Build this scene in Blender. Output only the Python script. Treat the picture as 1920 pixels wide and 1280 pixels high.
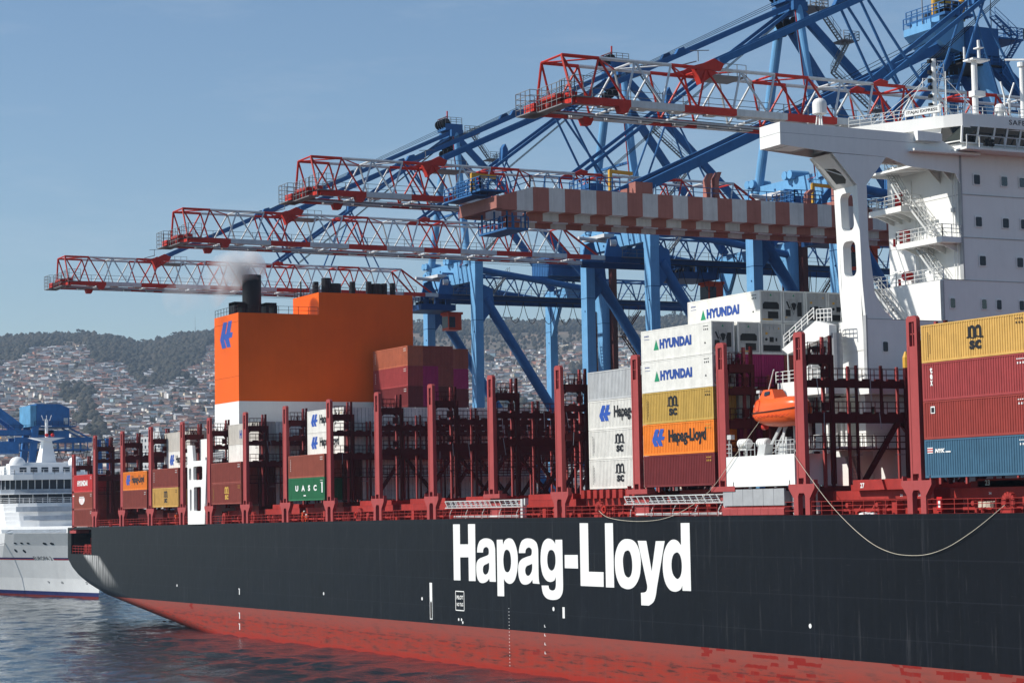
import bpy, bmesh, math, random
import numpy as np
from math import radians, sin, cos, pi, sqrt
from mathutils import Vector, Matrix

scene = bpy.context.scene
for o in list(bpy.data.objects): bpy.data.objects.remove(o)

# ------------------------------------------------------------------ camera
CAM = Vector((0.0, -104.08, 16.85))
YAW, PITCH, ROLL = radians(27.629), radians(4.4737), radians(-1.0254)
fw = Vector((-cos(YAW)*cos(PITCH), sin(YAW)*cos(PITCH), sin(PITCH)))
r0 = fw.cross(Vector((0, 0, 1))).normalized(); u0 = r0.cross(fw)
rr = cos(ROLL)*r0 + sin(ROLL)*u0; uu = cos(ROLL)*u0 - sin(ROLL)*r0
cd = bpy.data.cameras.new('camera'); cam = bpy.data.objects.new('camera', cd)
scene.collection.objects.link(cam); scene.camera = cam
cam.matrix_world = Matrix(((rr.x, uu.x, -fw.x, CAM.x), (rr.y, uu.y, -fw.y, CAM.y), (rr.z, uu.z, -fw.z, CAM.z), (0, 0, 0, 1)))
cd.sensor_width = 36; cd.lens = 4012.4/1920*36; cd.clip_start = 1; cd.clip_end = 30000

# ------------------------------------------------------------------ sky, sun, exposure
SUN = Vector((-0.27, -0.71, 0.62)).normalized()
w = bpy.data.worlds.new("World"); scene.world = w; w.use_nodes = True
nt = w.node_tree; bg = nt.nodes['Background']
sky = nt.nodes.new('ShaderNodeTexSky'); sky.sky_type = 'NISHITA'; sky.sun_disc = False
sky.sun_elevation = math.asin(SUN.z); sky.sun_rotation = math.atan2(SUN.x, SUN.y)
sky.altitude = 0; sky.air_density = 1.15; sky.dust_density = 0.1; sky.ozone_density = 5.0
tcw = nt.nodes.new('ShaderNodeTexCoord'); mpw = nt.nodes.new('ShaderNodeMapping'); mpw.inputs['Scale'].default_value = (1.0, 1.0, 5.0)
nt.links.new(tcw.outputs['Generated'], mpw.inputs[0]); nzw = nt.nodes.new('ShaderNodeTexNoise'); nzw.inputs['Scale'].default_value = 4.0; nzw.inputs['Detail'].default_value = 9; nzw.inputs['Roughness'].default_value = 0.68
nt.links.new(mpw.outputs[0], nzw.inputs['Vector']); mrw = nt.nodes.new('ShaderNodeMapRange'); mrw.inputs[1].default_value = 0.48; mrw.inputs[2].default_value = 0.75; mrw.inputs[3].default_value = 0; mrw.inputs[4].default_value = 0.22
nt.links.new(nzw.outputs[0], mrw.inputs[0]); mxw = nt.nodes.new('ShaderNodeMix'); mxw.data_type = 'RGBA'; nt.links.new(mrw.outputs[0], mxw.inputs[0]); nt.links.new(sky.outputs[0], mxw.inputs[6]); mxw.inputs[7].default_value = (6.5, 7.0, 7.6, 1)
nt.links.new(mxw.outputs[2], bg.inputs[0]); bg.inputs[1].default_value = 0.093
sl = bpy.data.lights.new('sun', 'SUN'); sl.energy = 4.8; sl.angle = radians(0.5); sl.color = (1, 0.955, 0.88)
so = bpy.data.objects.new('sun', sl); scene.collection.objects.link(so)
so.rotation_euler = SUN.to_track_quat('Z', 'Y').to_euler(); so.location = (-100, -300, 260)
scene.view_settings.view_transform = 'Standard'; scene.view_settings.look = 'None'
scene.view_settings.exposure = 0.19; scene.view_settings.gamma = 1; scene.view_settings.use_curve_mapping = False
scene.render.engine = 'CYCLES'
scene.cycles.max_bounces = 6; scene.cycles.diffuse_bounces = 2; scene.cycles.glossy_bounces = 3
scene.cycles.volume_bounces = 1; scene.cycles.transparent_max_bounces = 8

# ------------------------------------------------------------------ helpers
COL = scene.collection
rnd = random.Random(7)
def H(s):
    s = s.lstrip('#'); return tuple(((int(s[i:i+2], 16)/255)**2.2) for i in (0, 2, 4))

def mat(name, col, rough=0.55, metal=0.0, var=0.18, scale=0.6, streak=0.0, rust=0.0, spec=0.22, bump=0.0, rustcol=(0.16, 0.055, 0.02)):
    m = bpy.data.materials.new(name); m.use_nodes = True
    n = m.node_tree; N = n.nodes; L = n.links; b = N['Principled BSDF']
    b.inputs['Roughness'].default_value = rough; b.inputs['Metallic'].default_value = metal
    b.inputs['Specular IOR Level'].default_value = spec
    g = N.new('ShaderNodeNewGeometry')
    nz = N.new('ShaderNodeTexNoise'); nz.inputs['Scale'].default_value = scale; nz.inputs['Detail'].default_value = 6
    nz.inputs['Roughness'].default_value = 0.65
    L.new(g.outputs['Position'], nz.inputs['Vector'])
    mr = N.new('ShaderNodeMapRange'); mr.inputs[1].default_value = 0.3; mr.inputs[2].default_value = 0.7
    mr.inputs[3].default_value = 1-var; mr.inputs[4].default_value = 1+var*0.6
    L.new(nz.outputs[0], mr.inputs[0])
    mx = N.new('ShaderNodeMix'); mx.data_type = 'RGBA'; mx.blend_type = 'MULTIPLY'; mx.inputs[0].default_value = 1
    mx.inputs[6].default_value = (*col, 1); L.new(mr.outputs[0], mx.inputs[7])
    out = mx.outputs[2]
    if streak > 0 or rust > 0:
        mp = N.new('ShaderNodeMapping'); mp.inputs['Scale'].default_value = (1.6, 1.6, 0.12)
        L.new(g.outputs['Position'], mp.inputs[0])
        n2 = N.new('ShaderNodeTexNoise'); n2.inputs['Scale'].default_value = 1.4; n2.inputs['Detail'].default_value = 8
        n2.inputs['Roughness'].default_value = 0.75
        L.new(mp.outputs[0], n2.inputs['Vector'])
        if streak > 0:
            r2 = N.new('ShaderNodeMapRange'); r2.inputs[1].default_value = 0.45; r2.inputs[2].default_value = 0.75
            r2.inputs[3].default_value = 1; r2.inputs[4].default_value = 1-streak
            L.new(n2.outputs[0], r2.inputs[0])
            m2 = N.new('ShaderNodeMix'); m2.data_type = 'RGBA'; m2.blend_type = 'MULTIPLY'; m2.inputs[0].default_value = 1
            L.new(out, m2.inputs[6]); L.new(r2.outputs[0], m2.inputs[7]); out = m2.outputs[2]
        if rust > 0:
            n3 = N.new('ShaderNodeTexNoise'); n3.inputs['Scale'].default_value = 2.2; n3.inputs['Detail'].default_value = 10
            n3.inputs['Roughness'].default_value = 0.8
            L.new(mp.outputs[0], n3.inputs['Vector'])
            r3 = N.new('ShaderNodeMapRange'); r3.inputs[1].default_value = 0.66-0.1*rust; r3.inputs[2].default_value = 0.76
            r3.inputs[3].default_value = 0; r3.inputs[4].default_value = 0.85
            L.new(n3.outputs[0], r3.inputs[0])
            m3 = N.new('ShaderNodeMix'); m3.data_type = 'RGBA'; L.new(r3.outputs[0], m3.inputs[0])
            L.new(out, m3.inputs[6]); m3.inputs[7].default_value = (*rustcol, 1); out = m3.outputs[2]
    L.new(out, b.inputs['Base Color'])
    if bump > 0:
        bp = N.new('ShaderNodeBump'); bp.inputs['Strength'].default_value = bump; bp.inputs['Distance'].default_value = 0.05
        L.new(nz.outputs[0], bp.inputs['Height']); L.new(bp.outputs[0], b.inputs['Normal'])
    return m

M = {}
M['blk'] = mat('near_black_steel', (0.012, 0.013, 0.016), 0.5)
M['lred'] = mat('lashing_red_paint', (0.36, 0.070, 0.068), 0.6, spec=0.12, var=0.12, streak=0.1, rust=0.15)
M['dred'] = mat('deck_red_paint', (0.34, 0.032, 0.026), 0.55, var=0.25, streak=0.25, rust=0.3)
M['white'] = mat('ship_white_paint', (0.80, 0.80, 0.77), 0.45, var=0.04, streak=0.05, rust=0.0)
M['gwhite'] = mat('galvanised_rail', (0.55, 0.56, 0.55), 0.45, var=0.1)
M['ggrey'] = mat('grey_fender_panel', (0.36, 0.37, 0.38), 0.55)
M['orange'] = mat('funnel_orange_paint', (0.80, 0.122, 0.010), 0.5, spec=0.12, var=0.08, scale=0.15, streak=0.05)
M['lborange'] = mat('lifeboat_orange_gelcoat', (0.83, 0.12, 0.025), 0.28, var=0.08)
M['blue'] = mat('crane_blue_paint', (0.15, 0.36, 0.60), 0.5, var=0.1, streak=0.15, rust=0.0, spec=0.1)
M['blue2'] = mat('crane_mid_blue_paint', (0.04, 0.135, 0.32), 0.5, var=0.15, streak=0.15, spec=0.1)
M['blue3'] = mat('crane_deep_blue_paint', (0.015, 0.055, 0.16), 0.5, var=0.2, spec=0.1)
M['cred'] = mat('boom_red_paint', (0.52, 0.035, 0.022), 0.5, var=0.15, streak=0.15)
M['cwhite'] = mat('boom_white_paint', (0.58, 0.60, 0.61), 0.5, var=0.12, streak=0.2)
M['pink'] = mat('faded_red_girder_paint', (0.36, 0.15, 0.125), 0.6, spec=0.1, var=0.12, streak=0.2, rust=0.1)
M['gpale'] = mat('faded_white_girder_paint', (0.58, 0.59, 0.60), 0.6, spec=0.1, var=0.12, streak=0.25, rust=0.05)
M['steel'] = mat('grey_walkway_steel', (0.20, 0.205, 0.21), 0.55)
M['yel'] = mat('yellow_hoist_paint', (0.65, 0.36, 0.05), 0.5)
M['glass'] = mat('dark_window_glass', (0.012, 0.016, 0.02), 0.06, spec=0.8, var=0.02)
M['glassb'] = mat('curtained_window_glass', (0.018, 0.028, 0.045), 0.3, spec=0.3, var=0.3, scale=3)
M['letw'] = mat('white_lettering', (0.78, 0.78, 0.76), 0.5, var=0.04, streak=0.04)
M['letk'] = mat('black_lettering', (0.015, 0.016, 0.02), 0.5, var=0.05)
M['letb'] = mat('blue_lettering', (0.028, 0.07, 0.28), 0.5, var=0.05)
M['letg'] = mat('green_lettering', (0.02, 0.25, 0.12), 0.5, var=0.05)
M['lety'] = mat('yellow_lettering', (0.55, 0.34, 0.06), 0.5, var=0.05)
M['logob'] = mat('logo_blue', (0.03, 0.09, 0.38), 0.5, var=0.04)
M['rope'] = mat('mooring_rope', (0.55, 0.50, 0.40), 0.9)
M['fred'] = mat('fire_box_red', (0.6, 0.02, 0.02), 0.4)
M['rubber'] = mat('black_cable', (0.01, 0.01, 0.012), 0.6)

def cmat(name, col, **k):
    return mat(name, col, rough=0.55, var=0.14, scale=0.9, streak=k.get('streak', 0.22), rust=k.get('rust', 0.25), spec=0.2)
CM = {
 'brown': cmat('box_brown', (0.27, 0.062, 0.045)), 'brown2': cmat('box_rust_brown', (0.32, 0.085, 0.055)),
 'maroon': cmat('box_maroon', (0.17, 0.028, 0.030)), 'tex': cmat('box_wine_red', (0.33, 0.055, 0.055)),
 'red': cmat('box_red', (0.30, 0.050, 0.040)), 'sred': cmat('box_bright_red', (0.62, 0.05, 0.05)),
 'msc': cmat('box_ochre_yellow', (0.62, 0.375, 0.105), rust=0.1), 'msc2': cmat('box_mustard', (0.52, 0.34, 0.085), rust=0.1),
 'org': cmat('box_orange', (0.83, 0.235, 0.03), rust=0.1), 'blue': cmat('box_steel_blue', (0.055, 0.135, 0.21)),
 'green': cmat('box_green', (0.03, 0.17, 0.075)), 'white': cmat('box_white', (0.73, 0.72, 0.67), rust=0.35, streak=0.14),
 'grey': cmat('box_pale_grey', (0.50, 0.515, 0.52), rust=0.05), 'beige': cmat('box_beige', (0.50, 0.47, 0.42), rust=0.12),
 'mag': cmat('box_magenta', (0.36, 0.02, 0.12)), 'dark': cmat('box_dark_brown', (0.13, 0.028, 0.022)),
 'salmon': cmat('box_faded_orange_brown', (0.44, 0.13, 0.07)), 'rgrey': cmat('reefer_unit_grey', (0.42, 0.42, 0.41), rust=0.3, streak=0.3),
}

SPLIT = {'exhaust_pipe', 'door', 'porthole', 'fire_box', 'outside_stairs', 'railing', 'side_brace', 'platform_railing', 'radome', 'mast', 'arched_opening', 'service_hoist',
         'grey_panel', 'red_panel', 'signal_lamp', 'hatch_coaming', 'hatch_stopper', 'deck_fitting', 'deck_railing', 'provision_crane', 'vent_post', 'davit', 'forestay', 'luffing_rope',
         'mast_lamp', 'stay_strut', 'boom_latch', 'roof_railing', 'leg', 'boom_platform', 'lift_shaft', 'trolley_rail', 'hoist_rope', 'tip_beam', 'foredeck_crane', 'raised_boom', 'satellite_dome',
         'cable_festoon', 'lightning_rod', 'deck_house', 'balcony_rail', 'stowage_bracket', 'antenna', 'girder', 'hull_mark', 'plate_seam', 'lashing_rod', 'walkway_railing', 'boom_walkway', 'stair_tower', 'rear_portal_beam', 'boom'}
class MB:
    """collects shapes, builds ONE mesh object"""
    def __init__(s): s.v = []; s.f = []; s.m = []
    def add(s, vs, fs, m=0):
        b = len(s.v); s.v += [tuple(v) for v in vs]; s.f += [tuple(i+b for i in f) for f in fs]; s.m += [m]*len(fs); return s
    def box(s, x0, x1, y0, y1, z0, z1, m=0):
        v = [(x0,y0,z0),(x1,y0,z0),(x1,y1,z0),(x0,y1,z0),(x0,y0,z1),(x1,y0,z1),(x1,y1,z1),(x0,y1,z1)]
        return s.add(v, [(0,3,2,1),(4,5,6,7),(0,1,5,4),(1,2,6,5),(2,3,7,6),(3,0,4,7)], m)
    def bar(s, p, q, w, h=None, m=0, up=(0, 0, 1)):
        h = h or w; p = Vector(p); q = Vector(q); d = (q-p)
        if d.length < 1e-6: return s
        d.normalize(); u = Vector(up)
        if abs(d.dot(u)) > 0.98: u = Vector((0, 1, 0))
        a = d.cross(u).normalized(); b = a.cross(d)
        vs = [e + a*(sx*w/2) + b*(sy*h/2) for e in (p, q) for sx, sy in ((-1,-1),(1,-1),(1,1),(-1,1))]
        return s.add(vs, [(0,3,2,1),(4,5,6,7),(0,1,5,4),(1,2,6,5),(2,3,7,6),(3,0,4,7)], m)
    def tube(s, p, q, r, r2=None, n=8, m=0):
        r2 = r if r2 is None else r2; p = Vector(p); q = Vector(q); d = (q-p).normalized()
        u = Vector((0,0,1)) if abs(d.z) < 0.95 else Vector((1,0,0))
        a = d.cross(u).normalized(); b = a.cross(d)
        vs = [e + (a*cos(2*pi*i/n)+b*sin(2*pi*i/n))*rad for e, rad in ((p, r), (q, r2)) for i in range(n)]
        fs = [(i, (i+1) % n, n+(i+1) % n, n+i) for i in range(n)] + [tuple(range(n))[::-1], tuple(range(n, 2*n))]
        return s.add(vs, fs, m)
    def path(s, pts, r, n=5, m=0):
        for a, b in zip(pts[:-1], pts[1:]): s.tube(a, b, r, n=n, m=m)
        return s
    def prism(s, poly, axis, a, b, m=0):
        """poly: 2D list; axis 0: (y,z) extruded along x; 1: (x,z) along y; 2: (x,y) along z"""
        n = len(poly)
        def P(p, t): return (t, p[0], p[1]) if axis == 0 else ((p[0], t, p[1]) if axis == 1 else (p[0], p[1], t))
        vs = [P(p, a) for p in poly] + [P(p, b) for p in poly]
        return s.add(vs, [(i, (i+1) % n, n+(i+1) % n, n+i) for i in range(n)] + [tuple(range(n))[::-1], tuple(range(n, 2*n))], m)
    def sphere(s, c, r, nu=14, nv=8, sz=1.0, zmin=-1.0, m=0):
        vs = []; fs = []
        for j in range(nv+1):
            t = zmin + (1-zmin)*j/nv; t = max(-1, min(1, t)); rad = sqrt(max(0, 1-t*t))
            for i in range(nu): vs.append((c[0]+r*rad*cos(2*pi*i/nu), c[1]+r*rad*sin(2*pi*i/nu), c[2]+r*sz*t))
        for j in range(nv):
            for i in range(nu): fs.append((j*nu+i, j*nu+(i+1) % nu, (j+1)*nu+(i+1) % nu, (j+1)*nu+i))
        return s.add(vs, fs, m)
    def rail(s, pts, h=1.1, n=3, post=1.5, r=0.03, m=0):
        for a, b in zip(pts[:-1], pts[1:]):
            a = Vector(a); b = Vector(b); L = (b-a).length; k = max(1, int(round(L/post)))
            for i in range(k+1):
                p = a.lerp(b, i/k); s.bar(p, p+Vector((0,0,h)), r*2, m=m)
            for j in range(n):
                z = Vector((0,0,h*(j+1)/n)); s.bar(a+z, b+z, r*1.6, m=m)
        return s
    def stairs(s, a, b, wdt=0.8, side=(0, 1, 0), step=0.3, m=0, rail=True, t=0.07):
        a = Vector(a); b = Vector(b); sd = Vector(side)*wdt/2; n = max(2, int(abs(b.z-a.z)/step))
        for k in (-1, 1):
            s.bar(a+sd*k, b+sd*k, t, 0.2, m)
            if rail:
                z = Vector((0,0,1.0)); s.bar(a+sd*k+z, b+sd*k+z, t*0.7, m=m); z*=0.5; s.bar(a+sd*k+z, b+sd*k+z, t*0.5, m=m)
                for i in range(0, n+1, 4):
                    p = a.lerp(b, i/n)+sd*k; s.bar(p, p+Vector((0,0,1.0)), t*0.6, m=m)
        for i in range(n+1):
            p = a.lerp(b, i/n); s.bar(p-sd, p+sd, 0.22, 0.04, m)
        return s
    def mesh(s, name, mats, org=(0,0,0)):
        me = bpy.data.meshes.new(name); o = Vector(org)
        me.from_pydata([(v[0]-o.x, v[1]-o.y, v[2]-o.z) for v in s.v], [], s.f)
        for x in (mats if isinstance(mats, (list, tuple)) else [mats]): me.materials.append(x)
        if any(s.m): me.polygons.foreach_set('material_index', s.m)
        me.update(); return me
    def groups(s, gap=0.12):
        # connected shapes by touching bounding boxes
        par = list(range(len(s.v)))
        def find(a):
            while par[a] != a: par[a] = par[par[a]]; a = par[a]
            return a
        for f in s.f:
            r = find(f[0])
            for i in f[1:]: par[find(i)] = r
        sh = {}
        for i in range(len(s.v)): sh.setdefault(find(i), []).append(i)
        V = np.array(s.v); keys = list(sh); lo = np.array([V[sh[k]].min(0) for k in keys])-gap/2; hi = np.array([V[sh[k]].max(0) for k in keys])+gap/2
        p2 = list(range(len(keys)))
        def f2(a):
            while p2[a] != a: p2[a] = p2[p2[a]]; a = p2[a]
            return a
        for i in range(len(keys)):
            hit = np.where(np.all((lo[i] <= hi[i+1:]) & (hi[i] >= lo[i+1:]), axis=1))[0]
            for j in hit: p2[f2(i)] = f2(i+1+int(j))
        g = {}; gi = {}
        for i, k in enumerate(keys): gi[k] = f2(i)
        for n, f in enumerate(s.f): g.setdefault(gi[find(f[0])], []).append(n)
        return list(g.values())
    def build(s, name, mats, parent=None, org=(0,0,0), fix=True, smooth=False):
        if name in SPLIT:
            gs = s.groups()
            if 1 < len(gs) <= 99:
                first = None
                for fl in sorted(gs, key=lambda q: -len(q)):
                    ix = sorted({i for n in fl for i in s.f[n]}); mp = {a: b for b, a in enumerate(ix)}; m2 = MB(); m2.v = [s.v[i] for i in ix]
                    m2.f = [tuple(mp[i] for i in s.f[n]) for n in fl]; m2.m = [s.m[n] for n in fl]
                    o = m2.build1(name, mats, parent, org, fix, smooth); first = first or o
                return first
        return s.build1(name, mats, parent, org, fix, smooth)
    def build1(s, name, mats, parent=None, org=(0,0,0), fix=True, smooth=False):
        me = s.mesh(name, mats, org)
        if fix:
            bm = bmesh.new(); bm.from_mesh(me); bmesh.ops.recalc_face_normals(bm, faces=bm.faces); bm.to_mesh(me); bm.free()
        if smooth: me.polygons.foreach_set('use_smooth', [True]*len(me.polygons))
        o = bpy.data.objects.new(name, me); COL.objects.link(o)
        if parent is not None: o.parent = parent
        return o

def tag(o, label=None, cat=None, group=None, kind=None):
    if label: o['label'] = label
    if cat: o['category'] = cat
    if group: o['group'] = group
    if kind: o['kind'] = kind
    return o
def thing(name, label, cat, loc=(0, 0, 0), group=None):
    o = bpy.data.objects.new(name, None); COL.objects.link(o); o.location = loc; o.empty_display_size = 1
    return tag(o, label, cat, group)
def clone(root, loc=None, label=None, group=None, rz=None):
    def cp(o, parent):
        c = o.copy(); COL.objects.link(c)
        if parent is not None: c.parent = parent
        for ch in list(KIDS.get(o.name, [])): cp(ch, c)
        return c
    if not KIDS: refresh()
    c = cp(root, None)
    if loc is not None: c.location = loc
    if rz is not None: c.rotation_euler = (0, 0, rz)
    if label: c['label'] = label
    if group: c['group'] = group
    return c
KIDS = {}
def refresh():
    KIDS.clear()
    for o in bpy.data.objects:
        if o.parent: KIDS.setdefault(o.parent.name, []).append(o)

def curve_mesh(contours):
    """filled flat outline, contours of (x,y) -> verts, faces"""
    cu = bpy.data.curves.new('t', 'CURVE'); cu.dimensions = '2D'; cu.fill_mode = 'BOTH'
    for c in contours:
        sp = cu.splines.new('POLY'); sp.points.add(len(c)-1); sp.use_cyclic_u = True
        for p, (x, y) in zip(sp.points, c): p.co = (x, y, 0, 1)
    ob = bpy.data.objects.new('t', cu); COL.objects.link(ob)
    me = ob.to_mesh(); vs = [tuple(v.co) for v in me.vertices]; fs = [tuple(p.vertices) for p in me.polygons]
    ob.to_mesh_clear(); bpy.data.objects.remove(ob); bpy.data.curves.remove(cu)
    return vs, fs
def smooth(c, n=3):
    out = []; k = len(c)
    for i in range(k):
        p0, p1, p2, p3 = c[(i-1) % k], c[i], c[(i+1) % k], c[(i+2) % k]
        out.append((p1[0], p1[1]))
        if p1[2] and p2[2]: continue
        if p1[2]: p0 = p1
        if p2[2]: p3 = p2
        for j in range(1, n):
            t = j/n
            out.append(tuple(0.5*((2*p1[a])+(-p0[a]+p2[a])*t+(2*p0[a]-5*p1[a]+4*p2[a]-p3[a])*t*t+(-p0[a]+3*p1[a]-3*p2[a]+p3[a])*t**3) for a in (0, 1)))
    return out
TXT = {}
def text_mesh(t, bold=0.0, sp=1.0):
    k = (t, bold, sp)
    if k in TXT: return TXT[k]
    cu = bpy.data.curves.new('t', 'FONT'); cu.body = t; cu.offset = bold; cu.size = 1; cu.space_character = sp; cu.resolution_u = 3
    ob = bpy.data.objects.new('t', cu); COL.objects.link(ob); bpy.context.view_layer.update()
    me = ob.to_mesh(); vs = [tuple(v.co) for v in me.vertices]; fs = [tuple(p.vertices) for p in me.polygons]
    ob.to_mesh_clear(); bpy.data.objects.remove(ob); bpy.data.curves.remove(cu)
    xs = [v[0] for v in vs]; ys = [v[1] for v in vs]; x0, x1, y0, y1 = min(xs), max(xs), min(ys), max(ys)
    vs = [((v[0]-x0)/(x1-x0), (v[1]-y0)/(y1-y0)) for v in vs]
    TXT[k] = (vs, fs); return TXT[k]
def put_text(mb, t, o, ex, ez, w, h, bold=0.02, m=0, sp=1.0):
    """flat text: o = lower-left corner, ex/ez unit directions, w/h size of the whole word"""
    vs, fs = text_mesh(t, bold, sp); o = Vector(o); ex = Vector(ex); ez = Vector(ez)
    mb.add([o+ex*(v[0]*w)+ez*(v[1]*h) for v in vs], fs, m)
def put_poly(mb, contours, o, ex, ez, m=0, s=1.0):
    vs, fs = curve_mesh(contours); o = Vector(o); ex = Vector(ex); ez = Vector(ez)
    mb.add([o+ex*(v[0]*s)+ez*(v[1]*s) for v in vs], fs, m)
LOGO = [(0.387,0.996),(0.802,0.981),(0.571,0.545),(0.674,0.542),(0.935,1.0),(1.33,0.996),(1.116,0.57),(1.393,0.547),(1.316,0.363),(0.965,0.353),(1.177,0.006),(0.766,0.019),(0.521,0.329),(0.447,0.335),(0.678,0.018),(0.239,0.0),(0.0,0.352)]

def dz(x):
    """the ship sits a little deeper by the stern"""
    return 0.0 if x > -200 else -0.8*((-x-200)/150.0)**1.3
GLYPHS=[('H',[[(0.33,15.3,1),(2.04,15.3,1),(2.02,13.11,1),(4.04,13.13,1),(4.06,15.32,1),(5.79,15.32,1),(5.7,9.18,1),(4.06,9.16,1),(4.05,11.72,1),(1.99,11.69,1),(1.99,9.18,1),(0.32,9.16,1)]]),('a',[[(6.16,12.26,1),(6.26,12.8,0),(6.73,13.43,0),(7.54,13.72,0),(8.33,13.79,0),(9.31,13.71,0),(10.09,13.4,0),(10.42,12.83,0),(10.47,12.3,0),(10.48,9.83,0),(10.53,9.2,1),(9.07,9.19,1),(8.96,9.52,1),(8.46,9.22,0),(7.56,9.01,0),(6.67,9.09,0),(6.08,9.57,0),(5.89,10.46,0),(6.04,11.18,0),(6.66,11.59,0),(7.86,11.83,0),(8.76,12.02,0),(8.97,12.29,0),(8.92,12.64,0),(8.65,12.82,0),(8.26,12.86,0),(7.84,12.74,0),(7.63,12.52,0),(7.6,12.27,1)],[(8.98,11.2,1),(8.43,11.06,0),(7.79,10.9,0),(7.52,10.62,0),(7.52,10.22,0),(7.79,9.98,0),(8.13,9.92,0),(8.59,10.06,0),(8.9,10.42,0),(8.99,10.78,0)]]),('p',[[(10.87,13.65,1),(12.26,13.67,1),(12.32,13.13,1),(12.7,13.55,0),(13.19,13.74,0),(13.72,13.81,0),(14.51,13.69,0),(15.15,13.13,0),(15.53,12.35,0),(15.61,11.49,0),(15.46,10.53,0),(15.01,9.66,0),(14.43,9.22,0),(13.76,9.06,0),(13.1,9.14,0),(12.64,9.35,0),(12.38,9.56,1),(12.38,7.73,1),(10.84,7.71,1)],[(13.14,12.62,0),(12.66,12.45,0),(12.39,11.97,0),(12.31,11.44,0),(12.41,10.83,0),(12.68,10.4,0),(13.2,10.25,0),(13.68,10.42,0),(13.99,10.86,0),(14.08,11.47,0),(13.98,12.07,0),(13.67,12.49,0)]]),('a',[[(15.88,12.29,1),(15.98,12.83,0),(16.47,13.48,0),(17.22,13.76,0),(18.05,13.82,0),(18.96,13.73,0),(19.76,13.41,0),(20.07,12.9,0),(20.14,12.39,0),(20.13,9.85,0),(20.32,9.2,1),(18.83,9.22,1),(18.76,9.6,1),(18.23,9.26,0),(17.31,9.06,0),(16.39,9.16,0),(15.82,9.68,0),(15.64,10.54,0),(15.82,11.23,0),(16.49,11.67,0),(17.61,11.92,0),(18.53,12.08,0),(18.74,12.38,0),(18.7,12.68,0),(18.41,12.84,0),(18.01,12.89,0),(17.6,12.77,0),(17.37,12.56,0),(17.31,12.31,1)],[(18.77,11.23,1),(18.22,11.11,0),(17.53,10.95,0),(17.23,10.65,0),(17.25,10.29,0),(17.5,10.04,0),(17.84,9.97,0),(18.27,10.11,0),(18.65,10.46,0),(18.77,10.84,0)]]),('g',[[(23.83,13.7,1),(25.27,13.72,1),(25.27,9.29,1),(25.13,8.45,0),(24.41,7.85,0),(23.09,7.65,0),(21.78,7.78,0),(20.99,8.26,0),(20.72,9.05,1),(22.22,9.08,1),(22.31,8.8,0),(22.61,8.64,0),(23.05,8.6,0),(23.49,8.7,0),(23.73,9.0,0),(23.78,9.5,0),(23.77,9.99,1),(23.53,9.67,0),(23.08,9.51,0),(22.46,9.45,0),(21.67,9.63,0),(20.98,10.2,0),(20.66,11.04,0),(20.6,11.72,0),(20.76,12.65,0),(21.2,13.38,0),(21.84,13.74,0),(22.46,13.82,0),(23.16,13.7,0),(23.59,13.47,0),(23.79,13.24,1)],[(22.86,12.68,0),(22.41,12.54,0),(22.13,12.16,0),(22.04,11.65,0),(22.12,11.15,0),(22.39,10.78,0),(22.91,10.59,0),(23.39,10.75,0),(23.67,11.09,0),(23.8,11.59,0),(23.72,12.18,0),(23.38,12.58,0)]]),('-',[[(25.7,12.2,1),(28.39,12.23,1),(28.4,10.89,1),(25.69,10.89,1)]]),('L',[[(28.89,15.36,1),(30.57,15.35,1),(30.54,10.62,1),(33.43,10.63,1),(33.4,9.21,1),(28.85,9.2,1)]]),('l',[[(33.87,15.34,1),(35.41,15.35,1),(35.41,9.19,1),(33.83,9.18,1)]]),('o',[[(38.01,13.84,0),(37.18,13.74,0),(36.38,13.3,0),(35.82,12.54,0),(35.63,11.75,0),(35.69,10.79,0),(36.0,10.0,0),(36.6,9.38,0),(37.3,9.16,0),(38.04,9.1,0),(38.85,9.24,0),(39.63,9.69,0),(40.2,10.4,0),(40.43,11.26,0),(40.46,11.96,0),(40.25,12.74,0),(39.72,13.4,0),(38.97,13.75,0)],[(38.03,12.75,0),(37.52,12.6,0),(37.24,12.16,0),(37.16,11.69,0),(37.25,10.98,0),(37.51,10.43,0),(38.06,10.2,0),(38.51,10.35,0),(38.79,10.77,0),(38.89,11.32,0),(38.84,11.94,0),(38.6,12.49,0),(38.35,12.71,0)]]),('y',[[(39.97,13.68,1),(41.55,13.68,1),(42.4,10.87,1),(43.24,13.66,1),(44.83,13.68,1),(43.26,9.38,1),(43.01,8.61,0),(42.57,8.02,0),(41.74,7.67,1),(40.38,7.67,1),(40.36,8.83,1),(41.04,8.88,0),(41.42,9.07,0),(41.54,9.42,0),(41.43,9.81,1)]]),('d',[[(47.66,15.32,1),(49.16,15.33,1),(49.15,9.21,1),(47.71,9.2,1),(47.69,9.66,1),(47.43,9.33,0),(46.93,9.15,0),(46.35,9.08,0),(45.56,9.21,0),(44.86,9.73,0),(44.46,10.56,0),(44.38,11.48,0),(44.57,12.47,0),(45.09,13.24,0),(45.76,13.7,0),(46.42,13.82,0),(47.06,13.7,0),(47.45,13.45,0),(47.64,13.31,1)],[(46.83,12.65,0),(46.36,12.49,0),(46.05,12.11,0),(45.91,11.57,0),(45.96,11.04,0),(46.2,10.59,0),(46.8,10.24,0),(47.27,10.39,0),(47.57,10.77,0),(47.69,11.3,0),(47.66,11.9,0),(47.43,12.39,0),(47.15,12.61,0)]])]
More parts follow.
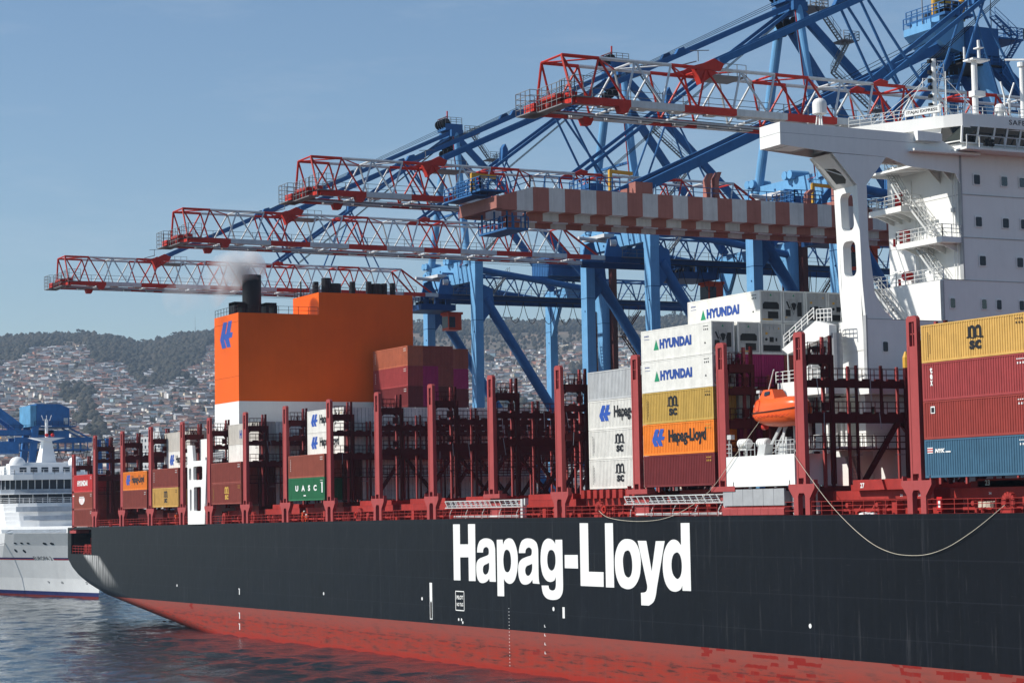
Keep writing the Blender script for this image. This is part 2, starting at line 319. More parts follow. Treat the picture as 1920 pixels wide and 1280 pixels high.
# ================================================================== water, quay
def water():
    fx0, fx1, fy0, fy1, st = -530.0, -165.0, -72.0, 48.0, 0.62
    gx = np.arange(fx0, fx1+0.01, st); gy = np.arange(fy0, fy1+0.01, st); X, Y = np.meshgrid(gx, gy)
    Z = np.zeros_like(X); q = np.random.RandomState(3)
    for i in range(46):
        lam = 1.5*(8.0)**q.rand(); a = 0.75+0.75*q.randn(); k = 2*math.pi/lam; amp = 0.0034*lam*(0.8 if lam < 3 else 1.0)
        Z += amp*np.sin(k*(X*math.cos(a)+Y*math.sin(a))+q.rand()*6.28+0.8*np.sin(X*0.05*q.rand()+Y*0.07*q.rand()))
    E = np.minimum(np.minimum(X-fx0, X.max()-X), np.minimum(Y-fy0, Y.max()-Y)); Z *= np.clip(E/6, 0, 1)
    xe, ye = float(gx[-1]), float(gy[-1]); V = np.stack([X.ravel(), Y.ravel(), Z.ravel()], 1)
    nx = len(gx); ny = len(gy); idx = np.arange(nx*ny).reshape(ny, nx)
    F = np.stack([idx[:-1, :-1].ravel(), idx[:-1, 1:].ravel(), idx[1:, 1:].ravel(), idx[1:, :-1].ravel()], 1)
    mb = MB(); mb.v = V.tolist(); mb.f = [tuple(f) for f in F.tolist()]; mb.m = [0]*len(mb.f)
    o = [(-7000, -3500), (2500, -3500), (2500, 6500), (-7000, 6500)]; i4 = [(fx0, fy0), (xe, fy0), (xe, ye), (fx0, ye)]
    mb.add([(a, b, 0) for a, b in o]+[(a, b, 0) for a, b in i4], [(k, (k+1) % 4, 4+(k+1) % 4, 4+k) for k in range(4)])
    m = bpy.data.materials.new('sea_water'); m.use_nodes = True; n = m.node_tree; N = n.nodes; L = n.links; b = N['Principled BSDF']
    b.inputs['Base Color'].default_value = (0.008, 0.022, 0.030, 1); b.inputs['Roughness'].default_value = 0.025
    b.inputs['IOR'].default_value = 1.333; b.inputs['Specular IOR Level'].default_value = 0.5
    g = N.new('ShaderNodeNewGeometry')
    def nz(sc, det, mp):
        mpn = N.new('ShaderNodeMapping'); mpn.inputs['Scale'].default_value = mp; mpn.inputs['Rotation'].default_value = (0, 0, 0.5)
        L.new(g.outputs['Position'], mpn.inputs[0]); t = N.new('ShaderNodeTexNoise'); t.inputs['Scale'].default_value = sc
        t.inputs['Detail'].default_value = det; t.inputs['Roughness'].default_value = 0.6; L.new(mpn.outputs[0], t.inputs['Vector']); return t
    a = nz(0.35, 6, (0.55, 1.0, 1)); c = nz(0.07, 4, (1, 1, 1)); d = nz(1.5, 5, (0.7, 1, 1))
    b1 = N.new('ShaderNodeBump'); b1.inputs['Strength'].default_value = 1.0; b1.inputs['Distance'].default_value = 0.15; L.new(a.outputs[0], b1.inputs['Height'])
    b2 = N.new('ShaderNodeBump'); b2.inputs['Strength'].default_value = 1.0; b2.inputs['Distance'].default_value = 0.3; L.new(c.outputs[0], b2.inputs['Height']); L.new(b1.outputs[0], b2.inputs['Normal'])
    b3 = N.new('ShaderNodeBump'); b3.inputs['Strength'].default_value = 1.0; b3.inputs['Distance'].default_value = 0.08; L.new(d.outputs[0], b3.inputs['Height']); L.new(b2.outputs[0], b3.inputs['Normal'])
    L.new(b3.outputs[0], b.inputs['Normal'])
    tag(mb.build('water', m, fix=False, smooth=True), kind='structure')
    mq = mat('quay_concrete', (0.26, 0.25, 0.235), 0.9, var=0.25, scale=0.2)
    q = MB(); q.box(-700, 60, 50, 260, -3, 3.2)
    tag(q.build('quay', mq), kind='structure')
water()

# ================================================================== the container ship
ship = thing('container_ship', 'long black-hulled container ship with red bottom and orange funnel', 'container ship', (-230, 24, 0))
SO = Vector((-230, 24, 0))
def spart(mb, name, mats, parent=None, sm=False, fix=True):
    o = mb.build(name, mats, parent if parent is not None else ship, org=SO, smooth=sm, fix=fix); return o

# hull materials -----------------------------------------------------
def hull_black():
    m = bpy.data.materials.new('hull_black_paint'); m.use_nodes = True; n = m.node_tree; N = n.nodes; L = n.links; b = N['Principled BSDF']
    b.inputs['Roughness'].default_value = 0.45; b.inputs['Specular IOR Level'].default_value = 0.16
    g = N.new('ShaderNodeNewGeometry'); sep = N.new('ShaderNodeSeparateXYZ'); L.new(g.outputs['Position'], sep.inputs[0])
    mp = N.new('ShaderNodeMapping'); mp.inputs['Scale'].default_value = (0.5, 0.5, 0.035); L.new(g.outputs['Position'], mp.inputs[0])
    nz = N.new('ShaderNodeTexNoise'); nz.inputs['Scale'].default_value = 2.4; nz.inputs['Detail'].default_value = 8; nz.inputs['Roughness'].default_value = 0.7
    L.new(mp.outputs[0], nz.inputs['Vector'])
    n2 = N.new('ShaderNodeTexNoise'); n2.inputs['Scale'].default_value = 0.05; n2.inputs['Detail'].default_value = 4; L.new(g.outputs['Position'], n2.inputs['Vector'])
    cr = N.new('ShaderNodeValToRGB'); cr.color_ramp.elements[0].position = 0.3; cr.color_ramp.elements[0].color = (0.002, 0.003, 0.006, 1)
    cr.color_ramp.elements[1].position = 0.75; cr.color_ramp.elements[1].color = (0.006, 0.008, 0.014, 1)
    L.new(nz.outputs[0], cr.inputs[0])
    mx = N.new('ShaderNodeMix'); mx.data_type = 'RGBA'; mx.blend_type = 'MULTIPLY'; mx.inputs[0].default_value = 0.5
    L.new(cr.outputs[0], mx.inputs[6]); L.new(n2.outputs[0], mx.inputs[7])
    # faint weld seams along the strakes
    ws = N.new('ShaderNodeMath'); ws.operation = 'PINGPONG'; ws.inputs[1].default_value = 1.55; L.new(sep.outputs[2], ws.inputs[0])
    lt = N.new('ShaderNodeMath'); lt.operation = 'LESS_THAN'; lt.inputs[1].default_value = 0.035; L.new(ws.outputs[0], lt.inputs[0])
    wsx = N.new('ShaderNodeMath'); wsx.operation = 'PINGPONG'; wsx.inputs[1].default_value = 7.3; L.new(sep.outputs[0], wsx.inputs[0])
    ltx = N.new('ShaderNodeMath'); ltx.operation = 'LESS_THAN'; ltx.inputs[1].default_value = 0.05; L.new(wsx.outputs[0], ltx.inputs[0])
    sm = N.new('ShaderNodeMath'); sm.operation = 'MAXIMUM'; L.new(lt.outputs[0], sm.inputs[0]); L.new(ltx.outputs[0], sm.inputs[1])
    sc = N.new('ShaderNodeMath'); sc.operation = 'MULTIPLY'; sc.inputs[1].default_value = 0.5; L.new(sm.outputs[0], sc.inputs[0])
    m1 = N.new('ShaderNodeMix'); m1.data_type = 'RGBA'; L.new(sc.outputs[0], m1.inputs[0]); L.new(mx.outputs[2], m1.inputs[6]); m1.inputs[7].default_value = (0.018, 0.021, 0.028, 1)
    # pale area below the mooring opening: a slanting patch with ragged lower edge
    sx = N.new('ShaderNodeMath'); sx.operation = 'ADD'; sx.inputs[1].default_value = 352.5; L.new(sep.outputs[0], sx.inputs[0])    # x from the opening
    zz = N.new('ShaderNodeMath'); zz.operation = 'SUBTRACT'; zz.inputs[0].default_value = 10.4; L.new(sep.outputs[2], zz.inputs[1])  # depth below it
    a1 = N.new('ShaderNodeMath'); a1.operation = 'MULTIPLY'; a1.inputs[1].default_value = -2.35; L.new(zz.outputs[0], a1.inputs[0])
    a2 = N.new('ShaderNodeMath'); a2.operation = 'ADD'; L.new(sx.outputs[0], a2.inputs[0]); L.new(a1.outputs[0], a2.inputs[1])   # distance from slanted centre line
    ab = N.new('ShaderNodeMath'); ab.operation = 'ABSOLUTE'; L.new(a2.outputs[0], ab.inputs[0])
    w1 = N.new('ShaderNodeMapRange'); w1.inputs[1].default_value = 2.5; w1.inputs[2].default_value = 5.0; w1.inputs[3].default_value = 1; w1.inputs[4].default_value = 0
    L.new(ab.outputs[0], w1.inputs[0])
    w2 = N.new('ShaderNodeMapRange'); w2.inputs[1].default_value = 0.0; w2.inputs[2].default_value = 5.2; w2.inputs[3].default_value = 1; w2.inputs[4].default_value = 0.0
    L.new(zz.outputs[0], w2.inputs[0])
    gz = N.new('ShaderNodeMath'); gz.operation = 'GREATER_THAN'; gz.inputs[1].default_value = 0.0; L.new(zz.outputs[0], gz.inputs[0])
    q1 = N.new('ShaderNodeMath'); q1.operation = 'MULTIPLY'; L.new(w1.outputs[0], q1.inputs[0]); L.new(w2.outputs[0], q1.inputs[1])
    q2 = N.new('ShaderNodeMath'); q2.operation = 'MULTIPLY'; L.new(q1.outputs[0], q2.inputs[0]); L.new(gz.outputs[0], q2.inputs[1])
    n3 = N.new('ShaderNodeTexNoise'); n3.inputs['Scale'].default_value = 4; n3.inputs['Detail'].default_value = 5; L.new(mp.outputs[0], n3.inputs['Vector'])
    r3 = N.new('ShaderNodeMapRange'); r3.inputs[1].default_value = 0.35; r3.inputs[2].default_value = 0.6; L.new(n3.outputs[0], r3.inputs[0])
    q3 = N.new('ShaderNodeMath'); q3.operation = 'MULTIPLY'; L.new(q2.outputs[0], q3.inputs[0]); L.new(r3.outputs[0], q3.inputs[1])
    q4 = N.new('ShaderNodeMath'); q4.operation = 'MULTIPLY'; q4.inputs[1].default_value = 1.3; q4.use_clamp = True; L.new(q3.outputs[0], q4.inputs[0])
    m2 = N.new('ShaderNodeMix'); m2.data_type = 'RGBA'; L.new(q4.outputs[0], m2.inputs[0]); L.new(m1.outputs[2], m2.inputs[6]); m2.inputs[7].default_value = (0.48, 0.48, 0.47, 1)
    sv = N.new('ShaderNodeMapping'); sv.inputs['Scale'].default_value = (0.10, 0.10, 1.2); L.new(g.outputs['Position'], sv.inputs[0])
    sn = N.new('ShaderNodeTexNoise'); sn.inputs['Scale'].default_value = 3.0; sn.inputs['Detail'].default_value = 12; sn.inputs['Roughness'].default_value = 0.8; L.new(sv.outputs[0], sn.inputs['Vector'])
    sr = N.new('ShaderNodeMapRange'); sr.inputs[1].default_value = 0.60; sr.inputs[2].default_value = 0.74; sr.inputs[3].default_value = 0; sr.inputs[4].default_value = 0.5; L.new(sn.outputs[0], sr.inputs[0])
    vv = N.new('ShaderNodeMapping'); vv.inputs['Scale'].default_value = (1.4, 1.4, 0.07); L.new(g.outputs['Position'], vv.inputs[0])
    vn = N.new('ShaderNodeTexNoise'); vn.inputs['Scale'].default_value = 1.6; vn.inputs['Detail'].default_value = 9; vn.inputs['Roughness'].default_value = 0.75; L.new(vv.outputs[0], vn.inputs['Vector'])
    vr = N.new('ShaderNodeMapRange'); vr.inputs[1].default_value = 0.56; vr.inputs[2].default_value = 0.74; vr.inputs[3].default_value = 0; vr.inputs[4].default_value = 0.5; L.new(vn.outputs[0], vr.inputs[0])
    mxx = N.new('ShaderNodeMath'); mxx.operation = 'MAXIMUM'; L.new(sr.outputs[0], mxx.inputs[0]); L.new(vr.outputs[0], mxx.inputs[1])
    m4 = N.new('ShaderNodeMix'); m4.data_type = 'RGBA'; L.new(mxx.outputs[0], m4.inputs[0]); L.new(m2.outputs[2], m4.inputs[6]); m4.inputs[7].default_value = (0.085, 0.087, 0.095, 1)
    L.new(m4.outputs[2], b.inputs['Base Color'])
    dn = N.new('ShaderNodeTexNoise'); dn.inputs['Scale'].default_value = 0.45; dn.inputs['Detail'].default_value = 2; L.new(g.outputs['Position'], dn.inputs['Vector'])
    bp = N.new('ShaderNodeBump'); bp.inputs['Strength'].default_value = 0.6; bp.inputs['Distance'].default_value = 0.05; L.new(dn.outputs[0], bp.inputs['Height']); L.new(bp.outputs[0], b.inputs['Normal'])
    return m
def hull_red():
    m = bpy.data.materials.new('hull_red_antifouling'); m.use_nodes = True; n = m.node_tree; N = n.nodes; L = n.links; b = N['Principled BSDF']
    b.inputs['Roughness'].default_value = 0.6; b.inputs['Specular IOR Level'].default_value = 0.15
    g = N.new('ShaderNodeNewGeometry'); sep = N.new('ShaderNodeSeparateXYZ'); L.new(g.outputs['Position'], sep.inputs[0])
    mp = N.new('ShaderNodeMapping'); mp.inputs['Scale'].default_value = (0.3, 0.3, 2.6); L.new(g.outputs['Position'], mp.inputs[0])
    nz = N.new('ShaderNodeTexNoise'); nz.inputs['Scale'].default_value = 1.1; nz.inputs['Detail'].default_value = 12; nz.inputs['Roughness'].default_value = 0.7; L.new(mp.outputs[0], nz.inputs['Vector'])
    cr = N.new('ShaderNodeValToRGB'); e = cr.color_ramp.elements; e[0].position = 0.38; e[0].color = (0.075, 0.022, 0.018, 1); e[1].position = 0.60; e[1].color = (0.30, 0.026, 0.013, 1)
    k = e.new(0.46); k.color = (0.22, 0.036, 0.025, 1); L.new(nz.outputs[0], cr.inputs[0])
    # clean dark red touched-up blocks, mostly forward
    vo = N.new('ShaderNodeTexBrick'); vo.inputs['Scale'].default_value = 1.0; vo.offset = 0.37; vo.inputs['Brick Width'].default_value = 1.3; vo.inputs['Row Height'].default_value = 0.30
    vo.inputs['Mortar Size'].default_value = 0.0; vo.inputs['Color1'].default_value = (0, 0, 0, 1); vo.inputs['Color2'].default_value = (1, 1, 1, 1)
    nd = N.new('ShaderNodeTexNoise'); nd.inputs['Scale'].default_value = 1.3; nd.inputs['Detail'].default_value = 5; L.new(g.outputs['Position'], nd.inputs['Vector'])
    ndx = N.new('ShaderNodeMath'); ndx.operation = 'MULTIPLY_ADD'; ndx.inputs[1].default_value = 0.9; L.new(nd.outputs[0], ndx.inputs[0]); L.new(sep.outputs[0], ndx.inputs[2])
    ndz = N.new('ShaderNodeMath'); ndz.operation = 'MULTIPLY_ADD'; ndz.inputs[1].default_value = 0.25; L.new(nd.outputs[0], ndz.inputs[0]); L.new(sep.outputs[2], ndz.inputs[2])
    cx = N.new('ShaderNodeCombineXYZ'); L.new(ndx.outputs[0], cx.inputs[0]); L.new(ndz.outputs[0], cx.inputs[1])
    nn = N.new('ShaderNodeTexNoise'); nn.inputs['Scale'].default_value = 0.09; nn.inputs['Detail'].default_value = 2; L.new(g.outputs['Position'], nn.inputs['Vector'])
    L.new(cx.outputs[0], vo.inputs['Vector'])
    fx = N.new('ShaderNodeMapRange'); fx.inputs[1].default_value = -190; fx.inputs[2].default_value = -120; fx.inputs[3].default_value = 0.16; fx.inputs[4].default_value = 0.49
    L.new(sep.outputs[0], fx.inputs[0])
    ad = N.new('ShaderNodeMath'); ad.operation = 'MULTIPLY'; L.new(nn.outputs[0], ad.inputs[0]); L.new(vo.outputs[0], ad.inputs[1])
    gt = N.new('ShaderNodeMath'); gt.operation = 'SUBTRACT'; gt.inputs[0].default_value = 0.78; L.new(fx.outputs[0], gt.inputs[1])
    lt = N.new('ShaderNodeMath'); lt.operation = 'GREATER_THAN'; L.new(ad.outputs[0], lt.inputs[0]); L.new(gt.outputs[0], lt.inputs[1])
    mx = N.new('ShaderNodeMix'); mx.data_type = 'RGBA'; L.new(lt.outputs[0], mx.inputs[0]); L.new(cr.outputs[0], mx.inputs[6]); mx.inputs[7].default_value = (0.21, 0.013, 0.009, 1)
    # a dark scrape line with gaps
    ps = N.new('ShaderNodeMath'); ps.operation = 'SUBTRACT'; ps.inputs[1].default_value = 2.35; L.new(sep.outputs[2], ps.inputs[0])
    n4 = N.new('ShaderNodeTexNoise'); n4.inputs['Scale'].default_value = 0.5; n4.inputs['Detail'].default_value = 6; L.new(g.outputs['Position'], n4.inputs['Vector'])
    pa = N.new('ShaderNodeMath'); pa.operation = 'ABSOLUTE'; L.new(ps.outputs[0], pa.inputs[0])
    th = N.new('ShaderNodeMapRange'); th.inputs[1].default_value = 0.45; th.inputs[2].default_value = 0.62; th.inputs[3].default_value = 0.0; th.inputs[4].default_value = 0.12; L.new(n4.outputs[0], th.inputs[0])
    l2 = N.new('ShaderNodeMath'); l2.operation = 'LESS_THAN'; L.new(pa.outputs[0], l2.inputs[0]); L.new(th.outputs[0], l2.inputs[1])
    l3 = N.new('ShaderNodeMath'); l3.operation = 'MULTIPLY'; l3.inputs[1].default_value = 0.75; L.new(l2.outputs[0], l3.inputs[0])
    m2 = N.new('ShaderNodeMix'); m2.data_type = 'RGBA'; L.new(l3.outputs[0], m2.inputs[0]); L.new(mx.outputs[2], m2.inputs[6]); m2.inputs[7].default_value = (0.09, 0.02, 0.018, 1)
    # bright wet band by the water
    wb = N.new('ShaderNodeMapRange'); wb.inputs[1].default_value = 0.25; wb.inputs[2].default_value = 0.6; wb.inputs[3].default_value = 0.8; wb.inputs[4].default_value = 0; L.new(sep.outputs[2], wb.inputs[0])
    fd = N.new('ShaderNodeMapRange'); fd.inputs[1].default_value = 2.2; fd.inputs[2].default_value = 3.6; fd.inputs[3].default_value = 0; fd.inputs[4].default_value = 0.75; L.new(sep.outputs[2], fd.inputs[0])
    fq = N.new('ShaderNodeMath'); fq.operation = 'MULTIPLY'; L.new(fd.outputs[0], fq.inputs[0])
    fi_ = N.new('ShaderNodeMath'); fi_.operation = 'SUBTRACT'; fi_.inputs[0].default_value = 1.0; L.new(lt.outputs[0], fi_.inputs[1]); L.new(fi_.outputs[0], fq.inputs[1])
    m6 = N.new('ShaderNodeMix'); m6.data_type = 'RGBA'; L.new(fq.outputs[0], m6.inputs[0]); L.new(m2.outputs[2], m6.inputs[6]); m6.inputs[7].default_value = (0.22, 0.060, 0.048, 1)
    m3 = N.new('ShaderNodeMix'); m3.data_type = 'RGBA'; L.new(wb.outputs[0], m3.inputs[0]); L.new(m6.outputs[2], m3.inputs[6]); m3.inputs[7].default_value = (0.30, 0.02, 0.011, 1)
    vm = N.new('ShaderNodeMapping'); vm.inputs['Scale'].default_value = (1.1, 1.1, 0.22); L.new(g.outputs['Position'], vm.inputs[0])
    v1 = N.new('ShaderNodeTexNoise'); v1.inputs['Scale'].default_value = 1.0; v1.inputs['Detail'].default_value = 10; v1.inputs['Roughness'].default_value = 0.75; L.new(vm.outputs[0], v1.inputs['Vector'])
    v2 = N.new('ShaderNodeMapRange'); v2.inputs[1].default_value = 0.5; v2.inputs[2].default_value = 0.72; v2.inputs[3].default_value = 0; v2.inputs[4].default_value = 0.4; L.new(v1.outputs[0], v2.inputs[0])
    m5 = N.new('ShaderNodeMix'); m5.data_type = 'RGBA'; L.new(v2.outputs[0], m5.inputs[0]); L.new(m3.outputs[2], m5.inputs[6]); m5.inputs[7].default_value = (0.17, 0.07, 0.06, 1)
    L.new(m5.outputs[2], b.inputs['Base Color'])
    return m
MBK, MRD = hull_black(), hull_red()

HB = 24.1   # half beam, centre line at y = HB
BOOT = 4.27
def hull():
    st = [(40, -8, 2), (-60, -8, 2), (-120, -8, 2), (-180, -8, 2), (-230, -8, 2), (-262, -8, 3), (-280, -5.5, 4.0), (-292, -2.9, 3.4), (-300, -1.7, 3.0), (-308, -0.8, 2.8),
          (-321, 0.5, 2.6), (-336, 2.0, 2.4), (-347.5, 3.2, 2.2), (-352.2, 3.9, 2.2), (-356, 4.5, 2.2), (-361, 5.5, 2.3), (-364.3, 6.5, 2.4), (-366.4, 7.4, 2.6)]
    dense = []
    for a, b in zip(st[:-1], st[1:]):
        n = max(1, int(abs(a[0]-b[0])/3)) if a[0] < -255 else 4
        for i in range(n):
            t = i/n; dense.append(tuple(a[k]+(b[k]-a[k])*t for k in range(3)))
    dense.append(st[-1])
    NB = 14; rows = []
    for x, zb, bh in dense:
        d = dz(x); deck = 15.93+d; zt = zb+bh; rr_ = min(HB, bh*(2.4 if x < -285 else 1.2))
        prof = [(HB, zb)]+[(rr_*(1-sin((pi/2)*i/NB)), zt-bh*cos((pi/2)*i/NB)) for i in range(NB+1)]
        prof += [(0, z) for z in (10.55, 14.72, deck)]
        rows.append([(x, y, z) for y, z in prof])
    npt = len(rows[0]); mb = MB(); vs = []
    for r in rows: vs += r
    for r in rows: vs += [(x, 2*HB-y, z) for x, y, z in r]
    off = len(rows)*npt; mb.v = vs; hole = npt-3   # index of the 10.55 level
    for i in range(len(rows)-1):
        inh = rows[i][0][0] <= -352.1 and rows[i+1][0][0] >= -364.4
        for j in range(npt-1):
            a = i*npt+j; q = (a, a+1, a+npt+1, a+npt)
            if not (inh and j == hole): mb.f.append(q); mb.m.append(0)
            mb.f.append(tuple(k+off for k in q[::-1])); mb.m.append(0)
        a = i*npt+npt-1; b = a+npt; mb.f.append((a, b, b+off, a+off)); mb.m.append(1)
    last = (len(rows)-1)*npt
    mb.f.append(tuple([last+j for j in range(npt)]+[off+last+j for j in range(npt-1, -1, -1)])); mb.m.append(0)
    # edges of the opening
    for (x0, x1, z0, z1) in ((-364.3, -352.2, 10.5, 10.55), (-364.3, -352.2, 14.72, 14.8), (-364.4, -364.3, 10.5, 14.8), (-352.2, -352.1, 10.5, 14.8)): mb.box(x0, x1, 0.002, 0.5, z0, z1, 0)
    mb.box(-364.3, -352.2, 11.9, 12.0, 10, 15, 2); mb.box(-364.5, -364.32, 0.5, 12, 10, 14.9, 2); mb.box(-352.18, -352.0, 0.5, 12, 10, 14.9, 2)
    return mb
# join the two paints in one material, switched at the boot-top height
def join_paint():
    m = MBK; n = m.node_tree; N = n.nodes; L = n.links; out = [x for x in N if x.type == 'OUTPUT_MATERIAL'][0]
    bk = [x for x in N if x.type == 'BSDF_PRINCIPLED'][0]; bc = bk.inputs['Base Color'].links[0].from_socket
    rn = MRD.node_tree; mp = {}
    for x in rn.nodes:
        if x.type == 'OUTPUT_MATERIAL': continue
        y = N.new(x.bl_idname); mp[x.name] = y
        for p in x.bl_rna.properties:
            if p.is_readonly or p.identifier in ('name', 'parent', 'location', 'select', 'label', 'width', 'height'): continue
            try: setattr(y, p.identifier, getattr(x, p.identifier))
            except Exception: pass
        if x.type == 'VALTORGB':
            cr, c2 = x.color_ramp, y.color_ramp
            while len(c2.elements) < len(cr.elements): c2.elements.new(0.5)
            for e0, e1 in zip(cr.elements, c2.elements): e1.position = e0.position; e1.color = e0.color
        for i, q in enumerate(x.inputs):
            if hasattr(q, 'default_value'):
                try: y.inputs[i].default_value = q.default_value
                except Exception: pass
    for l in rn.links:
        if l.to_node.type == 'OUTPUT_MATERIAL': continue
        fi = list(l.from_node.outputs).index(l.from_socket); ti = list(l.to_node.inputs).index(l.to_socket)
        L.new(mp[l.from_node.name].outputs[fi], mp[l.to_node.name].inputs[ti])
    rb = [x for x in mp.values() if x.type == 'BSDF_PRINCIPLED'][0]
    g = N.new('ShaderNodeNewGeometry'); sp = N.new('ShaderNodeSeparateXYZ'); L.new(g.outputs['Position'], sp.inputs[0])
    a = N.new('ShaderNodeMapRange'); a.inputs[1].default_value = -200; a.inputs[2].default_value = -350; a.inputs[3].default_value = BOOT; a.inputs[4].default_value = BOOT-0.45; a.clamp = False; L.new(sp.outputs[0], a.inputs[0])
    mn = N.new('ShaderNodeMath'); mn.operation = 'MINIMUM'; mn.inputs[1].default_value = BOOT; L.new(a.outputs[0], mn.inputs[0])
    gt = N.new('ShaderNodeMath'); gt.operation = 'GREATER_THAN'; L.new(sp.outputs[2], gt.inputs[0]); L.new(mn.outputs[0], gt.inputs[1])
    ms = N.new('ShaderNodeMixShader'); L.new(gt.outputs[0], ms.inputs[0]); L.new(rb.outputs[0], ms.inputs[1]); L.new(bk.outputs[0], ms.inputs[2]); L.new(ms.outputs[0], out.inputs[0])
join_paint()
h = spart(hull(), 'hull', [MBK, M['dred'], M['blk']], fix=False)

def strip(name, mb, mats, parent): return spart(mb, name, mats, parent, fix=False)
# big white name on the side, 5 mm proud of the plate
lt = MB()
for ch, cs in GLYPHS:
    put_poly(lt, [smooth(c, 3) for c in cs], (-214, -0.012, 0), (1, 0, 0), (0, 0, 1))
strip('lettering', lt, M['letw'], h)
# draught marks, pilot mark, load line and the small signs
mk = MB()
def mbox(x0, x1, z0, z1, m=0): mk.box(x0, x1, -0.02, -0.004, z0, z1, m)
mbox(-219.95, -219.3, 6.72, 8.75, 0); mbox(-219.95, -219.3, 4.65, 6.69, 0); mbox(-219.85, -219.4, 4.75, 6.6, 1)
for x0, x1, z0, z1 in ((-213.3, -211.2, 7.92, 8.02), (-213.3, -211.2, 5.85, 5.95), (-213.35, -213.25, 5.95, 7.92), (-211.25, -211.15, 5.95, 7.92)): mbox(x0, x1, z0, z1)
put_text(mk, 'PILOT', (-213.05, -0.015, 7.1), (1, 0, 0), (0, 0, 1), 1.6, 0.42, 0.03)
put_text(mk, 'NO TUG', (-213.05, -0.015, 6.35), (1, 0, 0), (0, 0, 1), 1.6, 0.38, 0.03)
for i in range(18): mbox(-200.66, -200.54, 0.5+i*0.35, 0.5+i*0.35+0.08)
mbox(-188.95, -188.5, 5.9, 7.0); mk.tube((-190.83, -0.02, 6.75), (-190.83, -0.005, 6.75), 0.22, n=8)
for x, z in ((-281.4, 6.2), (-281.4, 2.9), (-281.4, 1.4)): mbox(x-0.13, x+0.13, z-0.45, z+0.4); mbox(x-0.35, x-0.1, z+0.28, z+0.42)
for x, z in ((-308.0, 6.4), (-251.1, 6.7), (-146.6, 6.8), (-222.0, 6.9)): mk.tube((x, -0.02, z), (x, -0.005, z), 0.2, n=8)
for x, z in ((-212.6, 4.9), (-211.9, 4.9), (-211.6, 4.0+0.6)): mk.tube((x, -0.02, z), (x, -0.005, z), 0.16, n=8)
for i in range(4):
    z = 3.9-i*0.9
    mbox(-192.86, -192.76, z+0.95, z+1.2); mbox(-192.76, -192.55, z+0.95, z+1.0)
strip('hull_mark', mk, [M['letw'], M['fred']], h)

# mooring deck inside the stern opening
md_ = MB(); md_.box(-364.2, -352.3, 0.3, 11.8, 10.4, 10.5, 0)
for i in range(3):
    x = -358.3+i*2.1
    md_.box(x-0.7, x+0.7, 0.5, 1.6, 10.5, 10.8, 1)
    for k in (-0.4, 0.4): md_.tube((x+k, 1.0, 10.7), (x+k, 1.0, 12.1), 0.27, n=10, m=1)
    md_.box(x-0.75, x+0.75, 0.85, 1.2, 11.9, 12.15, 1)
md_.rail([(-364.2, 0.25, 10.5), (-352.3, 0.25, 10.5)], 1.4, 3, 1.8, 0.04, 1)
md_.rail([(-361, 2.5, 11.5), (-356, 2.5, 11.5)], 1.7, 2, 1.8, 0.05, 1)
md_.box(-356.2, -352.4, 2.2, 4.0, 11.7, 14.2, 2)
spart(md_, 'mooring_deck', [M['blk'], M['dred'], M['ggrey']])

# ---- hatch coamings, one red wall per bay along the side deck, and deck outfit
COLX = [-365.4, -350.5, -335.35, -320.75, -305.7, -293.75, -279.0, -264.0, -249.05, -234.15, -219.2, -204.2, -189.15, -174.0, -159.2, -147.3, -132.1, -117.1, -102, -87, -72]
cm = MB()
for a, b in zip(COLX[:-1], COLX[1:]):
    if a < -350: continue
    d = dz((a+b)/2); x0, x1 = a+1.6, b-1.4
    top = 17.75 if b < -150 else 17.85
    cm.box(x0, x1, 3.2, 44.9, 15.9+d, top-0.75+d)                      # coaming
    cm.box(x0-0.5, x1+0.5, 2.4, 45.7, top-0.75+d, top+d)               # hatch cover edge
    cm.box(x0+1.2, x1-1.2, 3.0, 45.2, top+d+0.02, 18.35+d)             # hatch cover
    for k in range(7):
        x = x0+(x1-x0)*(k+0.5)/7; cm.prism([(2.45, 15.9+d), (3.2, 15.9+d), (3.2, top-0.76+d)], 0, x-0.06, x+0.06)
spart(cm, 'hatch_coaming', M['dred'])
cb = MB()
cb.box(-142.6, -134.3, 1.8, 4, 17.87, 18.72, 0); cb.box(-128.5, -117.5, 3, 5, 17.87, 18.5, 0)
for i in range(10): cb.box(-187.6+i*1.25, -186.9+i*1.25, 1.6, 2.4, 17.76, 18.6, 0)
for x in (-139.0, -133.9, -121.5): cb.prism([(x, 17.88), (x+0.9, 17.88), (x+0.55, 18.7), (x+0.25, 18.7)], 1, 1.55, 1.79)
put_text(cb, '27', (-141.6, 1.78, 18.05), (1, 0, 0), (0, 0, 1), 0.55, 0.42, 0.03, m=1)
put_text(cb, '23', (-127.6, 2.98, 18.0), (1, 0, 0), (0, 0, 1), 0.55, 0.42, 0.03, m=1)
for x in (-137.2, -134.9, -126.5, -122.0): put_text(cb, '34', (x, 2.385, 17.3), (1, 0, 0), (0, 0, 1), 0.3, 0.2, 0.03, m=1)
spart(cb, 'hatch_stopper', [M['dred'], M['letw']])
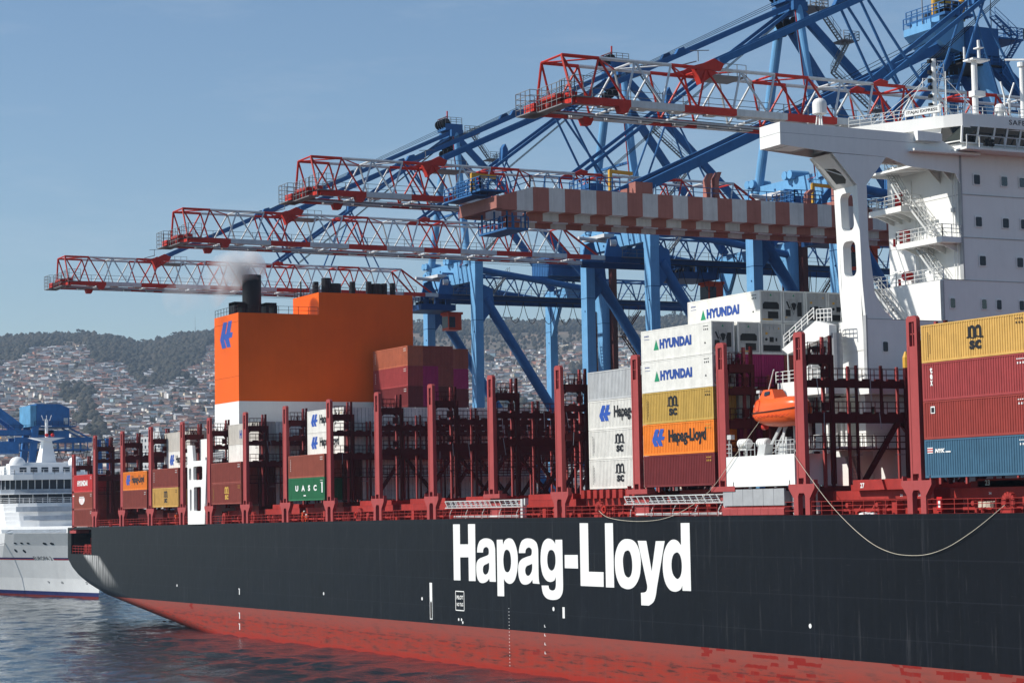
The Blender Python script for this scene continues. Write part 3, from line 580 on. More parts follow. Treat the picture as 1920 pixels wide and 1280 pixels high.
# deck clutter along the side: vents, pipes, bollards, chocks
ck = MB()
r_ = random.Random(3)
for a, b in zip(COLX[1:-1], COLX[2:]):
    d = dz((a+b)/2)+15.93
    for k in range(4):
        x = a+1.8+(b-a-3.6)*r_.random(); t = r_.random()
        if t < 0.3: ck.box(x-0.35, x+0.35, 1.6, 2.2, d, d+0.9+0.5*r_.random())
        elif t < 0.6:
            ck.tube((x, 1.5, d), (x, 1.5, d+0.8), 0.16); ck.tube((x, 1.5, d+0.75), (x, 1.1, d+0.75), 0.2)
        else:
            ck.tube((x-0.35, 0.9, d), (x-0.35, 0.9, d+0.6), 0.15); ck.tube((x+0.35, 0.9, d), (x+0.35, 0.9, d+0.6), 0.15)
    ck.bar((a+1.5, 2.3, d+0.35), (b-1.5, 2.3, d+0.35), 0.12, 0.2)
for x in (-181.9, -122.0, -288.5, -277.0, -240.5):      # panama chocks: a ring on a block
    d = dz(x)+15.93
    ck.box(x-0.75, x+0.75, 0.25, 0.95, d, d+0.35)
    n = 14
    for i in range(n):
        a0, a1 = pi*i/(n)*2, pi*(i+1)/n*2
        ck.bar((x+0.5*cos(a0), 0.5, d+0.75+0.55*sin(a0)), (x+0.5*cos(a1), 0.5, d+0.75+0.55*sin(a1)), 0.5, 0.32, up=(0, 1, 0))
spart(ck, 'deck_fitting', M['dred'])
rl = MB()
for a, b in zip(COLX[1:-1], COLX[2:]):
    d0, d1 = dz(a)+15.93, dz(b)+15.93
    rl.rail([(a+1.2, 0.12, d0), (b-1.2, 0.12, d1)], 1.1, 3, 1.5, 0.028)
spart(rl, 'deck_railing', M['dred'])

# ---- lashing bridges ------------------------------------------------
def lashing_bridge(x, kind, full=True, short=False, z0=18.5, yend=45.5):
    d = dz(x); T = 31.2+d if not short else 27.6
    B = z0+d
    o = MB()
    # outer post with the slot at its head and a small mousehole at its foot
    w_ = 0.64; dp = 0.36; s0, s1 = T-2.35, T-0.45
    o.box(x-w_, x+w_, 0.0, dp, B+0.5, s0); o.box(x-w_, x-0.30, 0.0, dp, s0, s1); o.box(x+0.34, x+w_, 0, dp, s0, s1)
    o.prism([(x-w_, s1), (x+w_, s1), (x+w_, T-0.2), (x+w_-0.2, T), (x-w_+0.2, T), (x-w_, T-0.2)], 1, 0.0, dp)
    o.box(x-w_, x-0.35, 0, dp, B, B+0.5); o.box(x+0.35, x+w_, 0, dp, B, B+0.5)
    o.box(x-w_+0.22, x-w_+0.28, -0.03, 0.0, B, s0)
    o.box(x-0.04, x+0.04, 0.1, 0.25, s0, s1); o.box(x-0.3, x+0.34, 0.1, 0.25, (s0+s1)/2-0.04, (s0+s1)/2+0.04)
    o.box(x-w_+0.1, x+w_-0.1, dp, 0.5, B, T-2.4)
    if kind == 'A':
        D = 15.93+d
        o.prism([(x-1.85, B), (x-1.85, B-0.35), (x-1.15, B-1.2), (x-1.15, D), (x-0.5, D), (x-0.5, B-1.0), (x-0.35, B-0.75), (x+0.35, B-0.75), (x+0.5, B-1.0), (x+0.5, D), (x+1.15, D), (x+1.15, B-1.2), (x+1.85, B-0.35), (x+1.85, B)], 1, -0.02, 0.45)
        for k in (-1.75, 1.65): o.box(x+k, x+k+0.12, 0, 0.4, B, B+0.35)
    else:
        o.box(x-1.9, x+1.9, -0.02, 0.9, B-0.45, B); o.box(x-1.3, x+1.3, 0.5, 2.4, 16+d, B-0.46)
        for k in (-1.75, 1.65): o.box(x+k, x+k+0.12, 0, 0.4, B, B+0.35)
    b = spart(o, 'lashing_bridge', M['lred'])
    # inner frame
    f = MB(); W = 0.58
    ptop = T-1.9
    for s in (-W, W):
        f.box(x+s-0.13, x+s+0.13, 2.78, 3.02, B-0.3, T-0.3, 1 if s < 0 else 0)  # aft posts take the lighter red: their sunlit side put into the colour
        f.box(x+s-0.16, x+s+0.16, 0.5, 2.75, ptop-0.75, ptop)
        for k, y2 in ((0.5, 0.75), (2.75, 2.5)): f.prism([(k, ptop-0.75), (y2, ptop-0.75), (k, ptop-1.0)], 0, x+s-0.05, x+s+0.05)
    f.box(x-W, x+W, 0.5, 2.75, ptop-0.12, ptop-0.02)
    levels = [(27.15+d, 0.55), (24.35+d, 0.75)] if full else ([(24.35+d, 0.6)] if not short else [(22.0, 0.5)])
    ye = yend if full else 3.05
    ys = [5.5+2.6*i for i in range(int((yend-5)/2.6))]
    if full:
        for s in (-W, W):
            for i, y in enumerate(ys):
                hi = 28.45+d
                lo = B-0.3 if i % 2 == 0 else 24.3+d
                if i % 2 == 1 and s < 0: continue
                f.box(x+s-0.1, x+s+0.1, y-0.1, y+0.1, lo, hi, 1 if s < 0 else 0)  # lighter red paints the sunlight onto the aft posts
        for i, y in enumerate(ys[:-2:2]):
            if i % 2 == 0: f.bar((x+W, y+0.3, B-0.2), (x+W, y+4.3, 23.7+d), 0.3, 0.42)
            else: f.bar((x-W, y+4.9, B-0.2), (x-W, y+0.3, 23.7+d), 0.3, 0.42)
    for zt, th in levels:
        for s in (-W, W): f.box(x+s-0.08, x+s+0.08, 0.5, ye, zt-th, zt)
        f.box(x-W, x+W, 0.5, ye, zt-0.12, zt-0.04)
    if full: f.box(x-W, x+W, 0.5, ye, 21.35+d, 21.45+d)
    else:
        f.box(x-W, x+W, 0.5, 3.05, 21.3+d, 21.45+d)
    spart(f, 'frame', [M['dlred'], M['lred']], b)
    g = MB()
    for s in (-W, W):
        g.rail([(x+s, 0.6, ptop), (x+s, 2.7, ptop)], 1.05, 2, 1.0, 0.028)
        for zt, th in levels+[(21.45+d, 0)]:
            g.rail([(x+s, 0.6, zt), (x+s, ye, zt)], 1.05, 2, 1.3, 0.026)
    # turnbuckle clutter and junction boxes
    rg = random.Random(int(x*10))
    for k in range(14):
        y = 0.7+2.0*rg.random(); g.bar((x+W, y, ptop-0.1), (x+W+0.1, y+0.3*(rg.random()-0.5), ptop+0.5*rg.random()+0.2), 0.06)
    for zt, th in levels:
        yy = 0.9
        while yy < ye-0.8:
            g.prism([(yy, zt), (yy+0.12, zt+0.16), (yy+0.8, zt+0.16), (yy+0.95, zt)], 0, x+W-0.05, x+W+0.09); yy += 1.3
        g.box(x+W, x+W+0.3, 1.9, 2.45, zt+0.25, zt+0.95)
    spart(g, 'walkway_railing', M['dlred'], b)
    rd = MB()
    for k in range(10 if full else 3):
        y = 1+rg.random()*(ye-2); z = rg.choice([zt for zt, _ in levels]); rd.bar((x+W+0.12, y, z+0.1), (x+W+0.2, y+0.5*(rg.random()-0.3), z-1.2-rg.random()*0.6), 0.05)
    for k in range(6 if full else 2):
        y = 1.5+rg.random()*(ye-4); rd.bar((x+W, y, 20.9+d), (x+W, y+0.9, 20.9+d), 0.08, 0.06)
    spart(rd, 'lashing_rod', M['ggrey'], b)
    ld = MB(); ld.stairs((x+0.0, 3.35, B), (x+0.0, 3.36, ptop), 0.5, (1, 0, 0), 0.35, rail=False)
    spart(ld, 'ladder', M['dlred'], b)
    return b
M['dlred'] = mat('lashing_shaded_red', (0.075, 0.008, 0.009), 0.6, spec=0.08, var=0.25, streak=0.2, rust=0.2)  # darker copy of the lashing red, interior shade put into the colour
kinds = {-204.2: 'B', -174.0: 'B', -159.2: 'B'}
for x in COLX[1:]:
    if x > -60: continue
    full = x > -345
    lashing_bridge(x, kinds.get(x, 'A'), full=True, yend=45.5 if x < -100 else 20)
lashing_bridge(-363.2, 'B', full=False, short=True, z0=15.4)
# one post with a yellow cap
yp = MB(); yp.tube((-147.3+0.75, 10.7, 18.2), (-147.3+0.75, 10.7, 28.3), 0.28, n=10, m=0); yp.tube((-146.55, 10.7, 28.3), (-146.55, 10.7, 29.2), 0.28, n=10, m=1); yp.tube((-146.55, 10.7, 29.2), (-146.55, 10.7, 29.7), 0.28, 0.1, n=10, m=1)
spart(yp, 'capped_post', [M['dlred'], M['yel']])

# ---- funnel casing --------------------------------------------------
def funnel():
    x0, x1 = -304.8, -294.5
    f = MB()
    f.box(x0, x1, 5, 17.7, 33.25, 46.2); f.box(x0, x1, 17.7, 33.1, 33.25, 49.55)
    c = spart(f, 'funnel', M['orange'])
    s = MB(); s.box(x0-0.02, x1+0.02, 4.98, 33.12, 18.0, 33.24); spart(s, 'casing', M['white'], c)
    ln = MB()
    for z in (44.9, 36.9): ln.box(x0, x1+0.0, 4.985, 4.998, z, z+0.03)
    lg = MB(); put_poly(lg, [LOGO], (-302.33, 4.98, 41.35), (1, 0, 0), (0, 0, 1), s=3.9)
    spart(lg, 'logo', M['logob'], c, fix=False); spart(ln, 'plate_seam', M['dlred'], c)
    k = MB()
    k.tube((-299.5, 9.0, 46.2), (-299.5, 9.0, 52.3), 1.42, n=28)
    spart(k, 'exhaust_stack', M['blk'], c, sm=False)
    k2 = MB()
    for y0 in (5.9, 10.9):
        k2.box(-301, -298.6, y0, y0+0.5, 46.2, 48.1); k2.box(-301, -298.6, y0, y0+1.7, 47.7, 48.2); k2.box(-301, -298.6, y0+1.3, y0+1.8, 46.2, 47.8)
    for y, r, hh in ((15.9+3, .42, 1.9), (20.6, 0.75, 2.6), (22.0, 0.95, 1.8), (24.9, 0.45, 2.2), (27.6, 0.45, 2.3), (28.9, 0.8, 2.0), (30.2, 0.45, 2.1), (31.6, 0.45, 2.2), (18.9, 0.4, 2.0)):
        k2.tube((-298.5, y, 49.55), (-298.5, y, 49.55+hh), r, n=14)
    spart(k2, 'exhaust_pipe', M['blk'], c)
    r = MB(); r.rail([(x0+0.1, 5.1, 46.2), (x1-0.1, 5.1, 46.2)], 1.1, 2, 1.3, 0.03); r.rail([(x1-0.1, 5.1, 46.2), (x1-0.1, 17.6, 46.2)], 1.1, 2, 1.5, 0.03)
    r.rail([(x0+0.1, 17.9, 49.55), (x1-0.1, 17.9, 49.55)], 1.1, 2, 1.3, 0.03)
    r.rail([(x1-3, 17.9, 49.55), (x1-3, 33, 49.55)], 1.1, 2, 1.5, 0.03)
    r.tube((x0+2, 18.2, 49.6), (x0+2, 18.2, 52.0), 0.12)
    spart(r, 'roof_railing', M['blk'], c)
funnel()
# white frame tower by the casing
def frame_tower():
    m = MB(); x0, x1 = -302.9, -295.9; zb, zt = 15.7-0.4, 24.7
    def plate(holes, x0, x1, z0, z1, xl=None):
        pass
    cu = [(x0, zb), (x1+0.3, zb), (x1+1.3, zt), (x1+1.3-0.0, zt), (x0+2.6, zt-0.0), (x0+2.1, 27.0), (x0-0.1, 27.1)]
    holes = [[(x0+0.9, 17.4), (x0+1.7, 17.4), (x0+1.75, 20.6), (x0+0.9, 20.6)], [(x0+2.7, 17.4), (x0+5.8, 17.4), (x0+5.9, 20.9), (x0+2.7, 20.9)],
             [(x0+0.6, 22.0-0.1), (x0+1.6, 21.9), (x0+1.6, 24.0-0.3), (x0+0.6, 23.7)], [(x0+2.5, 21.9), (x0+6.5, 21.9), (x0+6.5, 23.9), (x0+2.5, 23.9)]]
    def rnd_(c, r=0.3):
        out = []; k = len(c)
        for i in range(k):
            p = Vector(c[i]); a = Vector(c[i-1]); b = Vector(c[(i+1) % k])
            out += [tuple(p+(a-p).normalized()*r), tuple(p+(a-p).normalized()*r*0.3+(b-p).normalized()*r*0.3), tuple(p+(b-p).normalized()*r)]
        return out
    vs, fs = curve_mesh([cu]+[rnd_(h_) for h_ in holes])
    n = len(vs); y0 = 0.0
    m.add([(v[0], 0.0, v[1]) for v in vs], fs); m.add([(v[0], 0.45, v[1]) for v in vs], [f[::-1] for f in fs])
    for c in [cu]+[rnd_(h_) for h_ in holes]:
        k = len(c)
        m.add([(p[0], 0.0, p[1]) for p in c]+[(p[0], 0.45, p[1]) for p in c], [(i, (i+1) % k, k+(i+1) % k, k+i) for i in range(k)])
    m.box(x1-0.2, x1+1.0, 0.46, 4.5, zb, 23.5)
    m.box(-304.5, -301.5, 2.5, 3.0, 24, 28)
    t = spart(m, 'frame_tower', M['white'], fix=False)
    q = MB(); q.box(-302, -293.9, 5.4, 8, 24.9, 28.6); q.box(-302.3, -293.6, 5.0, 8.3, 28.6, 28.75); q.rail([(-300, 2.5, 24.7), (-294.2, 2.5, 24.7), (-294.2, 5.2, 24.7)], 1.1, 3, 0.8, 0.04); q.box(-304, -294, 2.2, 5.3, 24.5, 24.69)
    spart(q, 'deck_house', M['cwhite'], t)
frame_tower()
# casing block behind the aft lashing bridges
bb = MB(); bb.box(-294.4, -294.0, 5, 44, 18, 24.0); spart(bb, 'bulkhead', M['white'])

# ---- accommodation block, bridge wing and its pillar -----------------
def accommodation():
    XF = -149.0
    a = MB()
    a.box(-159.6, XF, 19.4, 29.5, 36.42, 48.0)          # upper tower
    a.box(-159.9, XF+0.02, 17.0, 31.5, 32.7, 36.4)
    a.box(-153.0, XF+0.04, 8.5, 39.5, 27.0, 32.68)
    a.box(-153.0, XF+0.05, 8.5, 39.5, 26.2, 26.98)
    a.box(-160.2, -150.4, 12.6, 36, 15.95, 26.18)
    a.box(-153.4, -149.6, 5.6, 12.5, 21.4, 21.7); a.box(-151.4, -150.2, 9.0, 12.58, 21.72, 26.18)
    a.box(-156, -153.02, 14.0, 34, 26.2, 32.6)
    acc = spart(a, 'accommodation', M['white'])
    # seams
    s = MB()
    for z, y0 in ((44.1, 19.4), (40.25, 19.4), (36.41, 17.0), (32.69, 8.5), (26.99, 8.5)):
        s.box(XF+0.0, XF+0.065, y0, 31, z-0.025, z+0.025)
        s.box(-159.6, XF, y0-0.02, y0-0.005, z-0.02, z+0.02)
    s.box(XF-0.35, XF+0.10, 19.30, 19.42, 36.5, 47.9); s.box(XF-0.3, XF+0.10, 16.9, 17.02, 32.8, 36.3); s.box(XF-0.3, XF+0.12, 8.35, 8.5, 27.2, 33)
    spart(s, 'plate_seam', M['ggrey'], acc)
    def win(y, z, w_=0.7, hh=0.85, x=XF+0.02, g='glassb'):
        f = MB(); f.box(x, x+0.07, y-w_/2-0.08, y+w_/2+0.08, z-hh/2-0.08, z+hh/2+0.08, 0)
        n_ = 6
        o = spart(f, 'window', M['white'], acc)
        p = MB(); q = []
        for cx, cz, a0 in ((w_/2-.12, hh/2-.12, 0), (-w_/2+.12, hh/2-.12, pi/2), (-w_/2+.12, -hh/2+.12, pi), (w_/2-.12, -hh/2+.12, 1.5*pi)):
            for i in range(4): q.append((y+cx+.12*cos(a0+i*pi/6), z+cz+.12*sin(a0+i*pi/6)))
        p.prism(q, 0, x+0.072, x+0.085); spart(p, 'pane', M[g], o)
    for y, z in ((21.15, 45.5), (24.3, 45.5), (26.4, 45.5), (21.2, 41.7), (24.3, 41.7), (26.4, 41.7), (21.5, 38.2), (25.8, 38.2),
                 (17.95, 34.3), (21.5, 34.3), (23.2, 34.3), (25.8, 34.3), (10.4, 30.3)):
        win(y, z, g='glassb' if (int(y*10)+int(z)) % 3 else 'glass', w_=0.68 if z > 35 else 0.52)
    for y, z in ((16.2, 24.9), (20.5, 24.9), (24.0, 24.9)): win(y, z, 0.45, 1.0, x=-150.38, g='glass')
    for y, z in ((9.8, 24.6),): win(y, z, 0.45, 1.1, x=-150.18, g='glass')
    # doors, vents, pipes, fire boxes, lamps on the sunlit side wall (face at y = 19.4)
    d = MB()
    for x, z in ((-156.5, 44.2), (-153.8, 40.3), (-153.6, 36.5)): d.box(x-0.5, x+0.5, 19.33, 19.4, z, z+2.1)
    for x in (-155.4, -155.0, -154.6): d.tube((x, 19.2, 33), (x, 19.2, 43.2), 0.05, n=6)
    for x in (-150.0, -149.55): d.tube((x, 19.2, 36.5), (x, 19.2, 46.5), 0.045, n=6)
    d.box(-150.2, -149.9, 19.1, 19.4, 42.6, 43.0)
    for x, z in ((-152.9, 42.4), (-158, 38.0), (-153, 38.6), (-157.3, 35.0)): d.box(x-0.5, x+0.5, 18.9, 19.1, z, z+0.12)
    for x in (-157.2, -156.8, -156.4): d.tube((x, 16.8, 32.8), (x, 16.8, 36.2), 0.05, n=6)
    spart(d, 'door', M['white'], acc)
    fb = MB()
    fb.box(-157.4, -156.9, 18.9, 19.35, 40.5, 41.8); fb.box(-156.8, -156.4, 18.9, 19.35, 40.5, 41.8); fb.box(-157.9, -157.3, 18.9, 19.35, 44.1, 45.4)
    fb.tube((-156.6, 18.8, 37.5), (-155.9, 18.8, 37.5), 0.42, n=12); fb.tube((-157.9, 18.7, 40.4), (-157.9, 18.7, 41.1), 0.12)
    fb.tube((-155.9, 17.6, 36.5), (-155.9, 17.6, 37.1), 0.13); fb.tube((-157, 16.6, 33.6), (-156.5, 16.6, 33.6), 0.35, n=10)
    spart(fb, 'fire_box', M['fred'], acc)
    ph = MB()
    for x, z in ((-156.45, 45.2), (-153.8, 41.3), (-153.6, 37.6), (-156.2, 34.4)): ph.tube((x, 19.30 if z > 36 else 16.95, z), (x, 19.325 if z > 36 else 16.98, z), 0.16, n=12)
    spart(ph, 'porthole', M['glass'], acc)
    # side platforms and stairs
    def platform(x0, x1, y0, y1, z):
        p = MB(); p.box(x0, x1, y0, y1, z-0.5, z)
        for i in range(4):
            x = x0+(x1-x0)*(i+0.5)/4; p.prism([(y0+0.2, z-0.5), (y1, z-0.5), (y1, z-1.25)], 0, x-0.05, x+0.05)
        o = spart(p, 'side_platform', M['white'], acc)
        r = MB(); r.rail([(x0, y1-0.1, z), (x0, y0+0.05, z), (x1, y0+0.05, z), (x1, y1-0.1, z)], 1.1, 3, 1.1, 0.035)
        spart(r, 'railing', M['gwhite'], o)
    platform(-159.4, -154.6, 17.0, 19.38, 43.7); platform(-155.6, -149.05, 17.1, 19.38, 40.25); platform(-159.5, -157.6, 15.2, 16.95, 36.4)
    r = MB(); r.rail([(-159.8, 17.15, 36.42), (-149.1, 17.15, 36.42)], 1.1, 3, 1.3, 0.035); r.rail([(-152.9, 8.7, 32.7), (-149.2, 8.7, 32.7)], 1.0, 2, 1.2, 0.03)
    r.rail([(-153.3, 5.7, 21.7), (-149.7, 5.7, 21.7), (-149.7, 12, 21.7)], 1.1, 3, 1.2, 0.03)
    spart(r, 'railing', M['gwhite'], acc)
    st = MB()
    st.stairs((-157.6, 18.0, 47.2), (-155.0, 18.0, 43.8), 0.75)
    st.stairs((-154.6, 18.3, 43.6), (-151.3, 18.3, 40.3), 0.75)
    st.stairs((-154.2, 18.3, 40.1), (-150.8, 18.3, 36.5), 0.75)
    st.stairs((-157.4, 16.0, 36.3), (-153.6, 16.0, 32.8), 0.75)
    st.stairs((-153.0, 11.0, 26.0), (-150.9, 11.0, 21.8), 0.75)
    st.stairs((-153.0, 9.0, 21.4), (-150.5, 9.0, 16.2), 0.75)
    spart(st, 'outside_stairs', M['gwhite'], acc)
    # railing fences on top
    # wing
    w_ = MB()
    x0 = -152.05
    w_.prism([(0.1, 47.35), (5.4, 47.0), (11.2, 46.95), (13.4, 46.3), (19.35, 45.9), (19.35, 48.0), (17.1, 48.9), (16.9, 49.2), (0.1, 49.32)], 0, XF-0.06, XF)   # front wall
    w_.prism([(0.1, 47.35), (5.4, 47.0), (13.0, 46.95), (19.35, 46.9), (19.35, 48.0), (16.9, 49.2), (0.1, 49.32)], 0, x0, x0+0.06)
    w_.box(x0, XF, 0.02, 0.1, 47.35, 49.3); w_.box(x0+0.06, XF-0.06, 0.1, 19.35, 48.0, 48.1)
    for i in range(8):
        y = 1.0+i*2.3; w_.box(x0+0.06, XF-0.06, y, y+0.06, 47.3, 48.0)
    w_.box(x0+0.06, XF-0.06, 0.1, 3.2, 47.36, 47.44)
    w_.box(XF, XF+0.9, 13.6, 21, 47.55, 47.75); w_.prism([(14.3, 48.55), (17.0, 48.6), (17.0, 49.3), (14.3, 49.4)], 0, XF, XF+0.55)
    for y in (17.9,): w_.prism([(y, 47.5), (y+1.45, 47.5), (y+1.45, 45.0)], 0, XF-0.1, XF-0.03)
    for x in (-151.9, -150.3): w_.prism([(16.6, 47.9), (19.38, 47.9), (19.38, 45.4)], 0, x, x+0.06)
    w_.box(-159.4, x0, 16.6, 19.4, 46.9, 47.1)
    for k in range(3): w_.bar((-159+k*2.3, 16.6, 46.9), (-157+k*2.3, 19.4, 46.9), 0.12)
    wg = spart(w_, 'bridge_wing', M['white'], acc)
    sm = MB(); sm.box(XF, XF+0.01, 0.1, 16, 48.38, 48.41); sm.box(x0, XF, 0.005, 0.02, 48.38, 48.41); spart(sm, 'plate_seam', M['ggrey'], wg)
    sd = MB(); sd.tube((-150.5, 5.3, 50.6), (-150.5, 5.3, 51.45), 0.62, n=20); sd.sphere((-150.5, 5.3, 51.45), 0.62, 20, 6, 0.9, 0)
    for i in range(3):
        a_ = i*2.1; sd.bar((-150.5+0.5*cos(a_), 5.3+0.5*sin(a_), 48.3), (-150.5+0.2*cos(a_), 5.3+0.2*sin(a_), 50.6), 0.09)
    sd.tube((-150.5, 5.3, 48.2), (-150.5, 5.3, 50.4), 0.12)
    spart(sd, 'satellite_dome', M['white'], wg)
    # pillar: thin plate box 1 m wide, three holes in its side
    p = MB(); X0, X1 = -152.4, XF-0.07
    front = [(8.45, 17.0+9.98), (8.45, 32.68), (8.2, 36), (8.1, 40), (7.95, 44.3), (5.4, 46.95), (11.2, 46.93), (8.98, 44.4), (9.0, 39.5), (9.5, 35.0), (10.3, 33.6), (12.8, 31.6), (13.5, 31.3), (13.5, 27)]
    p.prism(front, 0, X1-0.35, X1+0.06)
    p.prism([(8.45, 30), (8.45, 32.68), (8.2, 36), (8.1, 40), (7.95, 44.3), (5.4, 46.95), (11.2, 46.93), (8.98, 44.4), (9.0, 39.5), (9.5, 35.0), (10.3, 33.6), (10.3, 30)], 0, X0, X0+0.35)
    # side plate with holes, lying on the sloping outer edge: build by strips between holes
    def yy(z): 
        pts = [(30, 8.45), (32.68, 8.45), (36, 8.2), (40, 8.1), (44.3, 7.95)]
        for (a0, b0), (a1, b1) in zip(pts[:-1], pts[1:]):
            if z <= a1: return b0+(b1-b0)*(z-a0)/(a1-a0)
        return 7.95
    holes = [(42.6, 45.0), (39.3, 42.0), (35.4, 38.6)]
    hx0, hx1 = -151.55, -149.75
    # outline in (x, z) with rounded holes, extruded along y by 1 m, then leaned to follow the edge
    outer = [(X0+0.3, 30), (X1-0.3, 30), (X1-0.3, 44.3), (X0+0.3, 44.3)]
    cs = [outer]
    for z0_, z1_ in ((40.5, 43.8), (36.5, 39.6)):
        c_ = []
        rr2 = 0.55
        for cx, cz, a0 in ((hx1-rr2, z1_-rr2, 0), (hx0+rr2, z1_-rr2, pi/2), (hx0+rr2, z0_+rr2, pi), (hx1-rr2, z0_+rr2, 1.5*pi)):
            for i in range(5): c_.append((cx+rr2*cos(a0+i*pi/8), cz+rr2*sin(a0+i*pi/8)))
        cs.append(c_)
    vs, fs = curve_mesh(cs)
    p.add([(v[0], yy(v[1])+0.0, v[1]) for v in vs], fs)
    p.add([(v[0], yy(v[1])+0.85, v[1]) for v in vs], [f[::-1] for f in fs])
    for c_ in cs[1:]:
        k = len(c_); p.add([(q[0], yy(q[1])+0.0, q[1]) for q in c_]+[(q[0], yy(q[1])+0.85, q[1]) for q in c_], [(i, (i+1) % k, k+(i+1) % k, k+i) for i in range(k)])
    # sloping haunch plates above the waist, the outer one with a half oval hole
    hp = [(X0, 0), (X1, 0), (X1, 3.68), (X0, 3.68)]; hh_ = [(hx0+0.05, 0.55), (hx1-0.5, 0.4), (hx1-0.1, 0.8), (hx1-0.1, 1.6), (hx1-0.5, 2.1), (hx0+0.05, 2.3)]
    vs, fs = curve_mesh([hp, hh_]); p.add([(v[0], 7.95-2.55*v[1]/3.68, 44.3+2.65*v[1]/3.68) for v in vs], fs)
    for y0_, z0_, y1_, z1_ in ((8.98, 44.4, 11.2, 46.93),):
        p.add([(X0, y0_, z0_), (X1, y0_, z0_), (X1, y1_, z1_), (X0, y1_, z1_)], [(0, 1, 2, 3)])
    p.bar((X0+0.2, 6.2, 46.2), (X1-0.2, 7.6, 44.9), 0.1)
    pl = spart(p, 'wing_pillar', M['white'], acc, fix=False)
    # lower structure on the sunlit side: deck crane post, raft ramp and small houses
    q = MB()
    q.tube((-151.6, 7.0, 26.2), (-151.6, 7.0, 31.6), 0.65, n=16, m=0)
    q.prism([(-158.5, 30.7), (-157.6, 30.2), (-151.3, 31.4), (-151.3, 32.3), (-153.3, 32.8)], 1, 6.2, 7.0, 1)
    q.rail([(-158.3, 6.3, 30.9), (-153.6, 6.3, 33.0)], 1.0, 3, 1.0, 0.035, 1); q.rail([(-153.2, 6.3, 32.7), (-151.0, 6.3, 32.6)], 1.1, 3, 0.6, 0.035, 1)
    q.box(-158.0, -150.8, 5.3, 8.4, 26.3, 27.6, 1)
    q.rail([(-158.3, 5.35, 27.6), (-150.9, 5.35, 27.6)], 1.0, 3, 1.0, 0.03, 1)
    for x in (-158, -156.2, -154.4): q.tube((x, 6.5, 27.6), (x, 6.5, 30.4), 0.07, m=1)
    q.box(-156.5, -155.0, 6.5, 8, 27.6, 29.5, 1)
    q.rail([(-152.9, 8.2, 27.0), (-149.1, 8.2, 27.0)], 1.0, 2, 1.2, 0.03, 1)
    spart(q, 'provision_crane', [M['ggrey'], M['white']], acc)
    # shadowed machinery seen through the lashing bridge
    v = MB()
    for x in (-154.5, -153.6, -152.9): v.tube((x, 9.0, 21.7), (x, 9.0, 26.1), 0.16, n=8)
    v.box(-156.5, -154.6, 8.2, 9.6, 21.7, 24.0); v.box(-153.2, -151.7, 12.0, 12.6, 21.8, 24)
    v.box(-158, -154, 9.8, 12.6, 16, 26.18); v.box(-154.0, -150.4, 8.4, 8.6, 20.9, 21.4)
    spart(v, 'vent_post', M['white'], acc)
    # wheelhouse
    b = MB()
    XB = -147.9
    outl = [(-158.6, 14.6), (-150.6, 17.6), (XB, 19.0), (XB+0.0, 30), (-158.6, 30)]
    b.prism([(-158.8, 13.2), (-149.3, 17.9), (XB, 18.9), (XB+0.3, 23.5), (XB+0.3, 31), (-158.8, 31)], 2, 50.05, 51.15)  # roof band
    b.prism([(-158.0, 15.2), (-150.4, 18.6), (XB-0.5, 19.1), (XB-0.45, 31), (-158, 31)], 2, 48.02, 48.6)
    wh = spart(b, 'wheelhouse', M['white'], acc)
    # glazing between the bands, slanting outwards at the top, with mullions
    gl = MB(); mu = MB()
    ys_ = [18.9, 20.55, 22.4, 23.85, 25.4, 26.9, 28.4, 29.9]
    lowp = [(-150.6, 18.35)]+[(XB-0.35, y_+0.05) for y_ in ys_]
    upp = [(-149.8, 17.9)]+[(XB-0.1 if k == 0 else XB+0.15, y_) for k, y_ in enumerate(ys_)]
    for i in range(len(lowp)-1):
        a0, a1, b0_, b1_ = lowp[i], lowp[i+1], upp[i], upp[i+1]
        gl.add([(a0[0], a0[1], 48.6), (a1[0], a1[1], 48.6), (b1_[0], b1_[1], 50.05), (b0_[0], b0_[1], 50.05)], [(0, 1, 2, 3)])
    for a0, b0_ in zip(lowp, upp): mu.bar((a0[0]+0.03, a0[1], 48.6), (b0_[0]+0.03, b0_[1], 50.1), 0.16)
    mu.bar((lowp[1][0]+0.05, lowp[1][1], 48.62), (lowp[-1][0]+0.05, lowp[-1][1], 48.62), 0.1); mu.bar((upp[1][0]+0.04, upp[1][1], 50.0), (upp[-1][0]+0.04, upp[-1][1], 50.0), 0.12)
    mu.bar((lowp[0][0], lowp[0][1]-.03, 48.78), (lowp[1][0], lowp[1][1]-.03, 48.78), 0.1)
    spart(gl, 'bridge_window', M['glass'], wh, fix=False); spart(mu, 'mullion', M['white'], wh)
    bw = MB(); bw.add([(-158.5, 14.8, 48.1), (-150.6, 18.3, 48.1), (-149.6, 17.9, 50.05), (-158.5, 13.7, 50.05)], [(0, 1, 2, 3)])
    spart(bw, 'side_screen', M['white'], wh, fix=False)
    fl = MB(); fl.box(-149.05, -147.0, 18.5, 31, 47.85, 48.05); spart(fl, 'bridge_deck', M['white'], wh)
    rl_ = MB(); rl_.rail([(-147.05, 18.6, 48.05), (-147.05, 30, 48.05)], 1.05, 1, 1.35, 0.045)
    rl_.rail([(-158, 14.0, 51.15), (-149.6, 17.9, 51.15)], 1.0, 3, 1.1, 0.03); rl_.rail([(-149.3, 18.2, 51.15), (-148.3, 30, 51.15)], 1.0, 3, 1.3, 0.03)
    spart(rl_, 'railing', M['gwhite'], wh)
    tx = MB(); put_text(tx, 'SAFETY FIRST', (XB+0.315, 23.95, 50.42), (0, 1, 0), (0, 0, 1), 5.6, 0.46, 0.012, sp=1.15)
    spart(tx, 'lettering', M['letk'], wh, fix=False)
    nb = MB(); nb.box(-152.6, -149.35, 17.55, 17.6, 51.45, 52.0, 0)
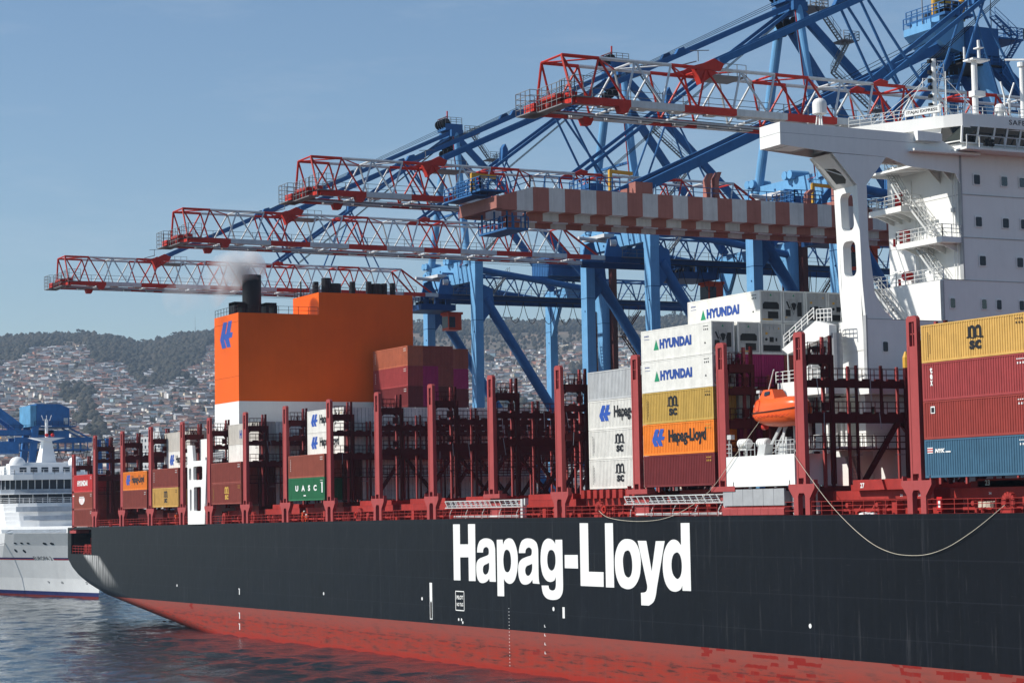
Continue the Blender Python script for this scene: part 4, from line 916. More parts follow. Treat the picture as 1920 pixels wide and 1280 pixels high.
    nb.v = [(v_[0], v_[1]+(v_[0]+149.35)*0.42, v_[2]) for v_ in nb.v]
    o_ = spart(nb, 'name_board', M['white'], wh)
    tn = MB(); put_text(tn, 'ITAJAI EXPRESS', (-152.4, 17.535-1.28, 51.55), Vector((1, 0.42, 0)), (0, 0, 1), 2.85, 0.34, 0.02); spart(tn, 'name_lettering', M['letk'], wh, fix=False)
    lf = MB()
    for y in (20.5, 21.1): 
        for k in range(2): lf.tube((-146.95, y+0.22*k, 48.3), (-146.75, y+0.22*k, 48.3), 0.16, n=10); lf.tube((-146.95, y+0.22*k, 48.65), (-146.75, y+0.22*k, 48.65), 0.16, n=10)
    spart(lf, 'signal_lamp', M['blk'], wh)
    # masts and aerials on the monkey island
    m = MB()
    m.tube((-152.5, 19.6, 51.1), (-152.5, 19.6, 57.0), 0.22, n=10)
    for k in range(10): m.bar((-152.3, 19.8, 51.4+k*0.6), (-152.1, 20.4, 51.4+k*0.6), 0.05)
    m.bar((-152.3, 19.9, 51.1), (-152.3, 19.9, 56.6), 0.06); m.bar((-152.1, 20.4, 51.1), (-152.1, 20.4, 56.6), 0.06)
    m.bar((-152.6, 21.0, 51.1), (-152.6, 21.0, 56.0), 0.07)
    m.bar((-152.5, 18.3, 55.1), (-152.5, 21.4, 55.3), 0.07); m.bar((-152.5, 18.3, 55.1), (-152.5, 18.3, 54.4), 0.05)
    m.tube((-152.5, 24.3, 51.1), (-152.5, 24.3, 57.3), 0.28, n=12); m.box(-153.2, -151.8, 23.6, 25.6, 57.2, 57.35); m.box(-152.9, -152.1, 23.9, 25.2, 53.9, 54.4)
    m.tube((-152.5, 24.9, 57.3), (-152.5, 24.9, 59.2), 0.14, n=8); m.tube((-152.5, 23.2, 57.3), (-152.5, 23.2, 58.4), 0.1, n=8); m.box(-152.9, -152.1, 24.6, 25.2, 58.4, 58.5)
    m.tube((-150.5, 28.2, 51.1), (-150.5, 28.2, 56.6), 0.24, n=12); m.tube((-150.5, 28.2, 56.6), (-150.5, 28.2, 57.0), 0.4, n=12)
    m.bar((-151.7, 27.3, 57.4), (-149.2, 29.3, 57.1), 0.35, 0.14)
    for y0_, y1_ in ((25.6, 25.2), (26.2, 26.8), (29.3, 28.9), (29.8, 30.4)): m.bar((-150, y0_, 51.1), (-150, y0_, 53.5), 0.12); m.bar((-150, y0_, 53.5), (-150, y1_, 54.9), 0.12)
    m.tube((-151, 19.0, 51.1), (-151, 19.0, 52.3), 0.05); m.sphere((-151, 19.0, 52.4), 0.28, 12, 6, 0.7)
    m.tube((-149.5, 24.6, 51.1), (-149.5, 24.6, 52.2), 0.25, n=12); m.sphere((-149.5, 24.6, 52.2), 0.5, 14, 8, 1.1, -0.5)
    m.tube((-149.5, 25.7, 51.1), (-149.5, 25.7, 53.0), 0.06); m.sphere((-149.5, 25.7, 53.1), 0.22, 10, 6, 0.8)
    for a_, b_ in (((-152.5, 18.4, 55.1), (-155, 17.4, 51.2)), ((-152.5, 19.6, 56.4), (-150, 23, 51.3)), ((-152.5, 18.3, 54.4), (-156, 15.8, 51.2)), ((-152.5, 18.9, 55.2), (-157, 15.5, 51.2))): m.bar(a_, b_, 0.035)
    spart(m, 'mast', M['white'], wh)
    ml = MB()
    for z in (52.6, 53.4, 54.2, 54.8, 55.6, 56.6): ml.box(-152.7, -152.4, 19.0, 19.3, z, z+0.32)
    spart(ml, 'mast_lamp', M['blk'], wh)
accommodation()

# ================================================================== containers
def corr(u0, u1, n, depth):
    """trapezoid corrugation profile as (u, d) list"""
    out = [(u0, 0)]; p = (u1-u0)/n
    for i in range(n):
        b_ = u0+i*p; out += [(b_+p*0.28, 0), (b_+p*0.42, depth), (b_+p*0.78, depth), (b_+p*0.92, 0)]
    out.append((u1, 0)); return out
CACHE = {}
def box_meshes(L_, Hh, kind, mk):
    """container local frame: x from -L (aft) to 0 (forward end), y from 0 (outboard) to 2.44, z from 0"""
    key = (L_, Hh, kind, mk)
    if key in CACHE: return CACHE[key]
    W = 2.44; m = CM[mk]; R = {}
    b = MB(); t = 0.16
    for x in (-L_, -t):
        for y in (0, W-t): b.box(x, x+t, y, y+t, 0, Hh)
    for y in (0, W-0.1): b.box(-L_+t, -t, y, y+0.1, 0, 0.17); b.box(-L_+t, -t, y, y+0.1, Hh-0.11, Hh)
    for x in (-L_, -0.12): b.box(x, x+0.12, t, W-t, 0, 0.17); b.box(x, x+0.12, t, W-t, Hh-0.12, Hh)
    b.box(-L_+t, -t, 0.1, W-0.1, Hh-0.06, Hh-0.02); b.box(-L_+t, -t, 0.1, W-0.1, 0.1, 0.16)
    R['frame'] = b.mesh('frame', m)
    n = 43 if kind == 'dry' else 60
    dp = 0.05 if kind == 'dry' else 0.012
    for nm, y, s in (('side_wall', 0.012, 1), ('side_wall', W-0.012, -1)):
        pr = corr(-L_+t, -t, n, dp); vs = []; 
        for u, d in pr: vs += [(u, y+s*d, 0.16), (u, y+s*d, Hh-0.1)]
        mb = MB(); mb.add(vs, [(2*i, 2*i+2, 2*i+3, 2*i+1) for i in range(len(pr)-1)]); R.setdefault(nm, []).append(mb.mesh(nm, m))
    # forward end
    if kind == 'dry' or kind == 'door':
        mb = MB()
        if kind == 'dry' and mk not in ('beige',):
            pr = corr(t, W-t, 9, 0.045); vs = []
            for u, d in pr: vs += [(-0.02-d, u, 0.16), (-0.02-d, u, Hh-0.11)]
            mb.add(vs, [(2*i, 2*i+2, 2*i+3, 2*i+1) for i in range(len(pr)-1)])
        else: mb.box(-0.06, -0.03, t, W-t, 0.16, Hh-0.11)
        R['end_wall'] = mb.mesh('end_wall', m)
    if kind == 'door':
        mb = MB()
        for y in (0.5, 0.98, 1.46, 1.94):
            mb.tube((-0.0, y, 0.1), (-0.0, y, Hh-0.1), 0.028, n=5)
            for z in (0.5, 1.1, 1.9, 2.4): mb.box(-0.03, 0.03, y-0.07, y+0.07, z, z+0.05)
            mb.box(-0.02, 0.035, y, y+0.3, 1.0, 1.05)
        mb.box(-0.03, -0.022, W/2-0.02, W/2+0.02, 0.16, Hh-0.1)
        R['door_rods'] = mb.mesh('door_rods', M['ggrey'])
    if kind.startswith('reefer'):
        mb = MB(); mb.box(-0.12, -0.05, t, W-t, 0.17, Hh-0.12)
        if kind == 'reeferA':
            mb.box(-0.05, 0.0, 0.35, W-0.35, 1.05, 1.65); mb.box(-0.05, 0.0, t+0.03, W-t-0.03, 2.0, 2.05)
            mb.box(-0.05, -0.01, 0.3, 0.95, 2.25, 2.55); mb.box(-0.05, -0.01, 1.0, 1.4, 2.25, 2.55); mb.box(-0.05, -0.01, 1.45, 1.85, 2.25, 2.55)
        elif kind == 'reeferB':
            mb.bar((-0.02, 0.75, 2.05), (-0.02, 1.22, 0.75), 0.06); mb.bar((-0.02, 1.69, 2.05), (-0.02, 1.22, 0.75), 0.06); mb.box(-0.05, -0.01, 0.6, 1.84, 2.1, 2.16)
        else: mb.box(-0.05, -0.01, 0.45, 2.0, 1.0, 1.12)
        R['cooling_unit'] = mb.mesh('cooling_unit', CM['rgrey'])
        mb = MB()
        if kind == 'reeferA':
            mb.box(0.001, 0.02, 0.95, 1.4, 1.12, 1.58); mb.box(0.001, 0.02, 1.6, 1.78, 1.2, 1.5); mb.tube((0, 0.6, 1.36), (0.02, 0.6, 1.36), 0.14, n=10)
            mb.box(-0.05, -0.01, 0.3, W-0.3, 0.3, 0.85)
        elif kind == 'reeferB':
            mb.tube((-0.05, 1.22, 1.5), (0.0, 1.22, 1.5), 0.34, n=18); mb.box(-0.05, -0.02, 0.35, 0.85, 0.6, 1.2); mb.box(-0.05, -0.02, 1.6, 2.1, 0.6, 1.9)
            mb.bar((-0.03, 0.45, 1.95), (-0.03, 0.75, 1.3), 0.1)
        else:
            mb.prism([(0.35, 1.2), (0.35, 1.65), (0.55, 1.85), (1.9, 1.85), (2.1, 1.65), (2.1, 1.2)], 0, -0.05, -0.01); mb.box(-0.05, -0.01, 0.9, 2.0, 0.35, 0.98)
        R['fan_grille'] = mb.mesh('fan_grille', M['blk'])
        mb = MB()
        if kind == 'reeferA':
            mb.box(-0.045, -0.03, 0.55, 0.8, 1.75, 1.98, 0) if False else None
            for y in (0.35, 2.0): mb.add([(-0.03, y-0.1, 2.3), (-0.03, y+0.1, 2.3), (-0.03, y, 2.5)], [(0, 1, 2)], 0)
            mb.box(-0.045, -0.03, 0.55, 0.78, 1.8, 2.05, 0)
        elif kind == 'reeferC': mb.box(-0.05, -0.03, 0.3, 1.4, 0.2, 0.3, 0)
        else: mb.box(-0.05, -0.03, 0.25, 0.5, 0.45, 0.52, 0)
        mb.add([(-0.03, 1.1, 2.4), (-0.03, 1.34, 2.4), (-0.03, 1.22, 2.62)], [(0, 1, 2)], 1 if kind != 'reeferA' else 0)
        R['warning_label'] = mb.mesh('warning_label', [M['yel'], M['letg']])
    CACHE[key] = R; return R

def add_mesh(name, me, parent):
    o = bpy.data.objects.new(name, me); COL.objects.link(o); o.parent = parent; return o
def container(x, y, z, L_, Hh, mk, kind, label, group, deco=None, name='shipping_container'):
    """x: forward end, y: outboard side, z: bottom"""
    t = thing(name, label, 'container', (x, y, z), group)
    R = box_meshes(L_, Hh, kind, mk)
    for k, v in R.items():
        if isinstance(v, list):
            for i, me in enumerate(v):
                o = add_mesh(k, me, t)
                if i == 0: side = o
        else: add_mesh(k, v, t)
    if deco:
        mb = MB(); deco(mb, L_, Hh)
        me = mb.mesh('lettering', [M['letk'], M['letb'], M['letw'], M['letg'], M['logob'], M['lety'], M['fred']])
        o = add_mesh('lettering', me, side)
    return t
K, B_, W_, G_, LB, Y_, R_ = range(7)
EX, EZ = (1, 0, 0), (0, 0, 1)
YT = -0.004
def small_marks(mb, L_, Hh, c=W_, n=1):
    r = random.Random(int(L_*100)+n)
    for i in range(4): mb.box(-1.35+0.22*i, -1.22+0.22*i, YT-0.004, YT, Hh-0.42, Hh-0.34, c)
    for i in range(3): mb.box(-1.3+0.3*i, -1.18+0.3*i, YT-0.004, YT, Hh-0.75, Hh-0.6, c)
def vert_marks(mb, x, z0, z1, c, s=0.07):
    z = z1
    while z > z0: mb.box(x, x+s, YT-0.004, YT, z-s, z, c); z -= s*2.1
def d_msc(c=K, cx=0.52, s=1.0):
    def f(mb, L_, Hh):
        x = -L_+L_*cx; 
        # arched m: two bowls and three stems, then a wave, then 'sc'
        def arch(x0): 
            o_ = []; 
            for i in range(9): a = pi-pi*i/8; o_.append((x0+0.33*cos(a)*s, 2.05*Hh/2.9+0.36*sin(a)*s))
            return o_
        zb = Hh*0.52; w = 1.55*s; h_ = 0.92*s*Hh/2.9
        st = 0.24*s
        cs = [(x-w/2, zb), (x-w/2, zb+h_*0.93)]
        for k, xc in enumerate((x-w*0.22, x+w*0.25)):
            for i in range(9):
                a = pi-pi*i/8; cs.append((xc+w*0.25*cos(a), zb+h_*0.70+h_*0.32*sin(a)))
        cs += [(x+w/2, zb)]
        h1 = [(x-w*0.31, zb)]+[(x-w*0.22+w*0.09*cos(pi-pi*i/6), zb+h_*0.62+h_*0.16*sin(pi*i/6)) for i in range(7)]+[(x-w*0.13, zb)]
        h2 = [(x+w*0.13, zb)]+[(x+w*0.22+w*0.09*cos(pi-pi*i/6), zb+h_*0.62+h_*0.16*sin(pi*i/6)) for i in range(7)]+[(x+w*0.31, zb)]
        outer = [(x-w/2, zb), (x-w/2, zb+h_*0.93), (x-w*0.33, zb+h_*0.93)]
        for xc in (x-w*0.2, x+w*0.25):
            for i in range(1 if xc < x else 0, 9): a = pi*0.8-pi*0.8*i/8; outer.append((xc+w*0.25*cos(a)*0.95, zb+h_*0.66+h_*0.36*sin(a)))
        outer += [(x+w/2, zb), (x+w*0.31, zb)]+h2[::-1][1:-1]+[(x+w*0.13, zb), (x-w*0.13, zb)]+h1[::-1][1:-1]+[(x-w*0.31, zb)]
        vs, fs = curve_mesh([outer]); mb.add([(v[0], YT, v[1]) for v in vs], fs, c)
        wv = [(x-w*0.62+w*1.24*i/14, zb+0.03+0.05*sin(i*0.9)) for i in range(15)]
        for p, q in zip(wv[:-1], wv[1:]): mb.bar((p[0], YT-0.002, p[1]), (q[0], YT-0.002, q[1]), 0.01, 0.10*s, c)
        put_text(mb, 'sc', (x-w*0.44, YT, Hh*0.22), EX, EZ, w*0.9, 0.68*s*Hh/2.9, 0.045, c)
        vert_marks(mb, -L_+0.75, 0.5, 2.3, c); vert_marks(mb, -L_+1.0, 0.7, 2.1, c)
        small_marks(mb, L_, Hh, c if c != K else K)
    return f
def d_hl(c=K, lc=LB, x0=1.6, s=1.0):
    def f(mb, L_, Hh):
        put_poly(mb, [LOGO], (-L_+x0, YT, Hh*0.28), EX, EZ, lc, 1.6*s)
        put_text(mb, 'Hapag-Lloyd', (-L_+x0+2.9*s, YT, Hh*0.27), EX, EZ, 6.4*s, 1.5*s, 0.045, c)
        small_marks(mb, L_, Hh, Y_ if c == K and lc == LB and Hh > 2.8 else c)
    return f
def d_hyundai(mb, L_, Hh):
    mb.add([(-L_+2.25, YT, 0.98), (-L_+3.15, YT, 0.98), (-L_+2.7, YT, 1.95)], [(0, 1, 2)], G_)
    put_text(mb, 'HYUNDAI', (-L_+3.3, YT, 1.02), EX, EZ, 5.5, 0.92, 0.075, B_, sp=1.1)
    put_text(mb, 'HYUNDAI', (-L_+0.6, YT, 2.3), EX, EZ, 0.8, 0.13, 0.03, B_); mb.box(-L_+0.55, -L_+1.5, YT-0.003, YT, 2.05, 2.08, B_)
    small_marks(mb, L_, Hh, K)
    mb.add([(-1.25, YT, 0.95), (-0.98, YT, 0.95), (-1.11, YT, 1.15)], [(0, 1, 2)], K)
def d_uasc(mb, L_, Hh):
    put_text(mb, 'U   A   S   C', (-L_+2.4, YT, 1.2), EX, EZ, 7.2, 0.75, 0.05, W_); mb.box(-7, -6.2, YT-0.003, YT, 0.55, 0.7, W_)
    mb.box(-0.95, -0.6, YT-0.003, YT, 0.95, 2.3, W_); small_marks(mb, L_, Hh, W_)
def d_shyundai(mb, L_, Hh):
    put_text(mb, 'HYUNDAI', (-L_+3.3, YT, 1.0), EX, EZ, 6.0, 0.95, 0.05, W_); small_marks(mb, L_, Hh, W_)
def d_crest(mb, L_, Hh):
    sh = [(-L_+4.3, 1.9), (-L_+4.3, 1.4), (-L_+4.9, 0.95), (-L_+6.0, 0.75), (-L_+7.0, 0.95), (-L_+7.6, 1.4), (-L_+7.6, 1.9)]
    z = [(-L_+4.3, 1.95), (-L_+5.0, 1.8), (-L_+5.5, 1.95), (-L_+6.0, 1.75), (-L_+6.5, 1.95), (-L_+7.0, 1.8), (-L_+7.6, 1.95)]
    vs, fs = curve_mesh([sh]); mb.add([(v[0], YT, v[1]) for v in vs], fs, W_)
    for x in (4.9, 5.7, 6.4): mb.bar((-L_+x, YT-0.004, 1.8), (-L_+x+0.4, YT-0.004, 0.95), 0.006, 0.12, R_)
    mb.box(-L_+4.5, -L_+7.4, YT-0.003, YT, 2.02, 2.14, W_); mb.box(-L_+0.6, -L_+1.4, YT-0.003, YT, 2.2, 2.4, W_); small_marks(mb, L_, Hh, W_)
def d_tex(mb, L_, Hh):
    # italic word running down
    for i, ch in enumerate('tex'): put_text(mb, ch, (-L_+0.95, YT, 2.1-i*0.48), EX, EZ, 0.30, 0.42 if i else 0.46, 0.045, W_)
    small_marks(mb, L_, Hh, W_)
def d_nyk(mb, L_, Hh):
    for i, c in enumerate((W_, R_, W_, R_, W_)): mb.box(-L_+0.35, -L_+1.0, YT-0.003, YT, 2.22-i*0.09, 2.30-i*0.09, c)
    put_text(mb, 'NYK', (-L_+1.25, YT, 1.88), (1, 0, 0), (0.2, 0, 0.98), 1.15, 0.32, 0.06, W_); mb.box(-L_+2.5, -L_+3.1, YT-0.003, YT, 1.88, 1.98, W_)
    small_marks(mb, L_, Hh, W_)
def d_plain(c=W_, v=False):
    def f(mb, L_, Hh):
        small_marks(mb, L_, Hh, c)
        if v: vert_marks(mb, -L_+0.7, 0.9, 2.4, c, 0.13)
    return f
def d_none(mb, L_, Hh): small_marks(mb, L_, Hh, K)
def d_box(mb, L_, Hh):
    mb.box(-L_+0.9, -L_+1.4, YT-0.004, YT, 1.95, 2.5, W_); mb.box(-L_+0.97, -L_+1.33, YT-0.006, YT-0.003, 2.02, 2.4, K); small_marks(mb, L_, Hh, W_)

L4 = 12.19; HC = 2.896; P = 2.93
def stack(x, y, z, items, grp):
    for i, (mk, kind, deco, label) in enumerate(items):
        container(x, y, z+i*P, L4, HC, mk, kind, label, grp, deco)
B0 = 18.66
stack(-118.76, 0.0, B0, [
 ('blue', 'dry', d_nyk, 'blue corrugated container with small white letters, bottom of the stack at the right edge'),
 ('red', 'dry', d_box, 'plain brick-red container directly above the blue one at the right edge'),
 ('tex', 'dry', d_tex, 'wine-red container with white letters running down, second from the top at the right edge'),
 ('msc', 'dry', d_msc(), 'yellow container with big black letters on top of the right-edge stack')], 'containers in the stack at the right edge')
stack(-160.42, 0.0, B0, [
 ('maroon', 'dry', d_plain(Y_), 'dark maroon container at the bottom of the tall stack beside the lifeboat'),
 ('org', 'dry', d_hl(), 'orange container with blue emblem and black name, second from the bottom beside the lifeboat'),
 ('msc2', 'dry', d_msc(cx=0.44), 'mustard yellow container with black letters in the middle of the five-high stack'),
 ('white', 'reeferC', d_hyundai, 'white refrigerated container resting on the mustard yellow one, green triangle and blue word'),
 ('white', 'reeferB', d_hyundai, 'white refrigerated container topping the five-high outboard stack, round fan at its end')], 'containers in the tall stack beside the lifeboat')
rowk = ['reeferA', 'reeferA', 'reeferB', 'reeferA', 'reeferA', 'reeferC', 'reeferA', 'reeferB']
ords = ['first', 'second', 'third', 'fourth', 'fifth', 'sixth', 'seventh', 'eighth', 'ninth', 'tenth', 'eleventh', 'twelfth', 'thirteenth', 'fourteenth', 'fifteenth']
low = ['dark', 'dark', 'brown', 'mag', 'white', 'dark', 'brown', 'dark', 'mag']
for r in range(1, 9):
    y = 0.25+2.51*r if r == 1 else 2.51*r+0.25
    for t in range(6):
        if t == 5 and r == 1: continue
        if t < 3 and r > 5: continue
        if t == 3:
            mk = ['mag', 'mag', 'brown', 'dark', 'mag', 'brown', 'dark', 'brown'][r-1]
            nm = {'mag': 'magenta', 'brown': 'brown', 'dark': 'dark brown'}[mk]
            container(-160.42, y, B0+t*P, L4, HC, mk, 'dry', nm+' container end under the white refrigerated ones, '+ords[r-1]+' column inboard', 'container ends behind the lifeboat')
        elif t > 3:
            tier = 'topmost' if t == 5 else 'second-highest'
            extra = (lambda mb, a, b: d_hyundai(mb, a, b)) if (t == 5 and r == 2) else None
            lab = ('white refrigerated container with green triangle, highest of all, inboard of the five-high stack' if extra else
                   'white refrigerated container end, '+tier+' tier, '+ords[r-1]+' column in from the side')
            container(-160.42, y, B0+t*P, L4, HC, 'white', 'reeferC' if extra else rowk[(r+t*3) % 8], lab, 'refrigerated containers behind the white pillar', extra)
        else:
            mk = low[(r*3+t*5) % 9]
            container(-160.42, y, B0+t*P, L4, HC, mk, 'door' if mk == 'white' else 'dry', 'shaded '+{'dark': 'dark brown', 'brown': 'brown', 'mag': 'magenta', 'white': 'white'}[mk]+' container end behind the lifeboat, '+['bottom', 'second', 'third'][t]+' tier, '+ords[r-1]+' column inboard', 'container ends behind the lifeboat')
stack(-175.15, 2.5, 18.7, [
 ('white', 'dry', d_msc(cx=0.5), 'white container with black letters at the bottom of the pale four-high stack'),
 ('white', 'dry', d_msc(cx=0.5), 'white container with black letters, second from the bottom of the pale four-high stack'),
 ('white', 'dry', d_hl(x0=2.2), 'off-white container with blue emblem and black name under the pale grey one'),
 ('grey', 'dry', d_none, 'blank pale grey container on top of the pale four-high stack')], 'containers in the pale four-high stack')
def st2(x, y, items, grp, base=B0, Hs=P):
    for i, (mk, kind, deco, label) in enumerate(items): container(x, y, base+dz(x-6)+i*Hs, L4, HC, mk, kind, label, grp, deco)
st2(-250.5, 0, [('green', 'dry', d_uasc, 'green container with four spaced white letters standing on the deck'),
  ('brown2', 'dry', d_plain(W_, True), 'rusty brown container on top of the green one')], 'outboard containers in the aft half')
st2(-280.4, 0, [('brown', 'dry', d_msc(Y_), 'brown container with gold letters, lower of the pair right of the white tower'),
  ('brown', 'dry', d_plain(W_), 'plain brown container, upper of the pair right of the white tower')], 'outboard containers in the aft half')
st2(-307.25, 0, [('msc', 'dry', d_msc(), 'yellow container with black letters near the stern, left of the white tower'),
  ('brown', 'dry', d_plain(W_, True), 'brown container resting on the yellow one near the stern')], 'outboard containers in the aft half')
st2(-322.3, 0, [('brown', 'dry', d_plain(W_), 'plain brown container under the orange one near the stern'),
  ('org', 'dry', d_hl(), 'small-looking orange container with blue emblem near the stern')], 'outboard containers in the aft half')
st2(-351.6, 0, [('brown', 'dry', d_plain(W_), 'plain brown container at the bottom of the sternmost stack'),
  ('brown2', 'dry', d_crest, 'brown container with white crest in the middle of the sternmost stack'),
  ('sred', 'dry', d_shyundai, 'bright red container with white word on top of the sternmost stack')], 'outboard containers in the aft half', base=16.05)
# inboard stacks aft
tn = ['bottom', 'second', 'third', 'top']
for r in range(0, 11):
    y = 2.5+2.51*r
    for t in range(4):
        z = 18.66+dz(-256)+t*P
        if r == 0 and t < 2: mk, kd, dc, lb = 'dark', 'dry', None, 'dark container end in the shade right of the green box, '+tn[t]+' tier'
        elif r == 0: mk, kd, dc, lb = 'white', 'door', d_hl(x0=1.3), ['', '', 'white container with blue emblem and black name, lower of the lettered pair amidships aft', 'white container with blue emblem and black name, upper of the lettered pair amidships aft'][t]
        else: mk, kd, dc, lb = 'white', 'door', None, 'pale container end, '+tn[t]+' tier of the block amidships, '+ords[r-1]+' from its left'
        container(-249.95, y, z, L4, HC, mk, kd, lb, 'shaded block of pale containers amidships', dc)
for r in range(0, 10):
    y = 2.5+2.51*r
    for t in range(4):
        z = 18.66+dz(-286)+t*P-0.35
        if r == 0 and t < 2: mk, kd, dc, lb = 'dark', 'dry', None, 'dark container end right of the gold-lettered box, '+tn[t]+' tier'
        elif r == 0: 
            mk, kd = ('beige', 'white')[3-t], 'door'; lb = ['', '', 'white container directly below the beige one aft of amidships', 'beige container with a dark blue letter behind the lashing posts'][t]
            dc = (lambda mb, a, b: (put_text(mb, 'H', (-7.6, YT, 0.8), EX, EZ, 0.9, 1.2, 0.05, B_), put_text(mb, 'H', (-6.4, YT, 0.8), EX, EZ, 0.1, 1.2, 0.0, B_))) if t == 3 else d_none
        else: mk, kd, dc, lb = 'white', 'door', None, 'pale container end, '+tn[t]+' tier of the aft block, '+ords[r-1]+' from its left'
        container(-280.0, y, z, L4, HC, mk, kd, lb, 'aft shaded block of pale containers', dc)
for r in range(4):
    y = 25.4+2.45*r
    cols = [['maroon', 'tex', 'salmon'], ['mag', 'mag', 'brown'], ['dark', 'brown', 'brown'], ['maroon', 'mag', 'brown2']][r]
    for t in range(3):
        nm = {'maroon': 'dark maroon', 'tex': 'wine-red', 'salmon': 'faded orange-brown', 'mag': 'magenta', 'dark': 'dark brown', 'brown': 'brown', 'brown2': 'rusty brown'}[cols[t]]
        container(-280.0, y, 31.9+t*P-(0.35 if r == 3 else 0), L4, HC, cols[t], 'dry', nm+' container beside the orange funnel, '+['lowest', 'middle', 'top'][t]+' tier, '+ords[r]+' column', 'brown containers beside the funnel', d_plain(W_, True) if r == 0 else None)
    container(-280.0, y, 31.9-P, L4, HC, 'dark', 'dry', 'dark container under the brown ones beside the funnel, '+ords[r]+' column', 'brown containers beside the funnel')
# aft white stack left of the tower
for r in range(0, 3):
    for t in range(4):
        z = 18.66+dz(-313)+t*P-0.25
        if r == 0 and t < 2: continue
        mk = 'beige' if t == 3 else 'white'
        lb = ('beige container above the lettered white one near the stern' if t == 3 else 'white container with blue emblem half hidden by the lashing posts near the stern') if r == 0 else 'pale container end near the stern, '+tn[t]+' tier, '+ords[r]+' column'
        container(-309.0, 2.5+2.51*r, z, L4, HC, mk, 'door', lb, 'pale containers near the stern', d_hl(x0=2.6) if (r == 0 and t == 2) else None)
for r in range(1, 5):
    for t in range(2 if r > 1 else 3):
        container(-351.6, 2.51*r, 16.05+dz(-357)+t*P, L4, HC, 'dark', 'dry', 'dark container end inboard of the sternmost stack, '+tn[t]+' tier, '+ords[r-1]+' column', 'dark containers at the stern')
for r in range(3, 9):
    container(-337.0, 2.51*r, 18.66+dz(-340), L4, HC, 'grey', 'door', 'pale container end low on the stern, '+ords[r-3]+' from the left', 'pale container ends low on the stern')

